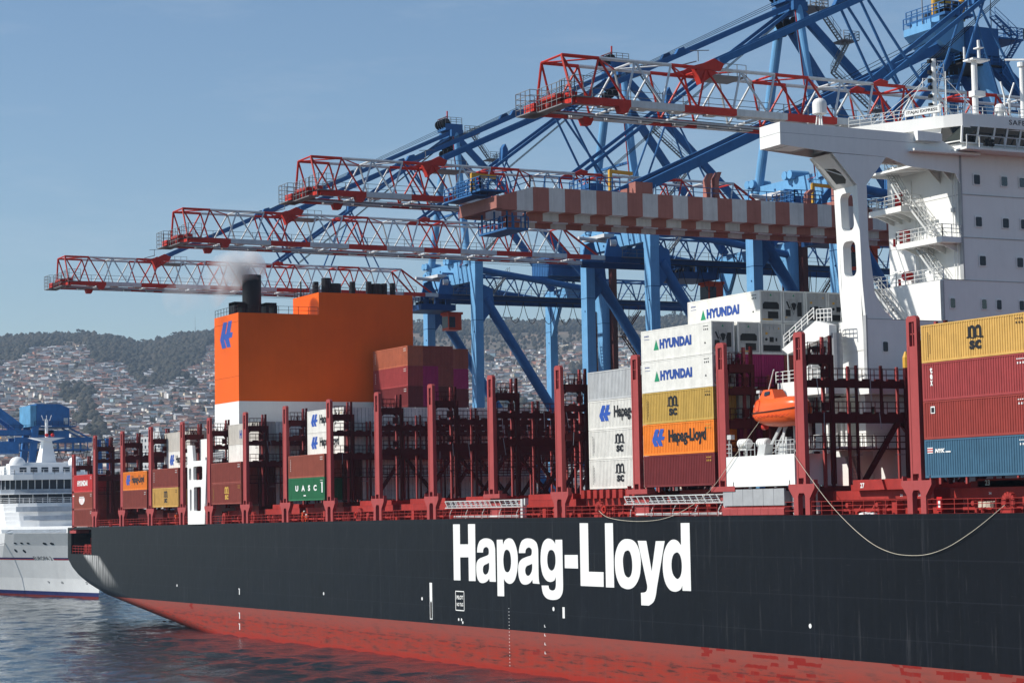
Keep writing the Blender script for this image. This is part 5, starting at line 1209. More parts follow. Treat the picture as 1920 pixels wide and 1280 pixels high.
# ================================================================== lifeboat station, gangways, people, ropes
def lifeboat():
    t = thing('lifeboat', 'enclosed orange lifeboat hanging above the white side platform', 'lifeboat', (-151.4, 1.2, 23.4))
    # hull by cross sections along x (local, bow to +x); length 7.6 m
    secs = [(-3.75, 0.25, 1.15, 1.25), (-3.55, 0.75, 0.85, 1.3), (-2.9, 1.12, 0.42, 1.32), (-1.8, 1.3, 0.15, 1.34), (-0.4, 1.36, 0.05, 1.36), (1.2, 1.34, 0.05, 1.42), (2.4, 1.15, 0.12, 1.5), (3.2, 0.8, 0.35, 1.58), (3.65, 0.4, 0.75, 1.64), (3.8, 0.1, 1.2, 1.66)]
    def ring(x, hw, zb, zt):
        pts = []
        for i in range(13):
            a = pi*i/12; pts.append((x, -hw*cos(a), zt-(zt-zb)*sin(a)**0.8))
        return pts
    mb = MB(); vs = []; n = 13
    for s in secs: vs += ring(*s)
    fs = [(i*n+j, i*n+j+1, (i+1)*n+j+1, (i+1)*n+j) for i in range(len(secs)-1) for j in range(n-1)]
    fs += [tuple(range(n)), tuple(range((len(secs)-1)*n, len(secs)*n))]
    mb.add(vs, fs); mb.build('hull', M['lborange'], t, smooth=True)
    can = [(-3.65, 0.3, 1.28, 1.5), (-3.3, 0.85, 1.3, 2.0), (-2.9, 1.05, 1.3, 2.6), (-2.2, 1.2, 1.32, 2.75), (-1.4, 1.26, 1.34, 2.6), (0.0, 1.3, 1.36, 2.55), (1.6, 1.26, 1.42, 2.6), (2.6, 1.0, 1.5, 2.5), (3.2, 0.65, 1.58, 2.25), (3.6, 0.3, 1.64, 1.95)]
    mb = MB(); vs = []
    for x, hw, zb, zt in can:
        for i in range(13):
            a = pi*i/12; ca = cos(a); vs.append((x, -hw*(abs(ca)**0.7)*(1 if ca > 0 else -1), zb+(zt-zb)*sin(a)**0.75))
    fs = [(i*n+j, i*n+j+1, (i+1)*n+j+1, (i+1)*n+j) for i in range(len(can)-1) for j in range(n-1)]
    fs += [tuple(range(n)), tuple(range((len(can)-1)*n, len(can)*n))]
    mb.add(vs, fs); mb.build('canopy', M['lborange'], t, smooth=True)
    cn = MB(); cn.add([(-3.0, -0.75, 2.0), (-0.1, -0.75, 2.4), (-0.1, 0.75, 2.4), (-3.0, 0.75, 2.0), (-2.0, -0.6, 3.28), (-0.75, -0.55, 3.3), (-0.75, 0.55, 3.3), (-2.0, 0.6, 3.28)], [(0, 1, 5, 4), (1, 2, 6, 5), (2, 3, 7, 6), (3, 0, 4, 7), (4, 5, 6, 7)])
    k = cn.build('conning_cockpit', M['lborange'], t)
    gw = MB(); gw.add([(-1.75, -0.705, 2.75), (-0.95, -0.69, 2.85), (-0.95, -0.615, 3.15), (-1.7, -0.635, 3.1)], [(0, 1, 2, 3)]); gw.add([(-2.75, -0.4, 2.42), (-2.75, 0.4, 2.42), (-2.3, 0.4, 2.97), (-2.3, -0.4, 2.97)], [(0, 1, 2, 3)])
    gw.v = [(v[0]-0.03, v[1]-0.02, v[2]) for v in gw.v]
    gw.build('window', M['glass'], k, fix=False)
    be = MB(); zz = [(s[0], s[1], s[3]) for s in secs]
    for (x0, w0, z0), (x1, w1, z1) in zip(zz[:-1], zz[1:]):
        for sg in (-1, 1): be.bar((x0, sg*(w0+0.03), z0), (x1, sg*(w1+0.03), z1), 0.1, 0.07)
    be.build('rubbing_strake', M['blk'], t)
    dl = MB()
    for zc in (1.65, 2.15): pass
    path = [(-2.45+0.0, 1.5), (-2.45, 2.25), (-2.3, 2.42), (-2.0, 2.42), (-1.85, 2.25), (-1.85, 1.5), (-2.45, 1.5)]
    for a, b in zip(path[:-1], path[1:]): dl.bar((a[0], -1.27+max(0, (a[1]-1.9))*0.35, a[1]), (b[0], -1.27+max(0, (b[1]-1.9))*0.35, b[1]), 0.035)
    for i in range(9): dl.bar((-2.6+i*0.6, -1.38, 1.05), (-2.3+i*0.6, -1.36, 0.9), 0.03); dl.bar((-2.3+i*0.6, -1.36, 0.9), (-2.0+i*0.6, -1.38, 1.05), 0.03)
    dl.build('hatch_and_grab_line', M['cred'], t)
    pr = MB(); pr.tube((-3.0, 0, 0.15), (-2.55, 0, 0.15), 0.26, n=14); pr.build('propeller_nozzle', M['cred'], t)
    an = MB(); an.bar((-2.1, 0, 3.2), (-0.9, -0.2, 5.0), 0.09); an.bar((-2.75, -0.5, 2.6), (-2.75, -0.5, 3.1), 0.07); an.box(-3.0, -2.5, -0.65, -0.35, 3.05, 3.3); an.rail([(-3.9, -0.3, 1.35), (-3.9, 0.3, 1.35)], 0.7, 1, 0.6, 0.03); an.bar((-3.9, -0.3, 2.05), (-3.4, -0.3, 2.05), 0.04)
    an.build('antenna', M['gwhite'], t)
lifeboat()
# the platform: white box, grey and red fender panels
pb = MB(); pb.box(-158.65, -148.2, 0.0, 4.0, 18.42, 21.06); pl_ = spart(pb, 'lifeboat_platform', M['white'])
pr_ = MB()
pr_.rail([(-158.6, 0.08, 21.06), (-157.8, 0.08, 21.06)], 1.1, 3, 0.4, 0.03); pr_.rail([(-156.9, 0.3, 21.06), (-154.5, 0.3, 21.06)], 1.1, 2, 1.1, 0.03); pr_.rail([(-151.0, 0.1, 21.06), (-148.3, 0.1, 21.06)], 1.2, 3, 0.5, 0.03)
pr_.rail([(-158.6, 3.5, 21.06), (-148.3, 3.5, 21.06)], 1.1, 3, 1.0, 0.03)
pr_.bar((-158.45, 0.3, 21.06), (-158.45, 0.3, 22.7), 0.1); pr_.box(-158.5, -157.9, 0.1, 0.5, 22.6, 23.0)
spart(pr_, 'railing', M['gwhite'], pl_)
dv = MB()
for x in (-154.2, -151.1): dv.prism([(x, 21.06), (x+1.1, 21.06), (x+1.4, 22.0), (x+0.35, 22.0)], 1, 0.3, 1.1)
dv.bar((-153.3, 0.8, 21.3), (-151.7, 1.6, 24.2), 0.22); dv.bar((-152.8, 1.2, 21.3), (-151.4, 1.8, 23.9), 0.14); dv.bar((-151.1, 0.8, 21.3), (-151.6, 1.6, 24.2), 0.2); dv.bar((-150.8, 2.0, 21.3), (-151.2, 2.2, 23.9), 0.2)
dv.bar((-149.0, 2.2, 18), (-149.0, 2.2, 24), 0.28); dv.bar((-148.3, 0.5, 21.1), (-148.3, 0.5, 22.8), 0.1); dv.bar((-148.3, 0.5, 22.8), (-148.0, 1.0, 25.2), 0.07)
dv.box(-151.9, -151.4, 1.5, 2.0, 21.1, 22.6)
for x in (-150, -148.5): dv.tube((x, 2.5, 16), (x, 2.5, 18.4), 0.18)
spart(dv, 'davit', M['gwhite'], pl_)
gp = MB()
for i in range(6): gp.box(-159.3+i*1.57, -159.3+i*1.57+1.53, 0.05, 0.25, 16.78, 18.2)
gp.box(-159.2, -150, 0.26, 1.0, 17.0, 18.0)
spart(gp, 'grey_panel', M['ggrey'], pl_)
rp = MB()
for i in range(8): rp.prism([(0.0, 15.97), (0.0, 16.5), (0.25, 16.72), (0.6, 16.72), (0.6, 15.97)], 0, -159.35+i*1.18, -159.35+i*1.18+1.15)
spart(rp, 'red_panel', M['lred'], pl_)
nt_ = MB()
for i in range(7): nt_.bar((-148.9+i*0.16, 0.3, 15.95), (-148.7+i*0.14, 0.4, 17.5), 0.06); nt_.bar((-149.0, 0.3, 16.1+i*0.2), (-147.9, 0.3, 16.2+i*0.2), 0.05)
nt_.box(-149.9, -149.1, 0.8, 1.6, 16.5, 17.6)
spart(nt_, 'rope_net', M['gwhite'], pl_)
for i, (x, y, lb) in enumerate(((-156.9, 0.9, 'white life raft canister nearer the ship side on the lifeboat platform'), (-155.6, 2.0, 'white life raft canister further inboard on the lifeboat platform'))):
    t = thing('life_raft', lb, 'life raft', (x, y, 22.2), 'life raft canisters')
    m = MB(); m.tube((-0.62, 0, 0), (0.62, 0, 0), 0.42, n=18); m.tube((0.62, 0, 0), (0.72, 0, 0), 0.42, 0.3, n=18); m.tube((-0.72, 0, 0), (-0.62, 0, 0), 0.3, 0.42, n=18); m.build('canister', M['white'], t, smooth=False)
    b = MB()
    for k in (-0.35, 0.0, 0.35): b.tube((k-0.03, 0, 0), (k+0.03, 0, 0), 0.435, n=18)
    b.build('strap', M['ggrey'], t)
    c = MB(); c.box(-0.6, 0.6, -0.3, 0.3, -0.55, -0.43)
    for k in (-0.5, 0.5): c.bar((k, 0.25, -1.14), (k, 0.25, -0.5), 0.07); c.bar((k, -0.25, -1.14), (k, -0.25, -0.5), 0.07)
    c.build('cradle', M['gwhite'], t)
tb = MB(); tb.sphere((0, 0, 0.35), 0.5, 10, 6, 0.75, -0.9); tb.sphere((0.55, 0.1, 0.3), 0.45, 10, 6, 0.8, -0.9); tb.sphere((0.2, 0.2, 0.6), 0.35, 10, 6, 0.7, -0.9)
o = tb.build('tarpaulin_bundle', mat('green_tarpaulin', (0.03, 0.10, 0.09), 0.8, var=0.4, scale=4)); o.location = (-149.9, 1.6, 21.45); tag(o, 'dark green tarpaulin bundle behind the rail under the lifeboat', 'tarpaulin')

def gangway(x0, x1, z, label, group):
    t = thing('gangway', label, 'gangway', (x0, 0.2, z), group); L_ = x1-x0
    m = MB()
    for zz in (0.0, 0.72):
        for y in (0, 0.75): m.box(0, L_, y, y+0.07, zz, zz+0.09)
    n = int(L_/1.15)
    for i in range(n): m.bar((L_*i/n, 0.03, 0.75), (L_*(i+0.6)/n, 0.03, 0.03), 0.07); m.bar((L_*i/n, 0.8, 0.75), (L_*(i+0.6)/n, 0.8, 0.03), 0.07)
    m.build('side_truss', M['gwhite'], t)
    s = MB(); k = int(L_/0.32)
    for i in range(k): s.box(L_*i/k, L_*i/k+0.22, 0.08, 0.75, 0.15, 0.18)
    for zz in (0.28, 0.5): s.box(0, L_, 0.35, 0.4, zz, zz+0.07)
    s.build('tread', M['cwhite'], t)
    b = MB(); b.tube((2, 0.2, -0.95), (L_-0.5, 0.2, -0.95), 0.12, n=8)
    for i in range(5): x = 0.8+i*(L_-2)/4; b.bar((x, 0.2, -1.2), (x+0.1, 0.2, -0.6), 0.08); b.bar((x+0.1, 0.2, -0.6), (x+0.6, 0.25, 0), 0.08)
    b.build('stowage_bracket', M['gwhite'], t)
    e = MB(); e.box(L_+0.1, L_+0.55, 0.0, 0.5, -1.1, 0.85); e.box(L_+0.7, L_+0.95, 0.1, 0.5, 0.2, 0.9); e.build('end_platform', M['gwhite'], t)
gangway(-216.1, -198.1, 17.05, 'stowed white lattice gangway above the first letters of the hull name', 'stowed gangways')
gangway(-176.75, -159.5, 17.07, 'stowed white lattice gangway next to the grey fender panels', 'stowed gangways')
wb = MB(); wb.sphere((0, 0, 0), 0.55, 12, 5, 0.35, 0); wb.sphere((0.8, 0.1, 0), 0.4, 12, 5, 0.4, 0); o = wb.build('white_sack', M['white']); o.location = (-139.7, 0.8, 15.93); tag(o, 'white cloth sack lying behind the deck railing', 'sack')
rc = MB()
for i in range(3): 
    for k in range(12): a = k*pi/6; rc.bar((0.75*cos(a), 0.4*sin(a), 0.1+i*0.14), (0.75*cos(a+pi/6), 0.4*sin(a+pi/6), 0.16+i*0.14), 0.13)
o = rc.build('rope_coil', M['rope']); o.location = (-125.6, 1.4, 16.3); tag(o, 'coiled mooring rope on the side deck near the right edge', 'rope')
lb_ = MB(); 
for i in range(16): a, b = 2*pi*i/16, 2*pi*(i+1)/16; lb_.bar((0.3*cos(a), 0, 0.3*sin(a)), (0.3*cos(b), 0, 0.3*sin(b)), 0.12, up=(0, 1, 0))
for i, (x, lb) in enumerate(((-128.6, ''), (-180.3, 'red and white lifebuoy on the rail right of the hull name'), (-240.8, 'red and white lifebuoy on the rail left of the hull name'))):
    if not lb: continue
    o = lb_.build('lifebuoy', M['cred']); o.location = (x, 0.05, 16.65+dz(x)); tag(o, lb, 'lifebuoy', 'lifebuoys on the rail')
fb_ = MB(); fb_.box(-0.3, 0.3, -0.06, 0.06, 0, 1.1, 0); fb_.box(-0.12, 0.12, -0.075, -0.065, 0.3, 0.8, 1)
o = fb_.build('fire_station_sign', [M['fred'], M['letw']]); o.location = (-130.3+0.6, 0.3, 16.1); tag(o, 'bright red upright board with white mark behind the rail', 'sign')

def rope(name, label, pts, r, ybase):
    m = MB(); P_ = []
    for i in range(len(pts)-1):
        p0 = pts[max(0, i-1)]; p1 = pts[i]; p2 = pts[i+1]; p3 = pts[min(len(pts)-1, i+2)]
        for j in range(4):
            t = j/4; P_.append(tuple(0.5*((2*p1[a])+(-p0[a]+p2[a])*t+(2*p0[a]-5*p1[a]+4*p2[a]-p3[a])*t*t+(-p0[a]+3*p1[a]-3*p2[a]+p3[a])*t**3) for a in range(3)))
    P_.append(pts[-1]); o0 = P_[0]
    m.path([(p[0]-o0[0], p[1]-o0[1], p[2]-o0[2]) for p in P_], r, 6)
    o = m.build(name, M['rope']); o.location = o0; tag(o, label, 'rope', 'hanging ropes on the ship side'); return o
Y0 = -0.18
rope('hanging_rope', 'long slack rope hanging from the lifeboat platform to the chock at the right', [(-148.0, Y0, 21.0), (-146.0, Y0, 19.2), (-143.1, Y0, 16.8), (-140.2, Y0, 14.9), (-137.6, Y0, 13.6), (-135.3, Y0, 12.95), (-133.2, Y0, 12.75), (-130.8, Y0, 12.85), (-128.4, Y0, 13.4), (-126.1, Y0, 14.3), (-124.0, Y0, 15.3), (-122.2, 0.2, 16.5)], 0.024, Y0)
rope('hanging_rope', 'rope running from the lifeboat down to the chock above the hull name', [(-153.2, 0.0, 24.0), (-157.2, Y0, 20.9), (-161.0, Y0, 18.2), (-165.0, Y0, 16.6), (-168.8, Y0, 15.75), (-172.6, Y0, 15.5), (-176.5, Y0, 15.6), (-179.5, Y0, 15.95), (-181.7, 0.2, 16.6)], 0.024, Y0)

# crew in orange: one skinned body each
def person(loc, joints, label, rz=0):
    t = thing('person', label, 'person', loc, 'crew in orange overalls'); t.rotation_euler = (0, 0, rz)
    names = list(joints); idx = {n: i for i, n in enumerate(names)}
    rad = dict(pelvis=.16, chest=.19, neck=.075, head=.105, lsh=.1, rsh=.1, lel=.06, rel=.06, lha=.04, rha=.04, lhip=.12, rhip=.12, lkn=.085, rkn=.085, lan=.06, ran=.06, lto=.06, rto=.06)
    ed = [('pelvis', 'chest'), ('chest', 'neck'), ('neck', 'head'), ('chest', 'lsh'), ('lsh', 'lel'), ('lel', 'lha'), ('chest', 'rsh'), ('rsh', 'rel'), ('rel', 'rha'), ('pelvis', 'lhip'), ('lhip', 'lkn'), ('lkn', 'lan'), ('lan', 'lto'), ('pelvis', 'rhip'), ('rhip', 'rkn'), ('rkn', 'ran'), ('ran', 'rto')]
    me = bpy.data.meshes.new('body'); me.from_pydata([joints[n] for n in names], [(idx[a], idx[b]) for a, b in ed], [])
    o = bpy.data.objects.new('body', me); COL.objects.link(o); o.parent = t
    sk = o.modifiers.new('s', 'SKIN')
    for i, n in enumerate(names): me.skin_vertices[0].data[i].radius = (rad[n], rad[n]*0.9)
    me.skin_vertices[0].data[idx['pelvis']].use_root = True
    ss = o.modifiers.new('u', 'SUBSURF'); ss.levels = 1; ss.render_levels = 1
    dg = bpy.context.evaluated_depsgraph_get(); nm = bpy.data.meshes.new_from_object(o.evaluated_get(dg)); o.modifiers.clear(); o.data = nm
    nm.materials.clear(); nm.materials.append(M['hivis']); nm.materials.append(M['skin']); nm.materials.append(M['blk'])
    hx = Vector(joints['head']); hs = [Vector(joints['lha']), Vector(joints['rha'])]
    for p in nm.polygons:
        c = p.center
        if (c-hx).length < 0.17 or min((c-q).length for q in hs) < 0.09: p.material_index = 1
        elif min((c-Vector(joints[k])).length for k in ('lto', 'rto')) < 0.12: p.material_index = 2
    hm = MB(); hm.sphere((hx.x, hx.y, hx.z+0.04), 0.145, 14, 6, 0.95, 0.0); hm.tube((hx.x, hx.y, hx.z+0.03), (hx.x, hx.y, hx.z+0.055), 0.17, n=14); hm.build('helmet', M['white'], t)
    st = MB(); p = Vector(joints['pelvis']); c = Vector(joints['chest']); st.tube(p.lerp(c, .35), p.lerp(c, .5), 0.19, n=12); st.build('reflective_band', M['ggrey'], t)
M['hivis'] = mat('orange_overall', (0.85, 0.12, 0.03), 0.8, var=0.1); M['skin'] = mat('skin', (0.42, 0.22, 0.14), 0.6, var=0.05)
stand = dict(pelvis=(0, 0, .92), chest=(0.02, 0, 1.32), neck=(0.05, 0, 1.52), head=(0.08, 0, 1.66), lsh=(0.02, .2, 1.42), rsh=(0.02, -.2, 1.42), lel=(0.1, .27, 1.14), rel=(0.15, -.27, 1.16), lha=(0.32, .2, 1.05), rha=(0.4, -.18, 1.1), lhip=(0, .1, .86), rhip=(0, -.1, .86), lkn=(0.04, .12, .48), rkn=(0.0, -.13, .48), lan=(0, .13, .08), ran=(-.05, -.14, .08), lto=(.16, .14, .05), rto=(.12, -.15, .05))
bend = dict(pelvis=(0, 0, .85), chest=(0.28, 0, 1.12), neck=(0.42, 0, 1.24), head=(0.54, 0, 1.28), lsh=(0.3, .2, 1.18), rsh=(0.3, -.2, 1.18), lel=(0.42, .25, .9), rel=(0.45, -.24, .9), lha=(0.6, .18, .7), rha=(0.62, -.16, .72), lhip=(0, .1, .8), rhip=(0, -.1, .8), lkn=(0.08, .12, .45), rkn=(0.06, -.13, .45), lan=(-.02, .13, .08), ran=(-.08, -.14, .08), lto=(.14, .14, .05), rto=(.08, -.15, .05))
kneel = dict(pelvis=(0, 0, .42), chest=(0.3, 0, .68), neck=(0.44, 0, .8), head=(0.56, 0, .84), lsh=(0.32, .2, .74), rsh=(0.32, -.2, .74), lel=(0.5, .24, .5), rel=(0.52, -.22, .5), lha=(0.68, .15, .3), rha=(0.7, -.13, .3), lhip=(0, .12, .38), rhip=(0, -.12, .38), lkn=(0.38, .16, .1), rkn=(0.35, -.16, .1), lan=(-.04, .15, .08), ran=(-.06, -.15, .08), lto=(-.2, .16, .06), rto=(-.2, -.16, .06))
person((-260.3, 1.0, 15.93+dz(-260)), bend, 'person in orange overalls and white helmet bending forward by the rail')
person((-258.6, 0.9, 15.93+dz(-258)), kneel, 'person in orange overalls kneeling on deck beside the bending one', rz=2.9)
person((-312.2, 1.4, 15.93+dz(-312)), stand, 'person in orange overalls standing under the yellow container near the stern')

# ================================================================== quay cranes with lattice booms
def lattice(mb, mbw, y0, y1, zb, zt, wb, wt, n, cb=0.5, ct=0.34, dg=0.2, col=None, verticals=True, x0=0):
    """trapezoid truss along y; col(i) -> material index for bay i; mb collects all"""
    st_ = (y1-y0)/n
    for i in range(n):
        ya = y0+i*st_; yb = ya+st_; ym = (ya+yb)/2; c = col(i) if col else 0
        for s in (-1, 1):
            mb.box(x0+s*wb-0.2, x0+s*wb+0.2, ya, yb, zb, zb+cb, c)
            mb.tube((x0+s*wt, ya, zt), (x0+s*wt, yb, zt), ct/2, n=6, m=c)
            mb.tube((x0+s*wt, ya, zt), (x0+s*wb, ym, zb+cb), dg/2, n=5, m=c); mb.tube((x0+s*wb, ym, zb+cb), (x0+s*wt, yb, zt), dg/2, n=5, m=c)
        if i % 2 == 0: mb.tube((x0-wt, ya, zt), (x0+wt, ya, zt), dg/2, n=5, m=c)
        mb.tube((x0-wt, ya, zt), (x0+wt, yb, zt), dg/2.2, n=5, m=c) if i % 2 == 0 else mb.tube((x0+wt, ya, zt), (x0-wt, yb, zt), dg/2.2, n=5, m=c)
def crane(x0, label, hide_low=False, apexstuff=True, first=None):
    if first is not None: return clone(first, (x0, 53, 3.2), label)
    t = thing('quay_crane', label, 'crane', (x0, 53, 3.2), 'quay cranes with lattice booms')
    OR = (0, 53, 3.2)
    def b(mb, name, mats, parent=None, **k): return mb.build(name, mats, parent or t, org=OR, **k)
    ZB, ZT = 52.2, 56.75
    # boom
    m = MB(); n = 16
    def col(i): return 0 if (i//1) % 2 == 0 and i % 3 == 0 or i in (0,) else 1
    pat = [0, 1, 0, 1, 0, 1, 0, 1, 0, 1, 0, 1, 0, 1, 0, 1]
    segs = []
    y = -13.3; st_ = 3.78
    # red and white change every bay and a half, as on the photographed boom
    def colr(i): return [0, 0, 1, 1, 0, 0, 1, 1, 0, 0, 1, 1, 0, 0, 1, 1][i]
    n2 = 16
    for i in range(n2):
        ya = y+i*st_; yb = ya+st_; ym = (ya+yb)/2
        band = int((ym+13.3)/5.6) % 2
        for s in (-1, 1):
            if i < n2-1: 
                m.tube((s*1.86, ya, ZT), (s*1.86, yb, ZT), 0.17, n=6, m=int((ym+13.3)/5.6) % 2)
            c0 = int((ya+13.3+0.9)/5.6) % 2; c1 = int((yb+13.3-0.9)/5.6) % 2
            m.tube((s*1.86, ya, ZT), (s*3.3, ym, ZB+0.5), 0.11, n=5, m=c0)
            if i < n2-1: m.tube((s*3.3, ym, ZB+0.5), (s*1.86, yb, ZT), 0.11, n=5, m=c1)
        if i % 2 == 0 or i == n2-1: m.tube((-1.86, ya, ZT), (1.86, ya, ZT), 0.11, n=5, m=c0)
        if i < n2-1: m.tube((-1.86, ya, ZT), (1.86, yb, ZT), 0.08, n=5, m=c0) if i % 2 == 0 else m.tube((1.86, ya, ZT), (-1.86, yb, ZT), 0.08, n=5, m=c0)
        if i % 2 == 1: m.tube((-3.3, ym, ZB+0.25), (3.3, ym, ZB+0.25), 0.13, n=6, m=1)
    for k in range(11):
        ya = -12.9+k*5.6; yb = min(ya+5.6, 47)
        for s in (-1, 1): m.box(s*3.4-0.25, s*3.4+0.25, ya, yb, ZB, ZB+0.62, k % 2)
    for s in (-1, 1):      # end of the boom: sloping legs down to the tip
        m.tube((s*1.86, -13.3, ZT), (s*3.4, -13.1, ZB+0.5), 0.13, n=6, m=0); m.tube((s*1.86, 43.4, ZT), (s*3.3, 48.3, ZB+0.6), 0.16, n=6, m=0)
        m.box(s*3.4-0.2, s*3.4+0.2, 46.9, 49.4, ZB, ZB+0.62, 1)
    for s in (-1, 1): m.prism([(20.3, ZT-0.1), (22.3, ZT-0.1), (22.5, ZT+0.35), (21.6, ZT+0.55)], 0, s*1.86-0.15, s*1.86+0.15, 0)
    for ya in (2.1,):  # gusset plates for the stays
        for s in (-1, 1): m.prism([(ya-2.6, ZT-0.15), (ya+1.2, ZT-0.15), (ya+1.6, ZT+0.5), (ya+0.5, ZT+0.95), (ya-0.4, ZT+0.5)], 0, s*1.86-0.22, s*1.86+0.22, 0)
        m.prism([(ya-0.9, ZT-1.5), (ya+0.9, ZT-0.3), (ya-1.5, ZT+0.1)], 0, 1.2, 2.0, 0)
    m.box(-3.4, 3.4, -13.2, -12.6, ZB, ZB+0.6, 0); m.box(-2.6, 2.6, -12.9, -12.2, ZB+0.7, ZB+1.2, 0)
    boom = b(m, 'boom', [M['cred'], M['cwhite']])
    g = MB()
    # tip platform with rails, and side walkway rail along the boom
    g.box(-3.9, -1.2, -14.9, -13.0, ZB-0.2, ZB-0.1); g.box(1.2, 3.9, -13.2, -11.4, ZB+0.5, ZB+0.6); g.box(-3.4, 3.4, -14.2, -13.2, ZB-0.2, ZB-0.1)
    for q in ([(-3.9, -14.9, ZB-0.1), (-1.2, -14.9, ZB-0.1), (-1.2, -13, ZB-0.1)], [(-3.9, -13, ZB-0.1), (-3.9, -14.9, ZB-0.1)], [(-1.2, -14.2, ZB-0.1), (3.4, -14.2, ZB-0.1), (3.4, -13.2, ZB-0.1)]): g.rail(q, 2.0, 4, 0.9, 0.03)
    g.rail([(1.2, -13.2, ZB+0.6), (3.9, -13.2, ZB+0.6), (3.9, -11.4, ZB+0.6)], 1.8, 3, 0.8, 0.03)
    g.rail([(2.2, -12, ZB+0.65), (2.2, 46, ZB+0.65)], 1.1, 2, 2.8, 0.03); g.box(1.7, 2.6, -12, 46, ZB+0.55, ZB+0.6)
    g.box(-1.6, 1.6, 2.4, 6.4, ZT-0.5, ZT-0.42); g.rail([(1.6, 2.4, ZT-0.42), (1.6, 6.4, ZT-0.42)], 1.1, 2, 1.0, 0.03); g.bar((0.9, -0.3, ZT+0.3), (0.9, 1.4, ZT+0.8), 0.1)
    g.bar((1.86, 1.0, ZT+0.6), (1.86, 1.0, ZT+1.6), 0.07); g.bar((1.86, 0.2, ZT+1.5), (1.86, 2.2, ZT+1.7), 0.07)
    for k in range(5): g.tube((-2.4, -13+k*0.35, ZB+0.5), (-1.4, -13+k*0.35, ZB+0.5), 0.2, n=8)
    b(g, 'boom_walkway', M['steel'], boom)
    e = MB(); e.box(-3.5, -1.6, -14.3, -13.1, ZB+0.1, ZB+0.8); e.box(-1.0, 1.8, -14.0, -13.0, ZB+0.7, ZB+1.1); e.prism([(-8.6, ZB), (-7.4, ZB), (-7.7, ZB-0.55), (-8.4, ZB-0.55)], 0, 2.9, 3.7); e.prism([(-8.6, ZB), (-7.4, ZB), (-7.7, ZB-0.55), (-8.4, ZB-0.55)], 0, -3.7, -2.9)
    b(e, 'tip_beam', M['cred'], boom)
    # trolley rails supports
    w_ = MB()
    for k in range(15): w_.box(-3.1, -2.2, -10+k*3.7, -8.9+k*3.7, ZB-0.05, ZB+0.3); w_.box(2.2, 3.1, -10+k*3.7, -8.9+k*3.7, ZB-0.05, ZB+0.3)
    w_.box(-2.4, -2.1, -12.5, 47, ZB+0.1, ZB+0.35); w_.box(2.1, 2.4, -12.5, 47, ZB+0.1, ZB+0.35)
    b(w_, 'trolley_rail', M['cwhite'], boom)
    rp = MB()
    for x_, zz in ((-1.5, -0.5), (-1.2, -0.8), (1.3, -0.6), (1.5, -0.9)): rp.bar((x_, -13, ZB+zz+0.7), (x_, 48, ZB+zz), 0.05)
    b(rp, 'hoist_rope', M['rubber'], boom)
    # stays
    s_ = MB(); AX = (53.9, 80.2)
    for s in (-1, 1):
        s_.bar((s*1.86, 3.3, ZT+0.75), (s*1.5, AX[0]-1, AX[1]), 0.28, 0.62); s_.bar((s*1.86, 22.2, ZT+0.5), (s*1.3, AX[0]-0.6, AX[1]-0.5), 0.24, 0.42)
        for k in (0.35, 0.36): pass
        for f in (0.33, 0.66): 
            yy_ = 3.3+(AX[0]-4.3)*f; zz = ZT+0.75+(AX[1]-ZT-0.75)*f
            s_.prism([(yy_-0.7, zz), (yy_+0.7, zz+0.6), (yy_+0.5, zz+0.95), (yy_-0.3, zz+0.7)], 0, s*1.7-0.3, s*1.7+0.3)
    b(s_, 'forestay', M['blue2'])
    rp = MB()
    for k in range(3): rp.bar((-0.8+0.5*k, 3.0, ZT+0.4), (-0.8+0.5*k, AX[0]-0.6, AX[1]+1.0+0.3*k), 0.06); rp.bar((-0.6+0.6*k, 26, ZT+0.6), (-0.5+0.4*k, AX[0]-0.4, AX[1]-0.9), 0.06)
    b(rp, 'luffing_rope', M['rubber'])
    # rocking links of the folded stays: thin struts standing on the boom
    lk = MB()
    for ya, dy in ((14.5, 6.5), (27.5, 4.0)):
        pass
    for s in (-1, 1):
        zf = ZT+0.75+(AX[1]-ZT-0.75)*0.33; yf = 3.3+(AX[0]-4.3)*0.33
        lk.tube((s*1.6, yf, zf), (s*1.7, 24.0, ZT+0.3), 0.14, n=6); lk.tube((s*1.6, yf+1.0, zf), (s*1.7, 27.0, ZT+0.3), 0.14, n=6); lk.tube((s*1.6, 35.0, 66.5), (s*1.7, 31.0, ZT+0.2), 0.12, n=6); lk.tube((s*0.5, 35.0, 66.5), (s*1.7, 39.5, ZT+0.2), 0.12, n=6)
    lk.prism([(34.6, 66.2), (35.4, 66.2), (35.6, 67.8), (35.2, 68.6), (34.8, 68.0)], 0, -0.5, 0.5)
    b(lk, 'stay_strut', M['blue2'])
    # A-frame: two tubes from the portal beam to the apex, back legs to the land side
    a = MB()
    for s in (-1, 1):
        a.tube((s*7.2, 53.2, 57.3), (s*1.8, 53.9, 80.2), 0.62, n=16, m=0)
        a.bar((s*1.8, 54.1, 79.6), (s*6.8, 76.8, 55.2), 0.8, 1.0, 1)
    a.box(-2.4, 2.4, 52.9, 55.1, 79.6, 80.8, 1); a.box(-1.6, 1.6, 52.2, 55.4, 80.8, 81.9, 1)
    a.bar((-5.0, 53.5, 66.5), (5.0, 53.5, 66.5), 0.35, 0.35, 1)
    for k in (-1.3, -0.4, 0.5, 1.3): a.tube((k-0.12, 52.4, 82.0), (k+0.12, 52.4, 82.0), 0.8, n=16, m=2)
    for k in range(6): a.tube((-2.0+k*0.8-0.1, 53.2, 77.2+(k % 2)), (-2.0+k*0.8+0.1, 53.2, 77.2+(k % 2)), 0.6, n=12, m=2)
    af = b(a, 'apex_frame', [M['blue'], M['blue2'], M['blk']])
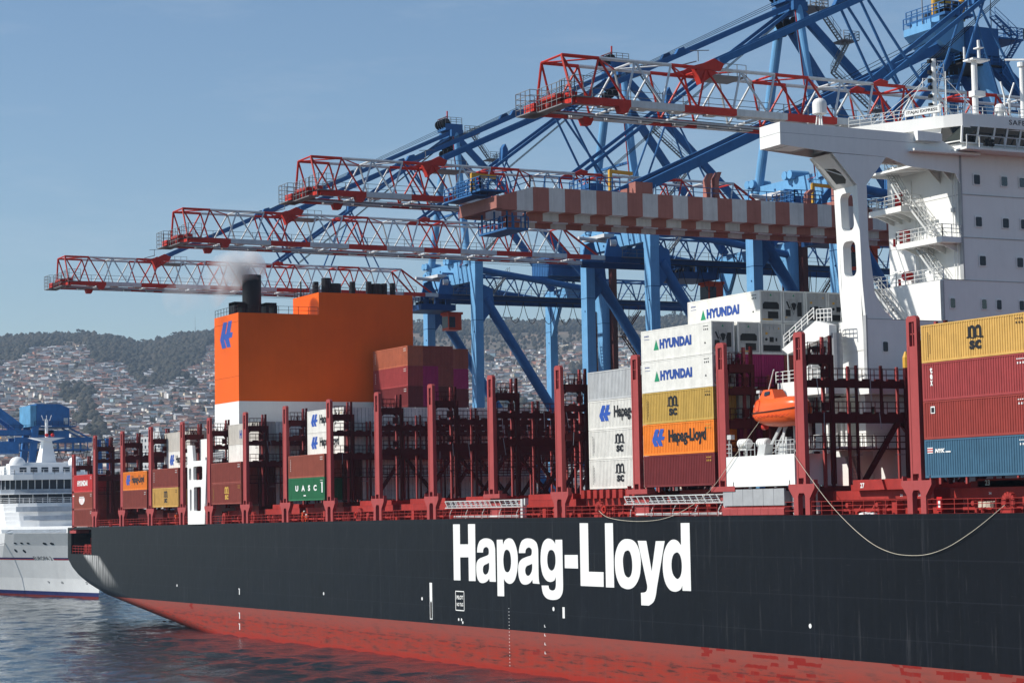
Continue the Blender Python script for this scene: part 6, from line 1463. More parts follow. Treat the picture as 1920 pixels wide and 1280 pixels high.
    ap = MB(); ap.box(-2.8, 2.8, 55.2, 58.0, 80.2, 80.3); ap.rail([(-2.8, 55.2, 80.3), (-2.8, 58, 80.3), (2.8, 58, 80.3), (2.8, 55.2, 80.3)], 1.2, 3, 1.0, 0.045)
    ap.rail([(-1.5, 52.2, 81.9), (1.5, 52.2, 81.9), (1.5, 55.3, 81.9)], 1.1, 3, 1.0, 0.04)
    ap.stairs((2.6, 56.5, 80.2), (3.4, 59.3, 76.0), 0.8, (1, 0, 0)); ap.box(1.6, 4.6, 59.0, 61.4, 75.8, 75.9); ap.rail([(1.6, 61.4, 75.9), (4.6, 61.4, 75.9), (4.6, 59, 75.9)], 1.1, 3, 1.0, 0.04)
    ap.stairs((3.6, 60.4, 75.8), (4.2, 57.4, 71.5), 0.8, (1, 0, 0)); ap.stairs((4.2, 57.4, 71.5), (4.8, 62.8, 67.0), 0.8, (1, 0, 0)); ap.box(3.6, 6.0, 62.5, 64.4, 66.8, 66.9); ap.rail([(3.6, 64.4, 66.9), (6.0, 64.4, 66.9)], 1.1, 3, 1.0, 0.04)
    ap.stairs((5.0, 64.0, 66.8), (5.4, 59.8, 62.3), 0.8, (1, 0, 0)); ap.stairs((5.4, 59.8, 62.3), (6.4, 55.0, 58.0), 0.8, (1, 0, 0))
    b(ap, 'stair_tower', M['steel'], af)
    rm = MB(); rm.bar((0, 53.3, 81.9), (0, 53.3, 84.3), 0.18); rm.bar((0, 53.3, 83.4), (-0.6, 51.9, 82.8), 0.16); rm.bar((0.15, 53.8, 57.5), (6.4, 52.6, 57.5), 0.05); rm.bar((6.7, 52.4, 57.5), (2.1, 53.3, 80), 0.12)
    b(rm, 'aviation_light_mast', M['cred'], af)
    # legs and portal
    for (lx, ly, nm) in ((-9.2, 53, 'leg'), (9.2, 53, 'leg'), (-9.2, 77, 'leg'), (9.2, 77, 'leg')):
        l = MB(); l.box(lx-0.85, lx+0.85, ly, ly+1.45, 4.5, 55.0, 0)
        l.box(lx-0.87, lx+0.87, ly-0.02, ly+1.47, 47.9, 47.98, 1); l.box(lx-0.87, lx+0.87, ly-0.02, ly+1.47, 30, 30.08, 1)
        for z in (20, 33, 46): l.tube((lx+0.3, ly-0.06, z), (lx+0.3, ly, z), 0.12, n=8, m=1)
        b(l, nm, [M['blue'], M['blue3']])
    g = MB(); g.prism([(-10.1, 54.7), (-8.2, 54.4), (8.2, 54.4), (8.2, 53.5), (10.1, 53.5), (10.1, 58.1), (-7.6, 58.1), (-10.1, 57.4)], 1, 53.02, 54.5)
    for x_ in (-9, -6.8, -3, 0.8, 4.6): g.tube((x_, 52.95, 57.2), (x_, 53.02, 57.2), 0.16, n=8, m=1); g.tube((x_, 52.95, 55.1), (x_, 53.02, 55.1), 0.16, n=8, m=1)
    for x_ in (-8.3, -7.2, 0.2, 1.4): g.tube((x_, 52.2, 58.5), (x_, 55.0, 58.5), 0.55, n=14, m=0)
    po = b(g, 'portal_beam', [M['blue'], M['blue3']])
    g = MB(); g.box(-10.0, 10.0, 77.1, 78.3, 52.6, 55.2)
    for s in (-1, 1): g.prism([(s*9.2, 48.5), (s*8.3, 52.6), (s*5.2, 52.6), (s*8.3, 47.0)], 1, 77.2, 77.9)
    b(g, 'rear_portal_beam', M['blue'])
    d = MB()
    for s in (-1, 1):
        d.tube((s*9.2, 54.4, 56.3), (s*9.2, 77.2, 53.4), 0.55, n=12); d.prism([(54.3, 54.0), (54.3, 47.2), (56.7, 50.2), (56.4, 53.2)], 0, s*9.2-0.5, s*9.2+0.5)
        d.tube((s*9.2, 55.2, 51.5), (s*9.2, 77.3, 19.0), 0.8, n=16)
        d.box(s*9.2-0.7, s*9.2+0.7, 54.3, 77.1, 15.5, 17.5)
        d.box(s*9.2-1.3, s*9.2+1.3, 50.5, 81, 3.3, 4.6)
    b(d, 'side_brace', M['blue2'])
    # girder behind the hinge
    l = MB(); n = 13; y = 49.5; st_ = 3.9
    for i in range(n):
        ya = y+i*st_; yb = ya+st_; ym = (ya+yb)/2
        for s in (-1, 1):
            l.tube((s*1.86, ya+1.5, ZT-0.4), (s*1.86, yb+1.5, ZT-0.4), 0.18, n=6, m=0); l.tube((s*1.86, ya+1.5, ZT-0.4), (s*3.3, ym+1.5, ZB+0.5), 0.12, n=5, m=0); l.tube((s*3.3, ym+1.5, ZB+0.5), (s*1.86, yb+1.5, ZT-0.4), 0.12, n=5, m=0)
        l.tube((-1.86, ya+1.5, ZT-0.4), (1.86, yb+1.5, ZT-0.4), 0.09, n=5)
    for s in (-1, 1):
        l.box(s*3.4-0.25, s*3.4+0.25, 49.4, 101.5, ZB-0.35, ZB+0.5, 1); l.prism([(53.3, ZB+0.5), (59.3, ZB+0.5), (59.3, ZB+1.6), (56.6, ZB+3.1), (55.3, ZB+2.9)], 0, s*3.3-0.1, s*3.3+0.1, 0)
        l.prism([(49.4, ZB+0.5), (53, ZB+0.5), (51.7, ZB+2.4), (51.4, ZB+3.6), (50.0, ZB+3.0)], 0, s*3.3-0.12, s*3.3+0.12, 0)
        l.bar((s*3.3, 52.6, ZB+0.6), (s*2.2, 56.3, ZT-0.2), 0.35, 0.35, 0)
        l.prism([(55.0, ZT-0.8), (57.3, ZT-0.8), (57.8, ZT+0.6), (55.4, ZT+0.8)], 0, s*1.9-0.3, s*1.9+0.3, 0)
        l.bar((s*1.9, 56.4, ZT+0.5), (s*3.6+2.6, 56.2, ZT+1.0), 0.35, 0.3, 1)
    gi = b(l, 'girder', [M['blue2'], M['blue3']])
    fe = MB()
    for k in range(12):
        ya = 55.5+k*3.2; pts = []
        dp = 3.6 if k < 8 else 5.0
        st2_ = 3.2 if k < 8 else 1.2
        if k >= 8: ya = 55.5+8*3.2+(k-8)*1.2
        for i in range(9): u = i/8; pts.append((4.1, ya+st2_*u, ZB-0.5-dp*(1-(2*u-1)**2)))
        fe.path(pts, 0.055, 5)
    fe.box(3.9, 4.3, 55, 88, ZB-0.45, ZB-0.35)
    b(fe, 'cable_festoon', M['rubber'], gi)
    gr = MB(); gr.rail([(4.0, 52, ZB+0.5), (4.0, 101, ZB+0.5)], 1.1, 2, 2.5, 0.03); gr.box(3.6, 4.1, 52, 101, ZB+0.42, ZB+0.5)
    gr.stairs((3.9, 62.5, ZT-0.2), (3.9, 59.2, ZB+0.6), 0.8, (1, 0, 0))
    b(gr, 'walkway', M['steel'], gi)
    bf = MB(); bf.box(-3.2, 3.2, 49.5, 51.2, ZT-1.2, ZT-0.7, 0); bf.tube((1.0, 46.5, ZB+3.3), (1.0, 52.0, ZB+3.0), 0.28, n=10, m=0); bf.tube((3.4, 50.3, ZB+2.5), (3.4, 51.2, ZB+2.5), 0.5, n=12, m=0)
    b(bf, 'boom_latch', M['cwhite'])
    mh = MB(); mh.box(-3.6, 3.6, 71.0, 79.5, ZT-0.2, ZT+3.6); 
    for k in range(28): mh.box(3.6, 3.66, 71.1+k*0.3, 71.25+k*0.3, ZT-0.1, ZT+3.5)
    for k in range(12): mh.box(-3.5+k*0.6, -3.3+k*0.6, 70.94, 71.0, ZT-0.1, ZT+3.5)
    b(mh, 'machinery_house', M['blue2'])
    # lift shaft and stairs on the land side leg
    ls = MB(); ls.box(9.9, 11.1, 78.5, 79.4, 5, 60.5, 0); ls.box(8.2, 8.35, 76.7, 76.95, 5, 50, 0)
    for k in range(9): z = 50-k*4.5; ls.stairs((11.6, 83.5 if k % 2 == 0 else 80.2, z), (11.6, 80.2 if k % 2 == 0 else 83.5, z-4.3), 0.8, (1, 0, 0), 0.35); ls.box(11.1, 12.2, 79.3 if k % 2 == 0 else 83.3, 80.4 if k % 2 == 0 else 84.4, z-4.5, z-4.4)
    b(ls, 'lift_shaft', M['cred2'])
    return t
M['cred2'] = mat('dark_red_brown_steel', (0.08, 0.02, 0.018), 0.6)
C1 = crane(-322.9, 'farthest blue quay crane whose red and white boom passes behind the orange funnel')
def trolley(C, y, name_label):
    t = thing('crane_trolley', name_label, 'crane trolley', (C, y, 51.9), 'trolleys under the crane booms')
    m = MB(); m.box(-3.6, 3.6, -3.2, 3.2, -1.9, -0.9); m.rail([(3.6, -3.2, -0.9), (3.6, 3.2, -0.9)], 1.1, 2, 0.9, 0.04); m.rail([(-3.6, -3.2, -0.9), (3.6, -3.2, -0.9)], 1.1, 2, 1.0, 0.04)
    for s in (-1, 1):
        for k in (-2, 0, 2): m.box(s*3-0.2, s*3+0.2, k-0.4, k+0.4, -0.9, 0.2)
    m.build('frame', M['blue3'], t)
    h_ = MB()
    for k in range(5): h_.tube((-2+k, -1, -0.6), (-1.6+k, -1, -0.6), 0.6, n=12)
    h_.box(-2, 2, 0.5, 2.4, -0.9, 0.5); h_.build('hoist_sheaves', M['blk'], t)
    c = MB(); c.box(-1.3, 1.2, 3.0, 5.4, -4.9, -2.3); c.box(-1.5, 1.4, 2.8, 5.6, -2.3, -1.9); cc = c.build('operator_cab', M['cab'], t)
    g = MB(); g.box(-1.32, 0.9, 2.98, 4.3, -4.5, -2.6); g.box(1.2, 1.23, 3.1, 4.2, -4.5, -2.7); g.build('cab_window', M['glassb'], cc)
M['cab'] = mat('cab_orange_red', (0.55, 0.06, 0.02), 0.5)
trolley(-322.9, 49.4, 'crane trolley with orange cab right beside the orange funnel')
refresh()
C2 = crane(-267.5, 'second blue quay crane, its boom hinge just above the brown and magenta containers', first=C1)
trolley(-267.5, 65.5, 'crane trolley with orange cab above the white boxes with the green triangle')
C3 = crane(-223.3, 'third blue quay crane, its boom partly behind the box girder boom', first=C1)
trolley(-223.3, 60.5, 'crane trolley with orange cab seen beside the white bridge pillar')
C4 = crane(-164.9, 'nearest lattice quay crane with its red and white boom passing behind the wheelhouse', first=C1)

def box_crane(x0):
    t = thing('quay_crane', 'blue quay crane with a striped box girder boom', 'crane', (x0, 50, 3.2))
    OR = (0, 50, 3.2)
    def b(mb, name, mats, parent=None, **k): return mb.build(name, mats, parent or t, org=OR, **k)
    m = MB(); yt = -9.6; ZB, ZT = 45.75, 48.1; W = 4.05
    ys = [yt]+[-7.93+i*1.78 for i in range(34)]
    for s in (-1, 1):
        xa, xb = (W-1.35, W) if s > 0 else (-W, -W+1.35)
        for i in range(len(ys)-1):
            ya, yb = ys[i], ys[i+1]; c = 0 if i % 2 == 0 else 1
            za = (47.3 if i == 0 else ZT) if True else 0; t0 = 47.1+min(1, (ya-yt)/3.4)*(ZT-47.1); t1 = 47.1+min(1, (yb-yt)/3.4)*(ZT-47.1)
            m.add([(xa, ya, ZB), (xb, ya, ZB), (xb, yb, ZB), (xa, yb, ZB), (xa, ya, t0), (xb, ya, t0), (xb, yb, t1), (xa, yb, t1)], [(0, 3, 2, 1), (4, 5, 6, 7), (0, 1, 5, 4), (1, 2, 6, 5), (2, 3, 7, 6), (3, 0, 4, 7)], c)
            if i > 1: 
                xc = xa-0.0 if s > 0 else xb
                m.box(xc-0.9 if s > 0 else xc, xc if s > 0 else xc+0.9, ya, yb, ZB-0.28, ZB, c)
                m.box(xc-0.45 if s > 0 else xc, xc if s > 0 else xc+0.45, ya, yb, ZB-0.75, ZB-0.28, c)
    m.box(-W, W, yt-0.55, yt, ZB+0.1, 47.05, 2)
    for y in (5.5, 31.0):
        m.box(W-1.3, W+0.02, y, y+2.0, ZT, ZT+1.15, 2); m.box(-W, W-1.3, y, y+0.9, ZT, ZT+0.7, 2)
    for y, hh in ((14.5, 2.6), (15.5, 2.8), (27.0, 1.6), (30.6, 2.6)): m.prism([(y-0.25, ZT), (y+0.25, ZT), (y+0.3, ZT+hh*0.7), (y+0.65, ZT+hh), (y+0.25, ZT+hh), (y-0.2, ZT+hh*0.75)], 0, W-1.2, W-0.5, 2)
    bo = b(m, 'boom', [M['pink'], M['gpale'], M['pink']])
    g = MB(); g.box(-W, W-2, yt-2.2, yt-0.6, ZB+1.5, ZB+1.65); g.rail([(-W, yt-2.2, 47.4), (W-2, yt-2.2, 47.4), (W-2, yt-0.5, 47.4)], 1.2, 3, 1.0, 0.05); g.box(-W+2, W-1, yt-1.8, yt+1, 47.6, 47.8); g.rail([(-W+2, yt-1.8, 47.8), (W-1, yt-1.8, 47.8), (W-1, yt+1, 47.8)], 1.2, 3, 0.9, 0.05)
    g.rail([(W-0.1, yt+1.0, 47.3), (W-0.1, -6.4, ZT), (W-0.1, -1.5, ZT)], 1.15, 2, 1.8, 0.05)
    g.box(-W+1.5, W-0.6, yt+0.8, yt+3.2, 43.9, 44.1); g.rail([(-W+1.5, yt+0.8, 44.1), (W-0.6, yt+0.8, 44.1), (W-0.6, yt+3.2, 44.1)], 1.1, 2, 0.9, 0.05)
    for x_ in (-2.2, 0.5, 3.2): g.bar((x_, yt+1, 44.1), (x_, yt+1, 46), 0.15); g.bar((x_, yt+3, 44.1), (x_, yt+3, 46), 0.15)
    for y in (2.8, 27.5): g.box(-1, W-1, y-2, y+1.5, ZT+0.05, ZT+0.25); g.rail([(-1, y-2, ZT+0.25), (W-1, y-2, ZT+0.25), (W-1, y+1.5, ZT+0.25)], 1.3, 3, 0.8, 0.05); g.box(-0.5, 1.5, y-1, y+0.5, ZT+0.25, ZT+1.2)
    g.rail([(W-0.2, 8, ZT), (W-0.2, 46, ZT)], 1.0, 2, 2.2, 0.04)
    b(g, 'boom_platform', M['blue2'], bo)
    yh = MB()
    for y, x_ in ((-10.2, -1.0), (3.8, 2.0), (28.6, 2.0)): yh.bar((x_, y, 47.8 if y < 0 else ZT), (x_, y, 49.9 if y < 0 else ZT+2.5), 0.32); yh.bar((x_, y-0.1, 49.8 if y < 0 else ZT+2.4), (x_, y+2.6, 49.7 if y < 0 else ZT+2.3), 0.25, 0.35)
    b(yh, 'service_hoist', M['yel'], bo)
    s_ = MB()
    s_.bar((W-0.9, 6.6, ZT+0.6), (1.2, 50, 68.4), 0.55, 1.0); s_.bar((-W+0.9, 6.6, ZT+0.6), (-1.2, 50, 68.4), 0.55, 1.0)
    for s in (-1, 1): s_.bar((s*(W-0.9), 32.5, ZT+0.6), (s*1.2, 50, 67.8), 0.4, 0.75)
    b(s_, 'forestay', M['blue2'])
    rp = MB()
    for k in range(4): rp.bar((-1.5+k, 7.0, ZT+0.9-0.3*k), (-0.8+k*0.4, 49.4, 70.0-0.35*k), 0.06)
    b(rp, 'luffing_rope', M['rubber'])
    a = MB()
    for s in (-1, 1):
        a.tube((s*6.5, 53, 50), (s*2.2, 51.5, 66.5), 0.95, n=16, m=0); a.bar((s*2.2, 51.8, 67), (s*6.5, 70, 48), 1.1, 1.5, 1)
    a.box(-3.2, 3.2, 49.5, 53.6, 66.0, 69.2, 1); a.prism([(49.4, 66.2), (46.5, 67.0), (44.8, 68.6), (44.8, 69.4), (46.0, 69.4), (46.0, 70.2), (49.4, 70.2)], 0, -2.4, 2.4, 0)
    a.box(-3.4, 3.4, 46.0, 50.0, 70.2, 70.5, 1); a.box(-3.4, 3.4, 48, 54.5, 64.8, 65.0, 2)
    for k in range(5): a.tube((-2.4+k*1.1, 48.6, 71.2), (-2.0+k*1.1, 48.6, 71.2), 0.8, n=14, m=2)
    af = b(a, 'apex_frame', [M['blue'], M['blue2'], M['blk']])
    p = MB(); p.rail([(-3.4, 46, 70.5), (3.4, 46, 70.5), (3.4, 50, 70.5)], 1.2, 3, 1.0, 0.05); p.rail([(-2.4, 44.8, 69.4), (2.4, 44.8, 69.4)], 1.2, 2, 1.2, 0.05)
    p.box(-3, 3, 53.6, 57.4, 68.2, 68.4); p.rail([(-3, 57.4, 68.4), (3, 57.4, 68.4), (3, 53.6, 68.4)], 1.2, 3, 1.0, 0.05); p.rail([(-3.4, 48, 65), (3.4, 48, 65), (3.4, 54.5, 65)], 1.1, 3, 1.1, 0.05)
    p.stairs((3, 53.0, 70.6), (3, 56.2, 68.4), 0.9, (1, 0, 0)); p.stairs((3.2, 56.6, 68.2), (3.2, 53.6, 64.2), 0.9, (1, 0, 0)); p.stairs((3.2, 53.6, 64.2), (3.4, 57.6, 60), 0.9, (1, 0, 0)); p.stairs((3.4, 57.6, 60), (3.6, 54, 55), 0.9, (1, 0, 0)); p.rail([(3.9, 53, 60), (3.9, 58.4, 60)], 1.1, 3, 1.0, 0.05); p.box(2.9, 4, 53, 58.4, 59.85, 60)
    for k in range(6): p.rail([(-1.2, 51.4, 70.6+k*0.0), (1.2, 51.4, 70.6)], 2.4, 5, 0.5, 0.04) if k == 0 else None
    for z in range(7): p.tube((0.4, 49.4, 58.5+z*0.9), (0.4, 49.4, 58.6+z*0.9), 0.9, n=10)
    for k in range(5): a_ = k*1.25; p.bar((0.4+0.9*cos(a_), 49.4+0.9*sin(a_), 58), (0.4+0.9*cos(a_), 49.4+0.9*sin(a_), 65), 0.07)
    b(p, 'platform_railing', M['blue2'], af)
    y_ = MB()
    for yy_ in (47.3, 51.2): y_.tube((0, yy_, 70.5), (0, yy_, 73.0 if yy_ < 50 else 75.0), 0.32, n=10); y_.bar((0, yy_, 72.6 if yy_ < 50 else 74.6), (0.6, yy_+4.0, 72.2 if yy_ < 50 else 74.2), 0.4, 0.5)
    b(y_, 'service_hoist', M['yel'], af)
    w_ = MB(); w_.bar((0, 45.6, 69.4), (0, 45.6, 76.2), 0.09)
    for i in range(14): q0, q1 = 2*pi*i/14, 2*pi*(i+1)/14; w_.bar((0, 45.6+0.5*cos(q0), 76.6+0.5*sin(q0)), (0, 45.6+0.5*cos(q1), 76.6+0.5*sin(q1)), 0.06)
    w_.bar((1, 54.5, 68.4), (1, 54.5, 75), 0.07)
    b(w_, 'lightning_rod', M['steel'], af)
    for lx in (-8.5, 8.5):
        for ly in (51, 73):
            l = MB(); l.box(lx-0.9, lx+0.9, ly, ly+1.6, 4.5, 50.5); b(l, 'leg', M['blue'])
    pbm = MB(); pbm.box(-9.4, 9.4, 50.9, 52.7, 47.5, 50.6); b(pbm, 'portal_beam', M['blue'])
    gb = MB()
    for s in (-1, 1): gb.box(s*3.4-0.6, s*3.4+0.6, 50.6, 96, ZB, ZT); 
    gb.box(-4, 4, 75, 88, ZT+0.1, ZT+5)
    b(gb, 'girder', M['blue2'])
    d = MB()
    for s in (-1, 1): d.tube((s*8.5, 52.5, 48), (s*8.5, 73, 20), 0.8, n=12); d.tube((s*8.5, 52.5, 49.8), (s*8.5, 73, 49.8), 0.5, n=12)
    b(d, 'side_brace', M['blue2'])
box_crane(-186.2)

# ================================================================== cruise ship moored astern
def cruise():
    t = thing('cruise_ship', 'white cruise ship moored astern, bow towards the black hull', 'cruise ship', (-432, 25.2, 0))
    OR = (0, 0, 0)     # local frame: a = metres aft of the stem -> world x = -a, b = towards the camera -> world y = -b
    MW = mat('cruise_white_paint', (0.82, 0.83, 0.83), 0.35, var=0.07, scale=0.25, streak=0.06)
    MBL = mat('cruise_blue_band', (0.02, 0.03, 0.13), 0.4); MRB = mat('cruise_red_bottom', (0.16, 0.02, 0.018), 0.5)
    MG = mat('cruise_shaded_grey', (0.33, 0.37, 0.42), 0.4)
    def bw(mb): mb.v = [(-v[0], -v[1], v[2]) for v in mb.v]; return mb
    def B(mb, n, m, p=None, **k): return bw(mb).build(n, m, p or t, **k)
    # half breadth at (a, z)
    zs = [-1, 0, 0.4, 1.2, 4, 8, 11, 13.6, 15.0, 19.4]
    def hb(a, z):
        f = max(0, min(1, z/13.6)); stem = 0.5-7.5*f**1.3 if z <= 15 else 0.5-7.5+ (z-15)*0.9
        u = a-stem
        if u <= 0: return 0.02
        Lw = 62*(1-f)+30*f; e = 0.95*(1-f)+0.62*f
        return min(13.35, 13.35*min(1, u/Lw)**e)
    a_s = [-8, -7, -6, -4.5, -3, -1.5, 0, 1, 2, 4, 6, 8, 11, 14, 17, 20, 24, 28, 33, 38, 45, 55, 70, 100, 160]
    mb = MB(); nz_ = len(zs)-1
    zz = zs[:9]
    def X(a, z):
        f = max(0, min(1, z/13.6)); stem = 0.5-7.5*f**1.3
        return max(a, stem)
    vs = []
    for s in (1, -1):
        for a in a_s:
            for z in zz: vs.append((X(a, z), s*hb(X(a, z), z), z))
    na, n = len(a_s), len(zz); off = na*n
    fs = []; ms = []
    for s in (0, 1):
        for i in range(na-1):
            for j in range(n-1):
                q = (s*off+i*n+j, s*off+(i+1)*n+j, s*off+(i+1)*n+j+1, s*off+i*n+j+1); fs.append(q if s else q[::-1])
                ms.append(1 if j < 2 else (2 if j == 2 else 0))
    mb.v = vs; mb.f = fs; mb.m = ms
    for i in range(na-1): mb.f.append((i*n+n-1, (i+1)*n+n-1, off+(i+1)*n+n-1, off+i*n+n-1)); mb.m.append(0)
    hull_ = B(mb, 'hull', [MW, MRB, MBL], smooth=False)
    # decoration following the side: red and blue line, hull name, ports
    st = MB()
    def sidept(a, z, o=0.04): return (a, hb(a, z)+o, z)
    A_ = [x*1.5 for x in range(2, 60)]
    for a0, a1 in zip(A_[:-1], A_[1:]):
        if 12.0 <= a0 < 19.5: continue
        for z0, z1, m_ in ((7.95, 8.1, 0), (8.12, 8.42, 1)):
            st.add([sidept(a0, z0), sidept(a1, z0), sidept(a1, z1), sidept(a0, z1)], [(0, 1, 2, 3)], m_)
    B(st, 'side_stripe', [M['fred'], MBL], hull_, fix=False)
    nm = MB(); vs_, fs_ = text_mesh('EUROPA 2', 0.0, 1.0)
    nm.add([sidept(19.3-v[0]*6.8, 7.9+v[1]*0.8, 0.05) for v in vs_], fs_)
    B(nm, 'hull_name', M['letk'], hull_, fix=False)
    pt = MB()
    def port(a, z, rx, rz):
        pts = [sidept(a+rx*cos(q*pi/5), z+rz*sin(q*pi/5), 0.05) for q in range(10)]; pt.add(pts, [tuple(range(10))])
    for z, L_ in ((15.0, (34.5, 37, 39.5)), (12.4, (32.5, 35, 37.5, 40)), (9.9, (35, 37.5, 40)), ): 
        for a in L_: port(a, min(z, 14.9), 0.28, 0.36)
    for a, z in ((24.5, 9.9), (21.2, 9.8)): port(a, z, 0.55, 0.38)
    for a in (17.5, 20, 22.5): port(a, 11.5, 0.6, 0.2)
    for a in (9, 11.5): port(a, 11.4, 0.7, 0.25)
    for a, s_ in ((19, '9'), (13.5, '8'), (4.2, '5')):
        v1, f1 = text_mesh(s_, 0.0, 1.0); pt.add([sidept(a-v[0]*0.8, 2.9+v[1]*0.5, 0.05) for v in v1], f1)
    B(pt, 'porthole', M['glass'], hull_, fix=False)
    # decks above the hull: plan outlines with rounded front
    def plan(af, half, r=9, aend=160, n=9):
        pts = [(aend, -half), (aend, half)]
        for i in range(n+1): q = pi/2-pi*i/n; pts.append((af+r*(1-cos(q)) if False else af+r-r*cos(q)*1.0, half*sin(q)))
        return pts
    lev = [(15.0, 16.2, 20, 13.3), (16.2, 17.2, 21.0, 12.9), (17.2, 18.1, 21.5, 13.3), (18.1, 19.2, 22.5, 12.9), (19.2, 20.0, 23, 13.35)]
    h0 = MB()
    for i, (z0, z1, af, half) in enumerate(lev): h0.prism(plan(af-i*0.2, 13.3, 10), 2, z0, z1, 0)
    fs_ = B(h0, 'forward_superstructure', [MW, MG])
    sl_ = MB()  # flat grey plates, shade of the open decks painted on the front
    for z0, z1, q0 in ((16.35, 17.25, 0.82), (18.15, 19.25, 0.95)):
        af = 20+1.0*(z0 > 17)
        arc = [(af+10-10.06*cos(q), 13.36*sin(q)) for q in [q0-(q0*2)*k/14 for k in range(15)]]
        for (a0, b0_), (a1, b1_) in zip(arc[:-1], arc[1:]): sl_.add([(a0-0.6, b0_, z0), (a1-0.6, b1_, z0), (a1-0.6, b1_, z1), (a0-0.6, b0_, z1)], [(0, 1, 2, 3)])
    B(sl_, 'open_deck_slot', MG, fs_, fix=False)
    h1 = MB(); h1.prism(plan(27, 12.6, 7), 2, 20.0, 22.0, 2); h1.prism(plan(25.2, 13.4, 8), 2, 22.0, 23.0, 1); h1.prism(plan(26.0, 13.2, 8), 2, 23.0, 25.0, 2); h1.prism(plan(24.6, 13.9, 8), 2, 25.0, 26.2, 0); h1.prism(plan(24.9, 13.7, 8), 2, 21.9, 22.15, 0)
    br = B(h1, 'bridge_superstructure', [MW, MG, M['glassb']])
    mu = MB()
    for z0, z1, af, half, r, n in ((23.0, 25.0, 25.95, 13.25, 8, 26), (20.0, 22.0, 26.95, 12.65, 7, 12)):
        for i in range(n+1):
            q = pi/2-pi*i/n; p = (af+r-r*cos(q), half*sin(q)); mu.bar((p[0], p[1], z0), (p[0], p[1], z1), 0.16)
        for k in range(14): mu.bar((af+r+2+k*2.2, half+0.03, z0), (af+r+2+k*2.2, half+0.03, z1), 0.16)
    B(mu, 'window_mullion', MW, br)
    rl_ = MB(); pp = [p for p in plan(23.2, 13.2, 10)[2:]]; rl_.rail([(p[0], p[1], 20.0) for p in pp], 1.1, 3, 1.6, 0.05); rl_.rail([(33, 13.2, 20), (80, 13.2, 20)], 1.1, 3, 1.8, 0.05)
    pp = plan(25.2, 13.4, 8)[2:]; rl_.rail([(p[0], p[1], 26.2) for p in pp], 1.0, 2, 2.0, 0.05)
    B(rl_, 'railing', MW, br)
    # side with balconies
    bl = MB(); bl.box(44, 160, 12.9, 13.4, 15.0, 20)
    for k in range(18):
        for z0 in (9.7, 12.5, 15.3, ): bl.box(42.6+k*3.4, 45.4+k*3.4, 13.36, 13.44, z0, z0+1.9, 1)
    bo = B(bl, 'balcony_side', [MW, M['glassb']])
    mr = MB()
    for k in range(18):
        for z0 in (9.7, 12.5, 15.3): mr.box(42.6+k*3.4, 45.4+k*3.4, 13.45, 13.5, z0+0.55, z0+0.65); mr.box(43.95+k*3.4, 44.05+k*3.4, 13.45, 13.5, z0, z0+1.9)
    B(mr, 'balcony_rail', MW, bo)
    # long cut-outs in the bow bulwark (flat plates, the recess shade put into their grey)
    rc = MB()
    def slot(a0, a1, z0, z1, o=0.06):
        pts = [(a0+(a1-a0)*i/10, z0) for i in range(11)]+[(a1-(a1-a0)*i/10+(0.5 if i == 0 else 0), z1) for i in range(11)]
        rc.add([(p[0], hb(p[0], min(p[1], 13.6))+o, p[1]) for p in pts], [tuple(range(len(pts)))])
    slot(2.0, 26.5, 13.7, 14.4)
    B(rc, 'mooring_opening', MG, hull_, fix=False)
    # upper deck house, mast and domes
    u = MB(); u.box(31, 60, -9, 10.5, 26.2, 28.2); u.box(36, 50, -6, 6.5, 28.2, 29.0)
    uh = B(u, 'upper_deck_house', MW)
    uw = MB()
    for k in range(7): uw.box(30.95, 31.0, -7.5+k*2.4, -6.0+k*2.4, 26.7, 27.8)
    B(uw, 'window', M['glassb'], uh)
    ms_ = MB()
    ms_.add([(38, -1.7, 28.9), (38, 1.7, 28.9), (42.5, 1.7, 28.9), (42.5, -1.7, 28.9), (39, -0.9, 34.0), (39, 0.9, 34.0), (41, 0.9, 34.0), (41, -0.9, 34.0)], [(0, 3, 2, 1), (4, 5, 6, 7), (0, 1, 5, 4), (1, 2, 6, 5), (2, 3, 7, 6), (3, 0, 4, 7)])
    ms_.prism([(-3.9, 34.55), (0, 33.6), (3.9, 34.55), (0, 34.6)], 0, 38.3, 41.5) ; ms_.tube((40, 0, 34.4), (40, 0, 38.6), 0.35, n=10); ms_.bar((40, -1.2, 37.2), (40, 1.2, 37.2), 0.15)
    for k in (-0.7, 0.0, 0.7): ms_.bar((40, k, 38.4), (40, k*1.6, 39.6), 0.12)
    for z in range(10): ms_.bar((42.6, -1.0+0.2*z, 29+z*0.5), (43.4, -1.8+0.2*z, 29.3+z*0.5), 0.12)
    mst = B(ms_, 'mast', MW)
    rd = MB(); rd.sphere((38.0, -0.8, 35.1), 0.42, 12, 8); rd.sphere((38.0, 0.5, 35.1), 0.42, 12, 8); B(rd, 'red_lamp', M['fred'], mst)
    dm = MB()
    for y, r in ((7.6, 1.75), (-5.4, 1.75), (13.0, 1.3)): dm.sphere((36.0, y, 29.2-0.6), r, 20, 12, 1.0, -0.75); dm.tube((36, y, 26.2), (36, y, 28), 0.8, n=12)
    B(dm, 'radome', MW, smooth=True)
    cr = MB(); cr.tube((8, 2, 13.6), (8, 2, 15.6), 0.8, n=12); cr.bar((8, 2, 15.6), (2, -1, 16.4), 0.35, 0.45); cr.box(10, 13, 3, 6, 13.6, 14.3)
    B(cr, 'foredeck_crane', MW)
    # signal flags line
    fl = MB(); cols = [0, 1, 2, 3]
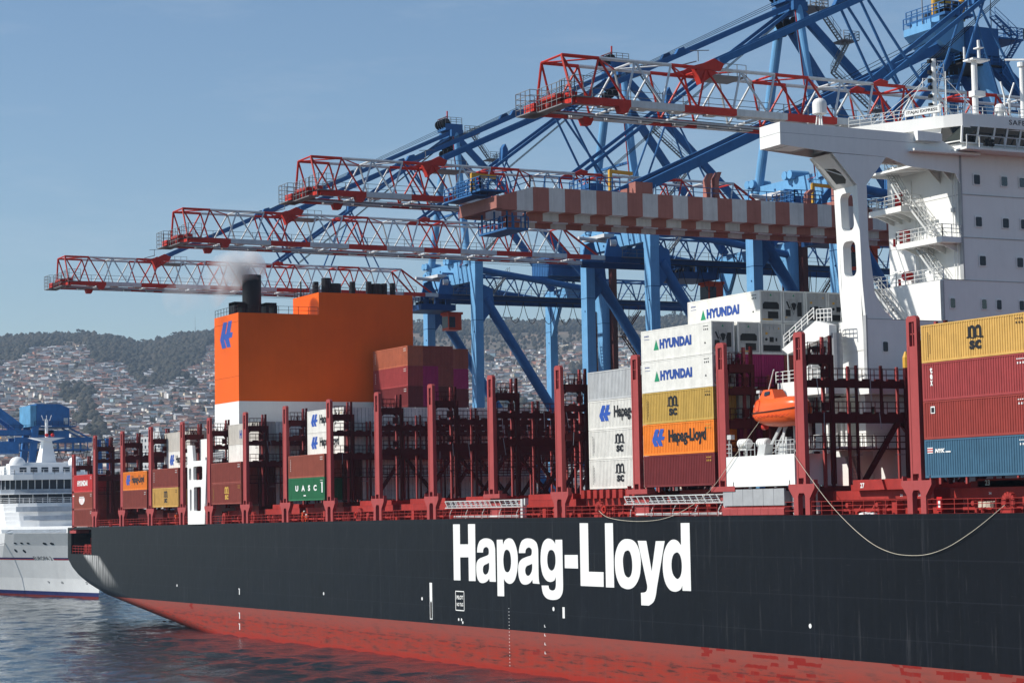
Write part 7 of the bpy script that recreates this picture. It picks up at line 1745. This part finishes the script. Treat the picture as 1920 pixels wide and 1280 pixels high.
    for i in range(30):
        f = 0.35+0.65*i/29; p = Vector((40, 0.5, 38)).lerp(Vector((120, 8, 32)), f); fl.add([(p.x, p.y, p.z), (p.x+0.8, p.y, p.z-0.1), (p.x+0.8, p.y, p.z-0.45), (p.x, p.y, p.z-0.4)], [(0, 1, 2, 3)], i % 4)
    B(fl, 'signal_flag_line', [M['yel'], M['letb'], M['letw'], M['cred']], mst, fix=False)
cruise()
for i, (a, b_, lb) in enumerate((((-457.5, 13.3, 11.8), (-540, -35, 1), 'mooring line slanting steeply down to the lower left from the white bow'), ((-458.5, 13.1, 11.9), (-520, -2, 7.5), 'mooring line running nearly level to the left from the white bow'))):
    m = MB(); A_ = Vector(a); Bv = Vector(b_); pts = [A_.lerp(Bv, k/10)-Vector((0, 0, 1.6*(1-(2*k/10-1)**2))) - A_ for k in range(11)]
    m.path(pts, 0.07, 5); o = m.build('mooring_line', M['ggrey']); o.location = a; tag(o, lb, 'rope', 'mooring lines of the cruise ship')

# older blue quay crane beyond the cruise ship
def old_crane():
    t = thing('harbour_crane', 'dark blue harbour crane with a machinery house behind the cruise ship', 'crane', (-545, 40, 3.2)); OR = (-545, 40, 3.2)
    mbl = mat('old_crane_blue', (0.02, 0.13, 0.36), 0.5, var=0.25, streak=0.2); mlb = mat('old_crane_sunlit_blue', (0.10, 0.30, 0.50), 0.5, var=0.25, streak=0.2)
    def b(mb, n, m, p=None, **k): return mb.build(n, m, p or t, org=OR, **k)
    h_ = MB(); h_.box(-549, -540, 41.2, 49.8, 40.2, 44.6); h_.prism([(41.2, 44.6), (49.8, 44.6), (49.8, 44.7), (47.2, 45.8), (41.2, 45.8)], 0, -549, -540); h_.box(-549.5, -539.6, 40.6, 51.5, 39.9, 40.2)
    mh = b(h_, 'machinery_house', mbl)
    d = MB(); d.box(-540, -539.95, 43.3, 44.0, 40.6, 42.0); d.box(-540, -539.94, 48.3, 49.4, 40.6, 42.2); b(d, 'door', M['cwhite'], mh)
    w_ = MB(); w_.prism([(-545.3, 40.5), (-544.1, 40.5), (-544.1, 42.6), (-544.7, 43.2), (-545.3, 42.6)], 1, 41.1, 41.19); w_.prism([(-542.3, 40.9), (-541.1, 40.9), (-541.1, 43.0), (-541.7, 43.6), (-542.3, 43.0)], 1, 41.1, 41.19); b(w_, 'arched_opening', mbl, mh)
    f = MB(); f.box(-550.5, -539.8, 39.6, 41.1, 40.0, 45.4); b(f, 'sunlit_side', mlb)  # lighter blue slab, the sunlit side of the house put into the colour
    l = MB()
    for x in (-549, -540.5):
        l.bar((x, 41.0, 40.0), (x, 39.9, 28), 1.5, 1.6); l.bar((x, 39.9, 28), (x, 39.0, 4), 1.5, 1.6); l.bar((x, 60, 37), (x, 62, 4), 1.2, 1.2)
    b(l, 'leg', mbl)
    g = MB()
    for x in (-547.5, -541.5):
        g.box(x-0.5, x+0.5, 10, 46, 37.9, 39.2); g.box(x-0.4, x+0.4, 36, 56, 36.0, 37.3); g.box(x-0.3, x+0.3, 38, 56, 33.9, 34.3); g.box(x-0.5, x+0.5, 42, 50, 37.3, 39.0)
        for k in range(9): g.bar((x, 39+k*2, 34.1), (x, 39+k*2, 36.2), 0.22)
        g.bar((x, 50, 39.8), (x, 56, 36.8), 0.4)
    g.box(-548, -541, 30, 37, 33.2, 36.2)
    b(g, 'girder', mbl)
    bo = MB(); bo.bar((-541.0, 37.5, 39.4), (-541.0, 26.5, 47.5), 1.6, 2.0); bo.bar((-547.0, 37.5, 39.4), (-547.0, 26.5, 47.5), 1.6, 2.0); b(bo, 'raised_boom', mbl)
    fe = MB()
    for k in range(7):
        ya = 41.5+k*1.9; pts = [(-540.8, ya+1.9*i/8, 34-(2.3+0.2*(k % 3))*(1-(2*i/8-1)**2)) for i in range(9)]; fe.path(pts, 0.09, 5)
    for k in range(8): fe.bar((-540.8, 41+k*0.5, 33.8), (-540.8, 41+k*0.5, 30.8), 0.12)
    b(fe, 'cable_festoon', M['rubber'])
    st = MB(); st.rail([(-540, 28, 39.2), (-540, 40, 39.2)], 1.1, 2, 1.5, 0.06); st.rail([(-539.6, 40.6, 40.2), (-539.6, 51.5, 40.2)], 1.1, 2, 1.5, 0.05); b(st, 'railing', M['blue3'])
old_crane()
# light blue mobile crane jib seen between the lashing bridges
def jib(x, y, z0, label, dy=7, hh=16, dx=-4):
    t = thing('mobile_crane', label, 'crane', (x, y, 3.2), 'light blue jibs on the far quay'); mm = M['ljib']
    m = MB(); a0 = Vector((0, 0, 6)); a1 = Vector((dx, dy, z0+hh-3.2))
    for sx, sy in ((-0.8, -0.8), (0.8, -0.8), (0.8, 0.8), (-0.8, 0.8)): m.bar(a0+Vector((sx, sy, 0)), a1+Vector((sx*0.4, sy*0.4, 0)), 0.22)
    n = 14
    for i in range(n):
        f0, f1 = i/n, (i+1)/n; s0, s1 = 0.8*(1-0.6*f0), 0.8*(1-0.6*f1)
        m.bar(a0.lerp(a1, f0)+Vector((-s0, -s0, 0)), a0.lerp(a1, f1)+Vector((s1, -s1, 0)), 0.12); m.bar(a0.lerp(a1, f0)+Vector((s0, -s0, 0)), a0.lerp(a1, f1)+Vector((-s1, -s1, 0)), 0.12); m.bar(a0.lerp(a1, f0)+Vector((s0, -s0, 0)), a0.lerp(a1, f1)+Vector((s1, s1, 0)), 0.12)
    m.build('jib', mm, t)
    c = MB(); c.box(-3, 3, -3, 3, 2.5, 6.5); c.box(-1.5, 1.5, -5, -3, 3, 6); c.build('machine_house', mm, t)
    u = MB(); u.box(-4, 4, -7, 7, 1.2, 2.4); 
    for k in range(6): u.tube((-4.2, -6+k*2.4, 0.9), (4.2, -6+k*2.4, 0.9), 0.9, n=12)
    u.build('carrier', M['blk'], t)
M['ljib'] = mat('light_blue_jib', (0.12, 0.32, 0.52), 0.5)
jib(-470, 88, 4, 'light blue lattice jib seen between the third and fourth lashing posts', dy=6, hh=30, dx=-3)

# ================================================================== hills, town and woods
def px_dir(x, y): return fw*4012.4+rr*(x-960)-uu*(y-640)
def az_of(x, y): d = px_dir(x, y); return math.atan2(d.y, -d.x)
RC = 4200.0; R0 = 1400.0
crest = [(-60, 628), (0, 630), (60, 624), (110, 622), (165, 620), (215, 628), (262, 640), (300, 632), (335, 622), (400, 616), (470, 612), (560, 606), (700, 600), (900, 598), (1000, 597), (1120, 598), (1200, 590), (1300, 590), (1450, 585), (1600, 590), (1920, 600), (2300, 640)]
CR = []
for x, y in crest:
    d = px_dir(x, y+12); h = 16.85+d.z/math.hypot(d.x, d.y)*RC; CR.append((math.atan2(d.y, -d.x), h))
def crest_h(a):
    if a <= CR[0][0]: return CR[0][1]
    for (a0, h0), (a1, h1) in zip(CR[:-1], CR[1:]):
        if a <= a1: return h0+(h1-h0)*(a-a0)/(a1-a0)
    return CR[-1][1]
rs = np.random.RandomState(5)
GR = rs.rand(64, 64)
def vnoise(x, y):
    xi, yi = int(math.floor(x)), int(math.floor(y)); fx, fy = x-xi, y-yi; fx = fx*fx*(3-2*fx); fy = fy*fy*(3-2*fy)
    g = lambda i, j: GR[i % 64, j % 64]
    return (g(xi, yi)*(1-fx)+g(xi+1, yi)*fx)*(1-fy)+(g(xi, yi+1)*(1-fx)+g(xi+1, yi+1)*fx)*fy
def fbm(x, y, o=4):
    s = 0; a = 0.5
    for _ in range(o): s += a*(vnoise(x, y)-0.5); x *= 2.03; y *= 2.03; a *= 0.5
    return s
def ground(a, r):
    t = (r-R0)/(RC-R0)
    if t < 0: return 3.0+t*2
    H_ = crest_h(a)
    if t <= 1: base = 3+(H_-3)*(t**1.12); amp = 190*t*(1-t)*1.6
    else: base = H_-(t-1)*300; amp = 14
    X_, Y_w = r*a, r
    g = fbm(X_/380, r/1500, 4)*2
    g2 = fbm(X_/150+7, r/260, 3)
    return base+g*amp+g2*40*min(1, t*2)*max(0, 1.1-t)
def world(a, r, z=0): return (CAM.x-r*cos(a), CAM.y+r*sin(a), z)
A0, A1 = radians(9), radians(48)
NA, NR = 320, 130
mb = MB(); vs = []
for j in range(NR+1):
    r = 1300+(5200-1300)*j/NR
    for i in range(NA+1): a = A0+(A1-A0)*i/NA; vs.append(world(a, r, ground(a, r)))
mb.add(vs, [(j*(NA+1)+i, j*(NA+1)+i+1, (j+1)*(NA+1)+i+1, (j+1)*(NA+1)+i) for j in range(NR) for i in range(NA)])
mt = bpy.data.materials.new('dry_hillside'); mt.use_nodes = True; n_ = mt.node_tree; b_ = n_.nodes['Principled BSDF']; b_.inputs['Roughness'].default_value = 0.95
g_ = n_.nodes.new('ShaderNodeNewGeometry'); q_ = n_.nodes.new('ShaderNodeTexNoise'); q_.inputs['Scale'].default_value = 0.012; q_.inputs['Detail'].default_value = 8; q_.inputs['Roughness'].default_value = 0.7
n_.links.new(g_.outputs['Position'], q_.inputs['Vector']); c_ = n_.nodes.new('ShaderNodeValToRGB'); e = c_.color_ramp.elements
e[0].position = 0.38; e[0].color = (0.05, 0.048, 0.032, 1); e[1].position = 0.62; e[1].color = (0.20, 0.13, 0.085, 1); k_ = e.new(0.5); k_.color = (0.11, 0.088, 0.062, 1)
n_.links.new(q_.outputs[0], c_.inputs[0]); n_.links.new(c_.outputs[0], b_.inputs['Base Color'])
o = mb.build('hills', mt, smooth=True); tag(o, kind='structure')

def wooded(a, r):
    """0 town .. 1 wood"""
    t = (r-R0)/(RC-R0)
    x_ = (a-A0)/(A1-A0)
    left = max(0, 1-(a-radians(13.5))/radians(7)) if a > radians(13.5) else 1
    lim = 0.86-0.10*left+fbm(a*40, t*2+3, 3)*0.6
    g = fbm(a*70+11, t*9, 3)
    if a > radians(22):
        if t > 0.93: return 1.0
        return 1.0 if g > 0.19 else 0.0
    if t > lim: return 1.0
    return 1.0 if g > 0.155 else 0.0
# woods: many small irregular crowns in one mesh
def crowns(n, rnd_, pred, rlo, rhi, size, name, mats, dense=None):
    ico = bmesh.new(); bmesh.ops.create_icosphere(ico, subdivisions=1, radius=1); bv = np.array([v.co[:] for v in ico.verts]); bf = np.array([[v.index for v in f.verts] for f in ico.faces]); ico.free()
    P_ = []
    tries = 0
    while len(P_) < n and tries < n*12:
        tries += 1
        a = A0+(A1-A0)*rnd_.random(); r = rlo+(rhi-rlo)*rnd_.random()**0.8
        if pred(a, r): P_.append((a, r))
    V = []; F = []; Mi = []; k = 0
    rs2 = np.random.RandomState(int(n))
    for a, r in P_:
        s = size*(0.55+0.8*rnd_.random()); h_ = s*(0.8+0.7*rnd_.random())
        z = ground(a, r); x, y, _ = world(a, r)
        v = bv*(1+0.35*(rs2.rand(len(bv), 1)-0.5)); v = v*np.array([s*0.62, s*0.62, h_*0.6]); v = v+np.array([x, y, z+h_*0.55])
        V.append(v); F.append(bf+k); k += len(bv); Mi.append(np.full(len(bf), rs2.randint(len(mats))))
    V = np.vstack(V); F = np.vstack(F); Mi = np.concatenate(Mi)
    me = bpy.data.meshes.new(name); me.vertices.add(len(V)); me.vertices.foreach_set('co', V.ravel().astype(np.float32))
    me.loops.add(len(F)*3); me.loops.foreach_set('vertex_index', F.ravel().astype(np.int32)); me.polygons.add(len(F)); me.polygons.foreach_set('loop_start', np.arange(0, len(F)*3, 3, dtype=np.int32)); me.polygons.foreach_set('loop_total', np.full(len(F), 3, dtype=np.int32))
    for m in mats: me.materials.append(m)
    me.polygons.foreach_set('material_index', Mi.astype(np.int32)); me.update(calc_edges=True)
    ob = bpy.data.objects.new(name, me); COL.objects.link(ob); return ob
LF = [mat('leaf_dark', (0.024, 0.025, 0.018), 0.9, var=0.3, scale=0.3), mat('leaf_mid', (0.034, 0.034, 0.024), 0.9, var=0.3, scale=0.3), mat('leaf_olive', (0.06, 0.052, 0.036), 0.9, var=0.3, scale=0.3)]
R1 = random.Random(21)
o = crowns(38000, R1, lambda a, r: wooded(a, r) > 0.5, 2000, 4290, 7.2, 'wood', LF); tag(o, 'dark eucalyptus wood covering the upper hillside', 'wood', kind='stuff')
o = crowns(20000, random.Random(4), lambda a, r: True, 1450, 4150, 4.6, 'bushes', LF); tag(o, 'scattered bushes and small trees between the hillside houses', 'bushes', kind='stuff')
# trees on the skyline, each a tapered trunk and a clumpy crown
def tree_mesh(seed, flat):
    r = random.Random(seed); c = MB(); tr = MB()
    tr.tube((0, 0, -1), (0.3, 0, 9), 0.5, 0.22, n=6)
    for k in range(4): a = k*1.6; tr.tube((0.25, 0, 6+k), (2.6*cos(a), 2.6*sin(a), 9.5+k*0.6), 0.2, 0.08, n=4)
    for k in range(12):
        a = r.random()*6.28; d = (3.6 if flat else 2.6)*r.random()**0.5; z = (10+1.8*r.random()) if flat else (7+6.5*r.random()); s = (1.0+1.0*r.random())
        for q in range(26):
            p = Vector((r.gauss(0, 1), r.gauss(0, 1), r.gauss(0, 1))).normalized()*s*(0.6+0.45*r.random()); ctr = Vector((d*cos(a), d*sin(a), z))+Vector((p.x, p.y, p.z*0.7))
            u = Vector((r.gauss(0, 1), r.gauss(0, 1), r.gauss(0, 1))).normalized(); v = u.cross(p).normalized(); u = v.cross(p).normalized(); w_ = 0.45+0.4*r.random()
            c.add([ctr-u*w_, ctr+v*w_*0.8, ctr+u*w_, ctr-v*w_*0.8], [(0, 1, 2, 3)])
    return c.mesh('crown', LF[seed % 3]), tr.mesh('trunk', M['bark'])
M['bark'] = mat('bark', (0.07, 0.05, 0.04), 0.9)
TM = [tree_mesh(s, s % 2 == 0) for s in range(6)]
R3 = random.Random(9); nt_i = 0
for i in range(230):
    a = radians(12.8)+radians(21.5)*(i+R3.random())/230; r = 4150+90*R3.random()
    x, y, _ = world(a, r); z = ground(a, r)
    t = thing('skyline_tree', 'tree standing in the dark row along the hill crest', 'tree', (x, y, z), 'trees along the hill crest')
    c, tr = TM[i % 6]; s = 0.7+0.8*R3.random()**2; t.scale = (s, s, s); t.rotation_euler = (0, 0, R3.random()*6)
    add_mesh('crown', c, t); add_mesh('trunk', tr, t)
# radio mast on the crest
rm = MB(); rm.tube((0, 0, 0), (0, 0, 42), 0.5, 0.12, n=6)
for k in range(8):
    w_ = 3.6*(1-k/9); rm.bar((-w_, 0, k*2.6), (w_, 0, k*2.6), 0.3); rm.bar((-w_, 0, k*2.6), (0, 0, k*2.6+5), 0.3); rm.bar((w_, 0, k*2.6), (0, 0, k*2.6+5), 0.3)
aa = az_of(366, 615); x, y, _ = world(aa, 4180); o = rm.build('radio_mast', M['steel']); o.location = (x, y, ground(aa, 4180)); tag(o, 'thin lattice radio mast on the hill crest left of the funnel', 'mast')

# houses
HC_ = [(0.75, 0.73, 0.69), (0.62, 0.57, 0.49), (0.62, 0.52, 0.38), (0.42, 0.20, 0.14), (0.30, 0.42, 0.46), (0.55, 0.36, 0.28), (0.46, 0.44, 0.42), (0.82, 0.80, 0.77)]
HM = [mat('house_paint_%s' % n, c, 0.85, var=0.15, scale=0.2) for n, c in zip(('cream', 'sand', 'ochre', 'brick', 'teal', 'salmon', 'grey', 'white'), HC_)]
RM = [mat('roof_%s' % n, c, 0.6, var=0.25, scale=0.3) for n, c in zip(('zinc', 'rust', 'slate', 'tile'), ((0.50, 0.50, 0.50), (0.17, 0.12, 0.10), (0.14, 0.14, 0.15), (0.26, 0.12, 0.085)))]
def house_parts(w_, d_, h_, roof, win=True):
    b = MB(); b.box(-w_/2, w_/2, -d_/2, d_/2, -6, h_)
    r = MB()
    if roof == 0: r.box(-w_/2-0.3, w_/2+0.3, -d_/2-0.3, d_/2+0.3, h_, h_+0.35)
    elif roof == 1: r.prism([(-d_/2-0.4, h_), (d_/2+0.4, h_), (0, h_+1.8)], 0, -w_/2-0.3, w_/2+0.3)
    else: r.prism([(-d_/2-0.4, h_), (d_/2+0.4, h_), (d_/2+0.4, h_+1.4)], 0, -w_/2-0.3, w_/2+0.3)
    wn = MB(); nf = max(1, int(h_/2.9)); nc = max(2, int(w_/2.8))
    for f in range(nf):
        for c in range(nc):
            x = -w_/2+w_*(c+0.5)/nc; z = 1.1+f*2.9; wn.box(x-0.55, x+0.55, -d_/2-0.04, -d_/2-0.01, z, z+1.2)
    return b, r, wn
HPROTO = []
R5 = random.Random(31)
for i in range(24):
    w_, d_, h_ = 7+7*R5.random(), 6+4*R5.random(), R5.choice((3, 3.2, 5.6, 6, 8.6)); b, r, wn = house_parts(w_, d_, h_, R5.choice((0, 1, 2, 1)))
    hm = R5.randrange(8); HPROTO.append((b.mesh('wall', HM[hm]), r.mesh('roof', RM[R5.randrange(4)]), wn.mesh('window', M['glassb']), ['cream', 'sand coloured', 'ochre', 'brick red', 'teal', 'salmon', 'grey', 'white'][hm], h_))
spots = []
R6 = random.Random(77); tries = 0
grid = {}
while len(spots) < 15000 and tries < 400000:
    tries += 1
    a = radians(12.6)+radians(24)*R6.random(); r = 1450+2300*R6.random()**0.85
    t_ = (r-R0)/(RC-R0)
    if wooded(a, r) > 0.5: continue
    if R6.random() > ((1.1-t_*0.55) if a < radians(22) else (1.2-t_*1.45)): continue
    if fbm(a*120+3, t_*14, 2) > 0.2: continue
    # rows along the contour: quantise height
    k = (int(a*r/11), int(r/12))
    if k in grid: continue
    grid[k] = 1; spots.append((a, r))
spots.sort(key=lambda s: s[1])
def visible(a, r):
    """open to view left of the funnel or through the crane legs"""
    x, y, _ = world(a, r); v = Vector((x, y, ground(a, r)+3))-CAM; z = v.dot(fw); px_ = 960+4012.4*v.dot(rr)/z; py_ = 640-4012.4*v.dot(uu)/z
    return (0 < px_ < 400 and 600 < py_ < 880) or (890 < px_ < 1195 and 600 < py_ < 765)
vis = [s for s in spots if visible(*s)]
near = set(vis[:290])
side = ['low on the hillside', 'on the lower slope']
ni = 0
for a, r in vis[:290]:
    bmh, rmh, wmh, cn, hh = HPROTO[R6.randrange(24)]
    x, y, _ = world(a, r); z = ground(a, r)
    where = 'left of the funnel' if a < radians(20) else 'seen between the blue crane legs'
    t = thing('hillside_house', cn+(' one-storey' if hh < 4 else (' two-storey' if hh < 7 else ' three-storey'))+' house low on the hillside '+where, 'house', (x, y, z), 'houses on the lower hillside, '+cn+(' one-storey' if hh < 4 else (' two-storey' if hh < 7 else ' three-storey'))+' '+where)
    t.rotation_euler = (0, 0, -pi/2-a+0.9*(R6.random()-0.5))
    add_mesh('wall', bmh, t); add_mesh('roof', rmh, t); add_mesh('window', wmh, t); ni += 1
# the rest of the town as one mass
V = []; F = []; Mi = []; k = 0
me = bpy.data.meshes.new('town'); allm = HM+RM+[M['glassb']]
rest = [s for s in spots if s not in near]
RO = random.Random(12)
PR = []
for i in range(16):
    w_, d_, h_ = 6.5+7*RO.random(), 6+4*RO.random(), RO.choice((3, 3.2, 5.6, 6)); b, r, wn = house_parts(w_, d_, h_, RO.choice((0, 1, 2, 1)))
    PR.append((b, r, wn))
tv = []; tf = []; tm = []
for a, r in rest:
    b, rf, wn = PR[RO.randrange(16)]; hm = RO.choice((0, 1, 1, 2, 3, 4, 5, 6, 6, 7, 0, 2, 6)); rmi = 8+RO.randrange(4)
    x, y, _ = world(a, r); z = ground(a, r); an = -pi/2-a+0.9*(RO.random()-0.5); ca, sa = cos(an), sin(an)
    for mbx, mi in ((b, hm), (rf, rmi), (wn, 12)):
        k = len(tv); tv += [(x+v[0]*ca-v[1]*sa, y+v[0]*sa+v[1]*ca, z+v[2]) for v in mbx.v]; tf += [tuple(q+k for q in f) for f in mbx.f]; tm += [mi]*len(mbx.f)
me.from_pydata(tv, [], tf)
for m in allm: me.materials.append(m)
me.polygons.foreach_set('material_index', tm); me.update()
o = bpy.data.objects.new('hillside_town', me); COL.objects.link(o); tag(o, 'dense mass of small pale houses covering the hillside behind the port', 'houses', kind='stuff')
# white apartment tower and slabs
def tower(x, y, z, w_, d_, h_, label, mt_, floors, rot, penthouse=True):
    t = thing('apartment_tower', label, 'building', (x, y, z)); t.rotation_euler = (0, 0, rot)
    b = MB(); b.box(-w_/2, w_/2, -d_/2, d_/2, -5, h_)
    if penthouse: b.box(-w_/4, w_/4, -d_/4, d_/4, h_, h_+3.5); b.box(-1, 2, -1, 2, h_+3.5, h_+6)
    b.build('wall', mt_, t)
    wn = MB(); bl = MB()
    for f in range(floors):
        z_ = h_*(f+0.25)/floors; zz = h_/floors*0.45
        for sx, L_ in ((0, w_), (1, d_)):
            n = int(L_/3)
            for c in range(n):
                u = -L_/2+L_*(c+0.5)/n
                if sx == 0: wn.box(u-1.0, u+1.0, -d_/2-0.05, -d_/2, z_, z_+zz)
                else:
                    wn.box(w_/2, w_/2+0.05, u-0.7, u+0.7, z_, z_+zz); wn.box(-w_/2-0.05, -w_/2, u-1.0, u+1.0, z_, z_+zz)
        bl.box(-w_/2-1.0, w_/2, -d_/2-1.0, -d_/2-0.06, z_-0.9, z_-0.1)
        bl.box(-w_/2-1.0, -w_/2-0.06, -d_/2, d_/2, z_-0.9, z_-0.1)
    wn.build('window', M['glassb'], t); bl.build('balcony', mt_, t)
def at_px(px_, r): a = az_of(px_, 800); return a, world(a, r)
MT = mat('tower_white', (0.58, 0.58, 0.57), 0.8); MT2 = mat('tower_grey_blue', (0.18, 0.24, 0.32), 0.8)
a, p = at_px(298, 1420); tower(p[0], p[1], 4, 15, 19, 64, 'tall white apartment tower rising left of the orange funnel', MT, 15, -pi/2-a+0.75)
a, p = at_px(336, 1480); tower(p[0], p[1], 4, 12, 21, 54, 'dark slab building right behind the white apartment tower', MT2, 12, -pi/2-a+0.5, False)
a, p = at_px(906, 1500); tower(p[0], p[1], 4, 7, 8, 88, 'slender pale tower just right of the tall blue crane leg', MT, 20, -pi/2-a+0.4, False)
for i, (px_, r, w_, h_, lb) in enumerate(((16, 1380, 46, 18, 'long low warehouse at the left edge behind the cruise ship'), (235, 1390, 70, 19, 'wide office block on the waterfront below the houses'), (215, 1600, 46, 18, 'wide pale terrace building above the waterfront office block'))):
    a, p = at_px(px_, r); tower(p[0], p[1], max(4, ground(a, r)), w_, 10, h_, lb, MT if i != 1 else MT2, 4, -pi/2-a+0.2, False)

# ================================================================== smoke and haze
sm = MB()
R8 = random.Random(2)
mbm = bpy.data.metaballs.new('smoke'); mbm.resolution = 0.9; mbm.threshold = 0.3
for x, y, z, r in ((-299.5, 9.0, 53.2, 2.6), (-299.6, 8.2, 54.0, 2.9), (-300, 6.6, 53.6, 3.0), (-300.6, 4.6, 52.8, 3.0), (-301.4, 2.4, 51.6, 3.2), (-302.4, 0.4, 50.2, 3.2), (-303.0, -1.2, 48.8, 3.0), (-301, 6.0, 51.5, 2.6), (-302, 3.0, 49.5, 3.0)):
    el = mbm.elements.new(); el.co = (x+299.5, y-9, z-52.3); el.radius = r*1.25
ob = bpy.data.objects.new('t', mbm); COL.objects.link(ob); bpy.context.view_layer.update(); dg = bpy.context.evaluated_depsgraph_get()
nm = bpy.data.meshes.new_from_object(ob.evaluated_get(dg)); bpy.data.objects.remove(ob)
so_ = bpy.data.objects.new('smoke_plume', nm); COL.objects.link(so_); so_.location = (-299.5, 9, 52.3)
ms = bpy.data.materials.new('exhaust_smoke'); ms.use_nodes = True; n = ms.node_tree; n.nodes.clear(); out = n.nodes.new('ShaderNodeOutputMaterial'); pv = n.nodes.new('ShaderNodeVolumePrincipled')
pv.inputs['Color'].default_value = (1.0, 1.0, 1.0, 1); pv.inputs['Anisotropy'].default_value = 0.0
tc = n.nodes.new('ShaderNodeTexCoord'); nz_ = n.nodes.new('ShaderNodeTexNoise'); nz_.inputs['Scale'].default_value = 0.28; nz_.inputs['Detail'].default_value = 4; n.links.new(tc.outputs['Object'], nz_.inputs['Vector'])
ln = n.nodes.new('ShaderNodeVectorMath'); ln.operation = 'LENGTH'; n.links.new(tc.outputs['Object'], ln.inputs[0])
fa = n.nodes.new('ShaderNodeMapRange'); fa.inputs[1].default_value = 1.0; fa.inputs[2].default_value = 7.5; fa.inputs[3].default_value = 1.0; fa.inputs[4].default_value = 0.05; n.links.new(ln.outputs['Value'], fa.inputs[0])
mr_ = n.nodes.new('ShaderNodeMapRange'); mr_.inputs[1].default_value = 0.38; mr_.inputs[2].default_value = 0.72; mr_.inputs[3].default_value = 0; mr_.inputs[4].default_value = 1.6; n.links.new(nz_.outputs[0], mr_.inputs[0])
mu_ = n.nodes.new('ShaderNodeMath'); mu_.operation = 'MULTIPLY'; n.links.new(mr_.outputs[0], mu_.inputs[0]); n.links.new(fa.outputs[0], mu_.inputs[1]); n.links.new(mu_.outputs[0], pv.inputs['Density']); n.links.new(pv.outputs[0], out.inputs['Volume'])
nm.materials.clear(); nm.materials.append(ms); tag(so_, 'pale exhaust smoke drifting from the tall black funnel pipe', 'smoke', kind='stuff')

hz = MB(); hz.box(-5600, 120, -700, 4000, -12, 560)
mh = bpy.data.materials.new('sea_haze'); mh.use_nodes = True; n = mh.node_tree; n.nodes.clear(); out = n.nodes.new('ShaderNodeOutputMaterial'); pv = n.nodes.new('ShaderNodeVolumePrincipled')
pv.inputs['Color'].default_value = (0.62, 0.80, 1.0, 1); pv.inputs['Density'].default_value = 0.000065; pv.inputs['Anisotropy'].default_value = 0.2; n.links.new(pv.outputs[0], out.inputs['Volume'])
o = hz.build('haze', mh); tag(o, kind='stuff')
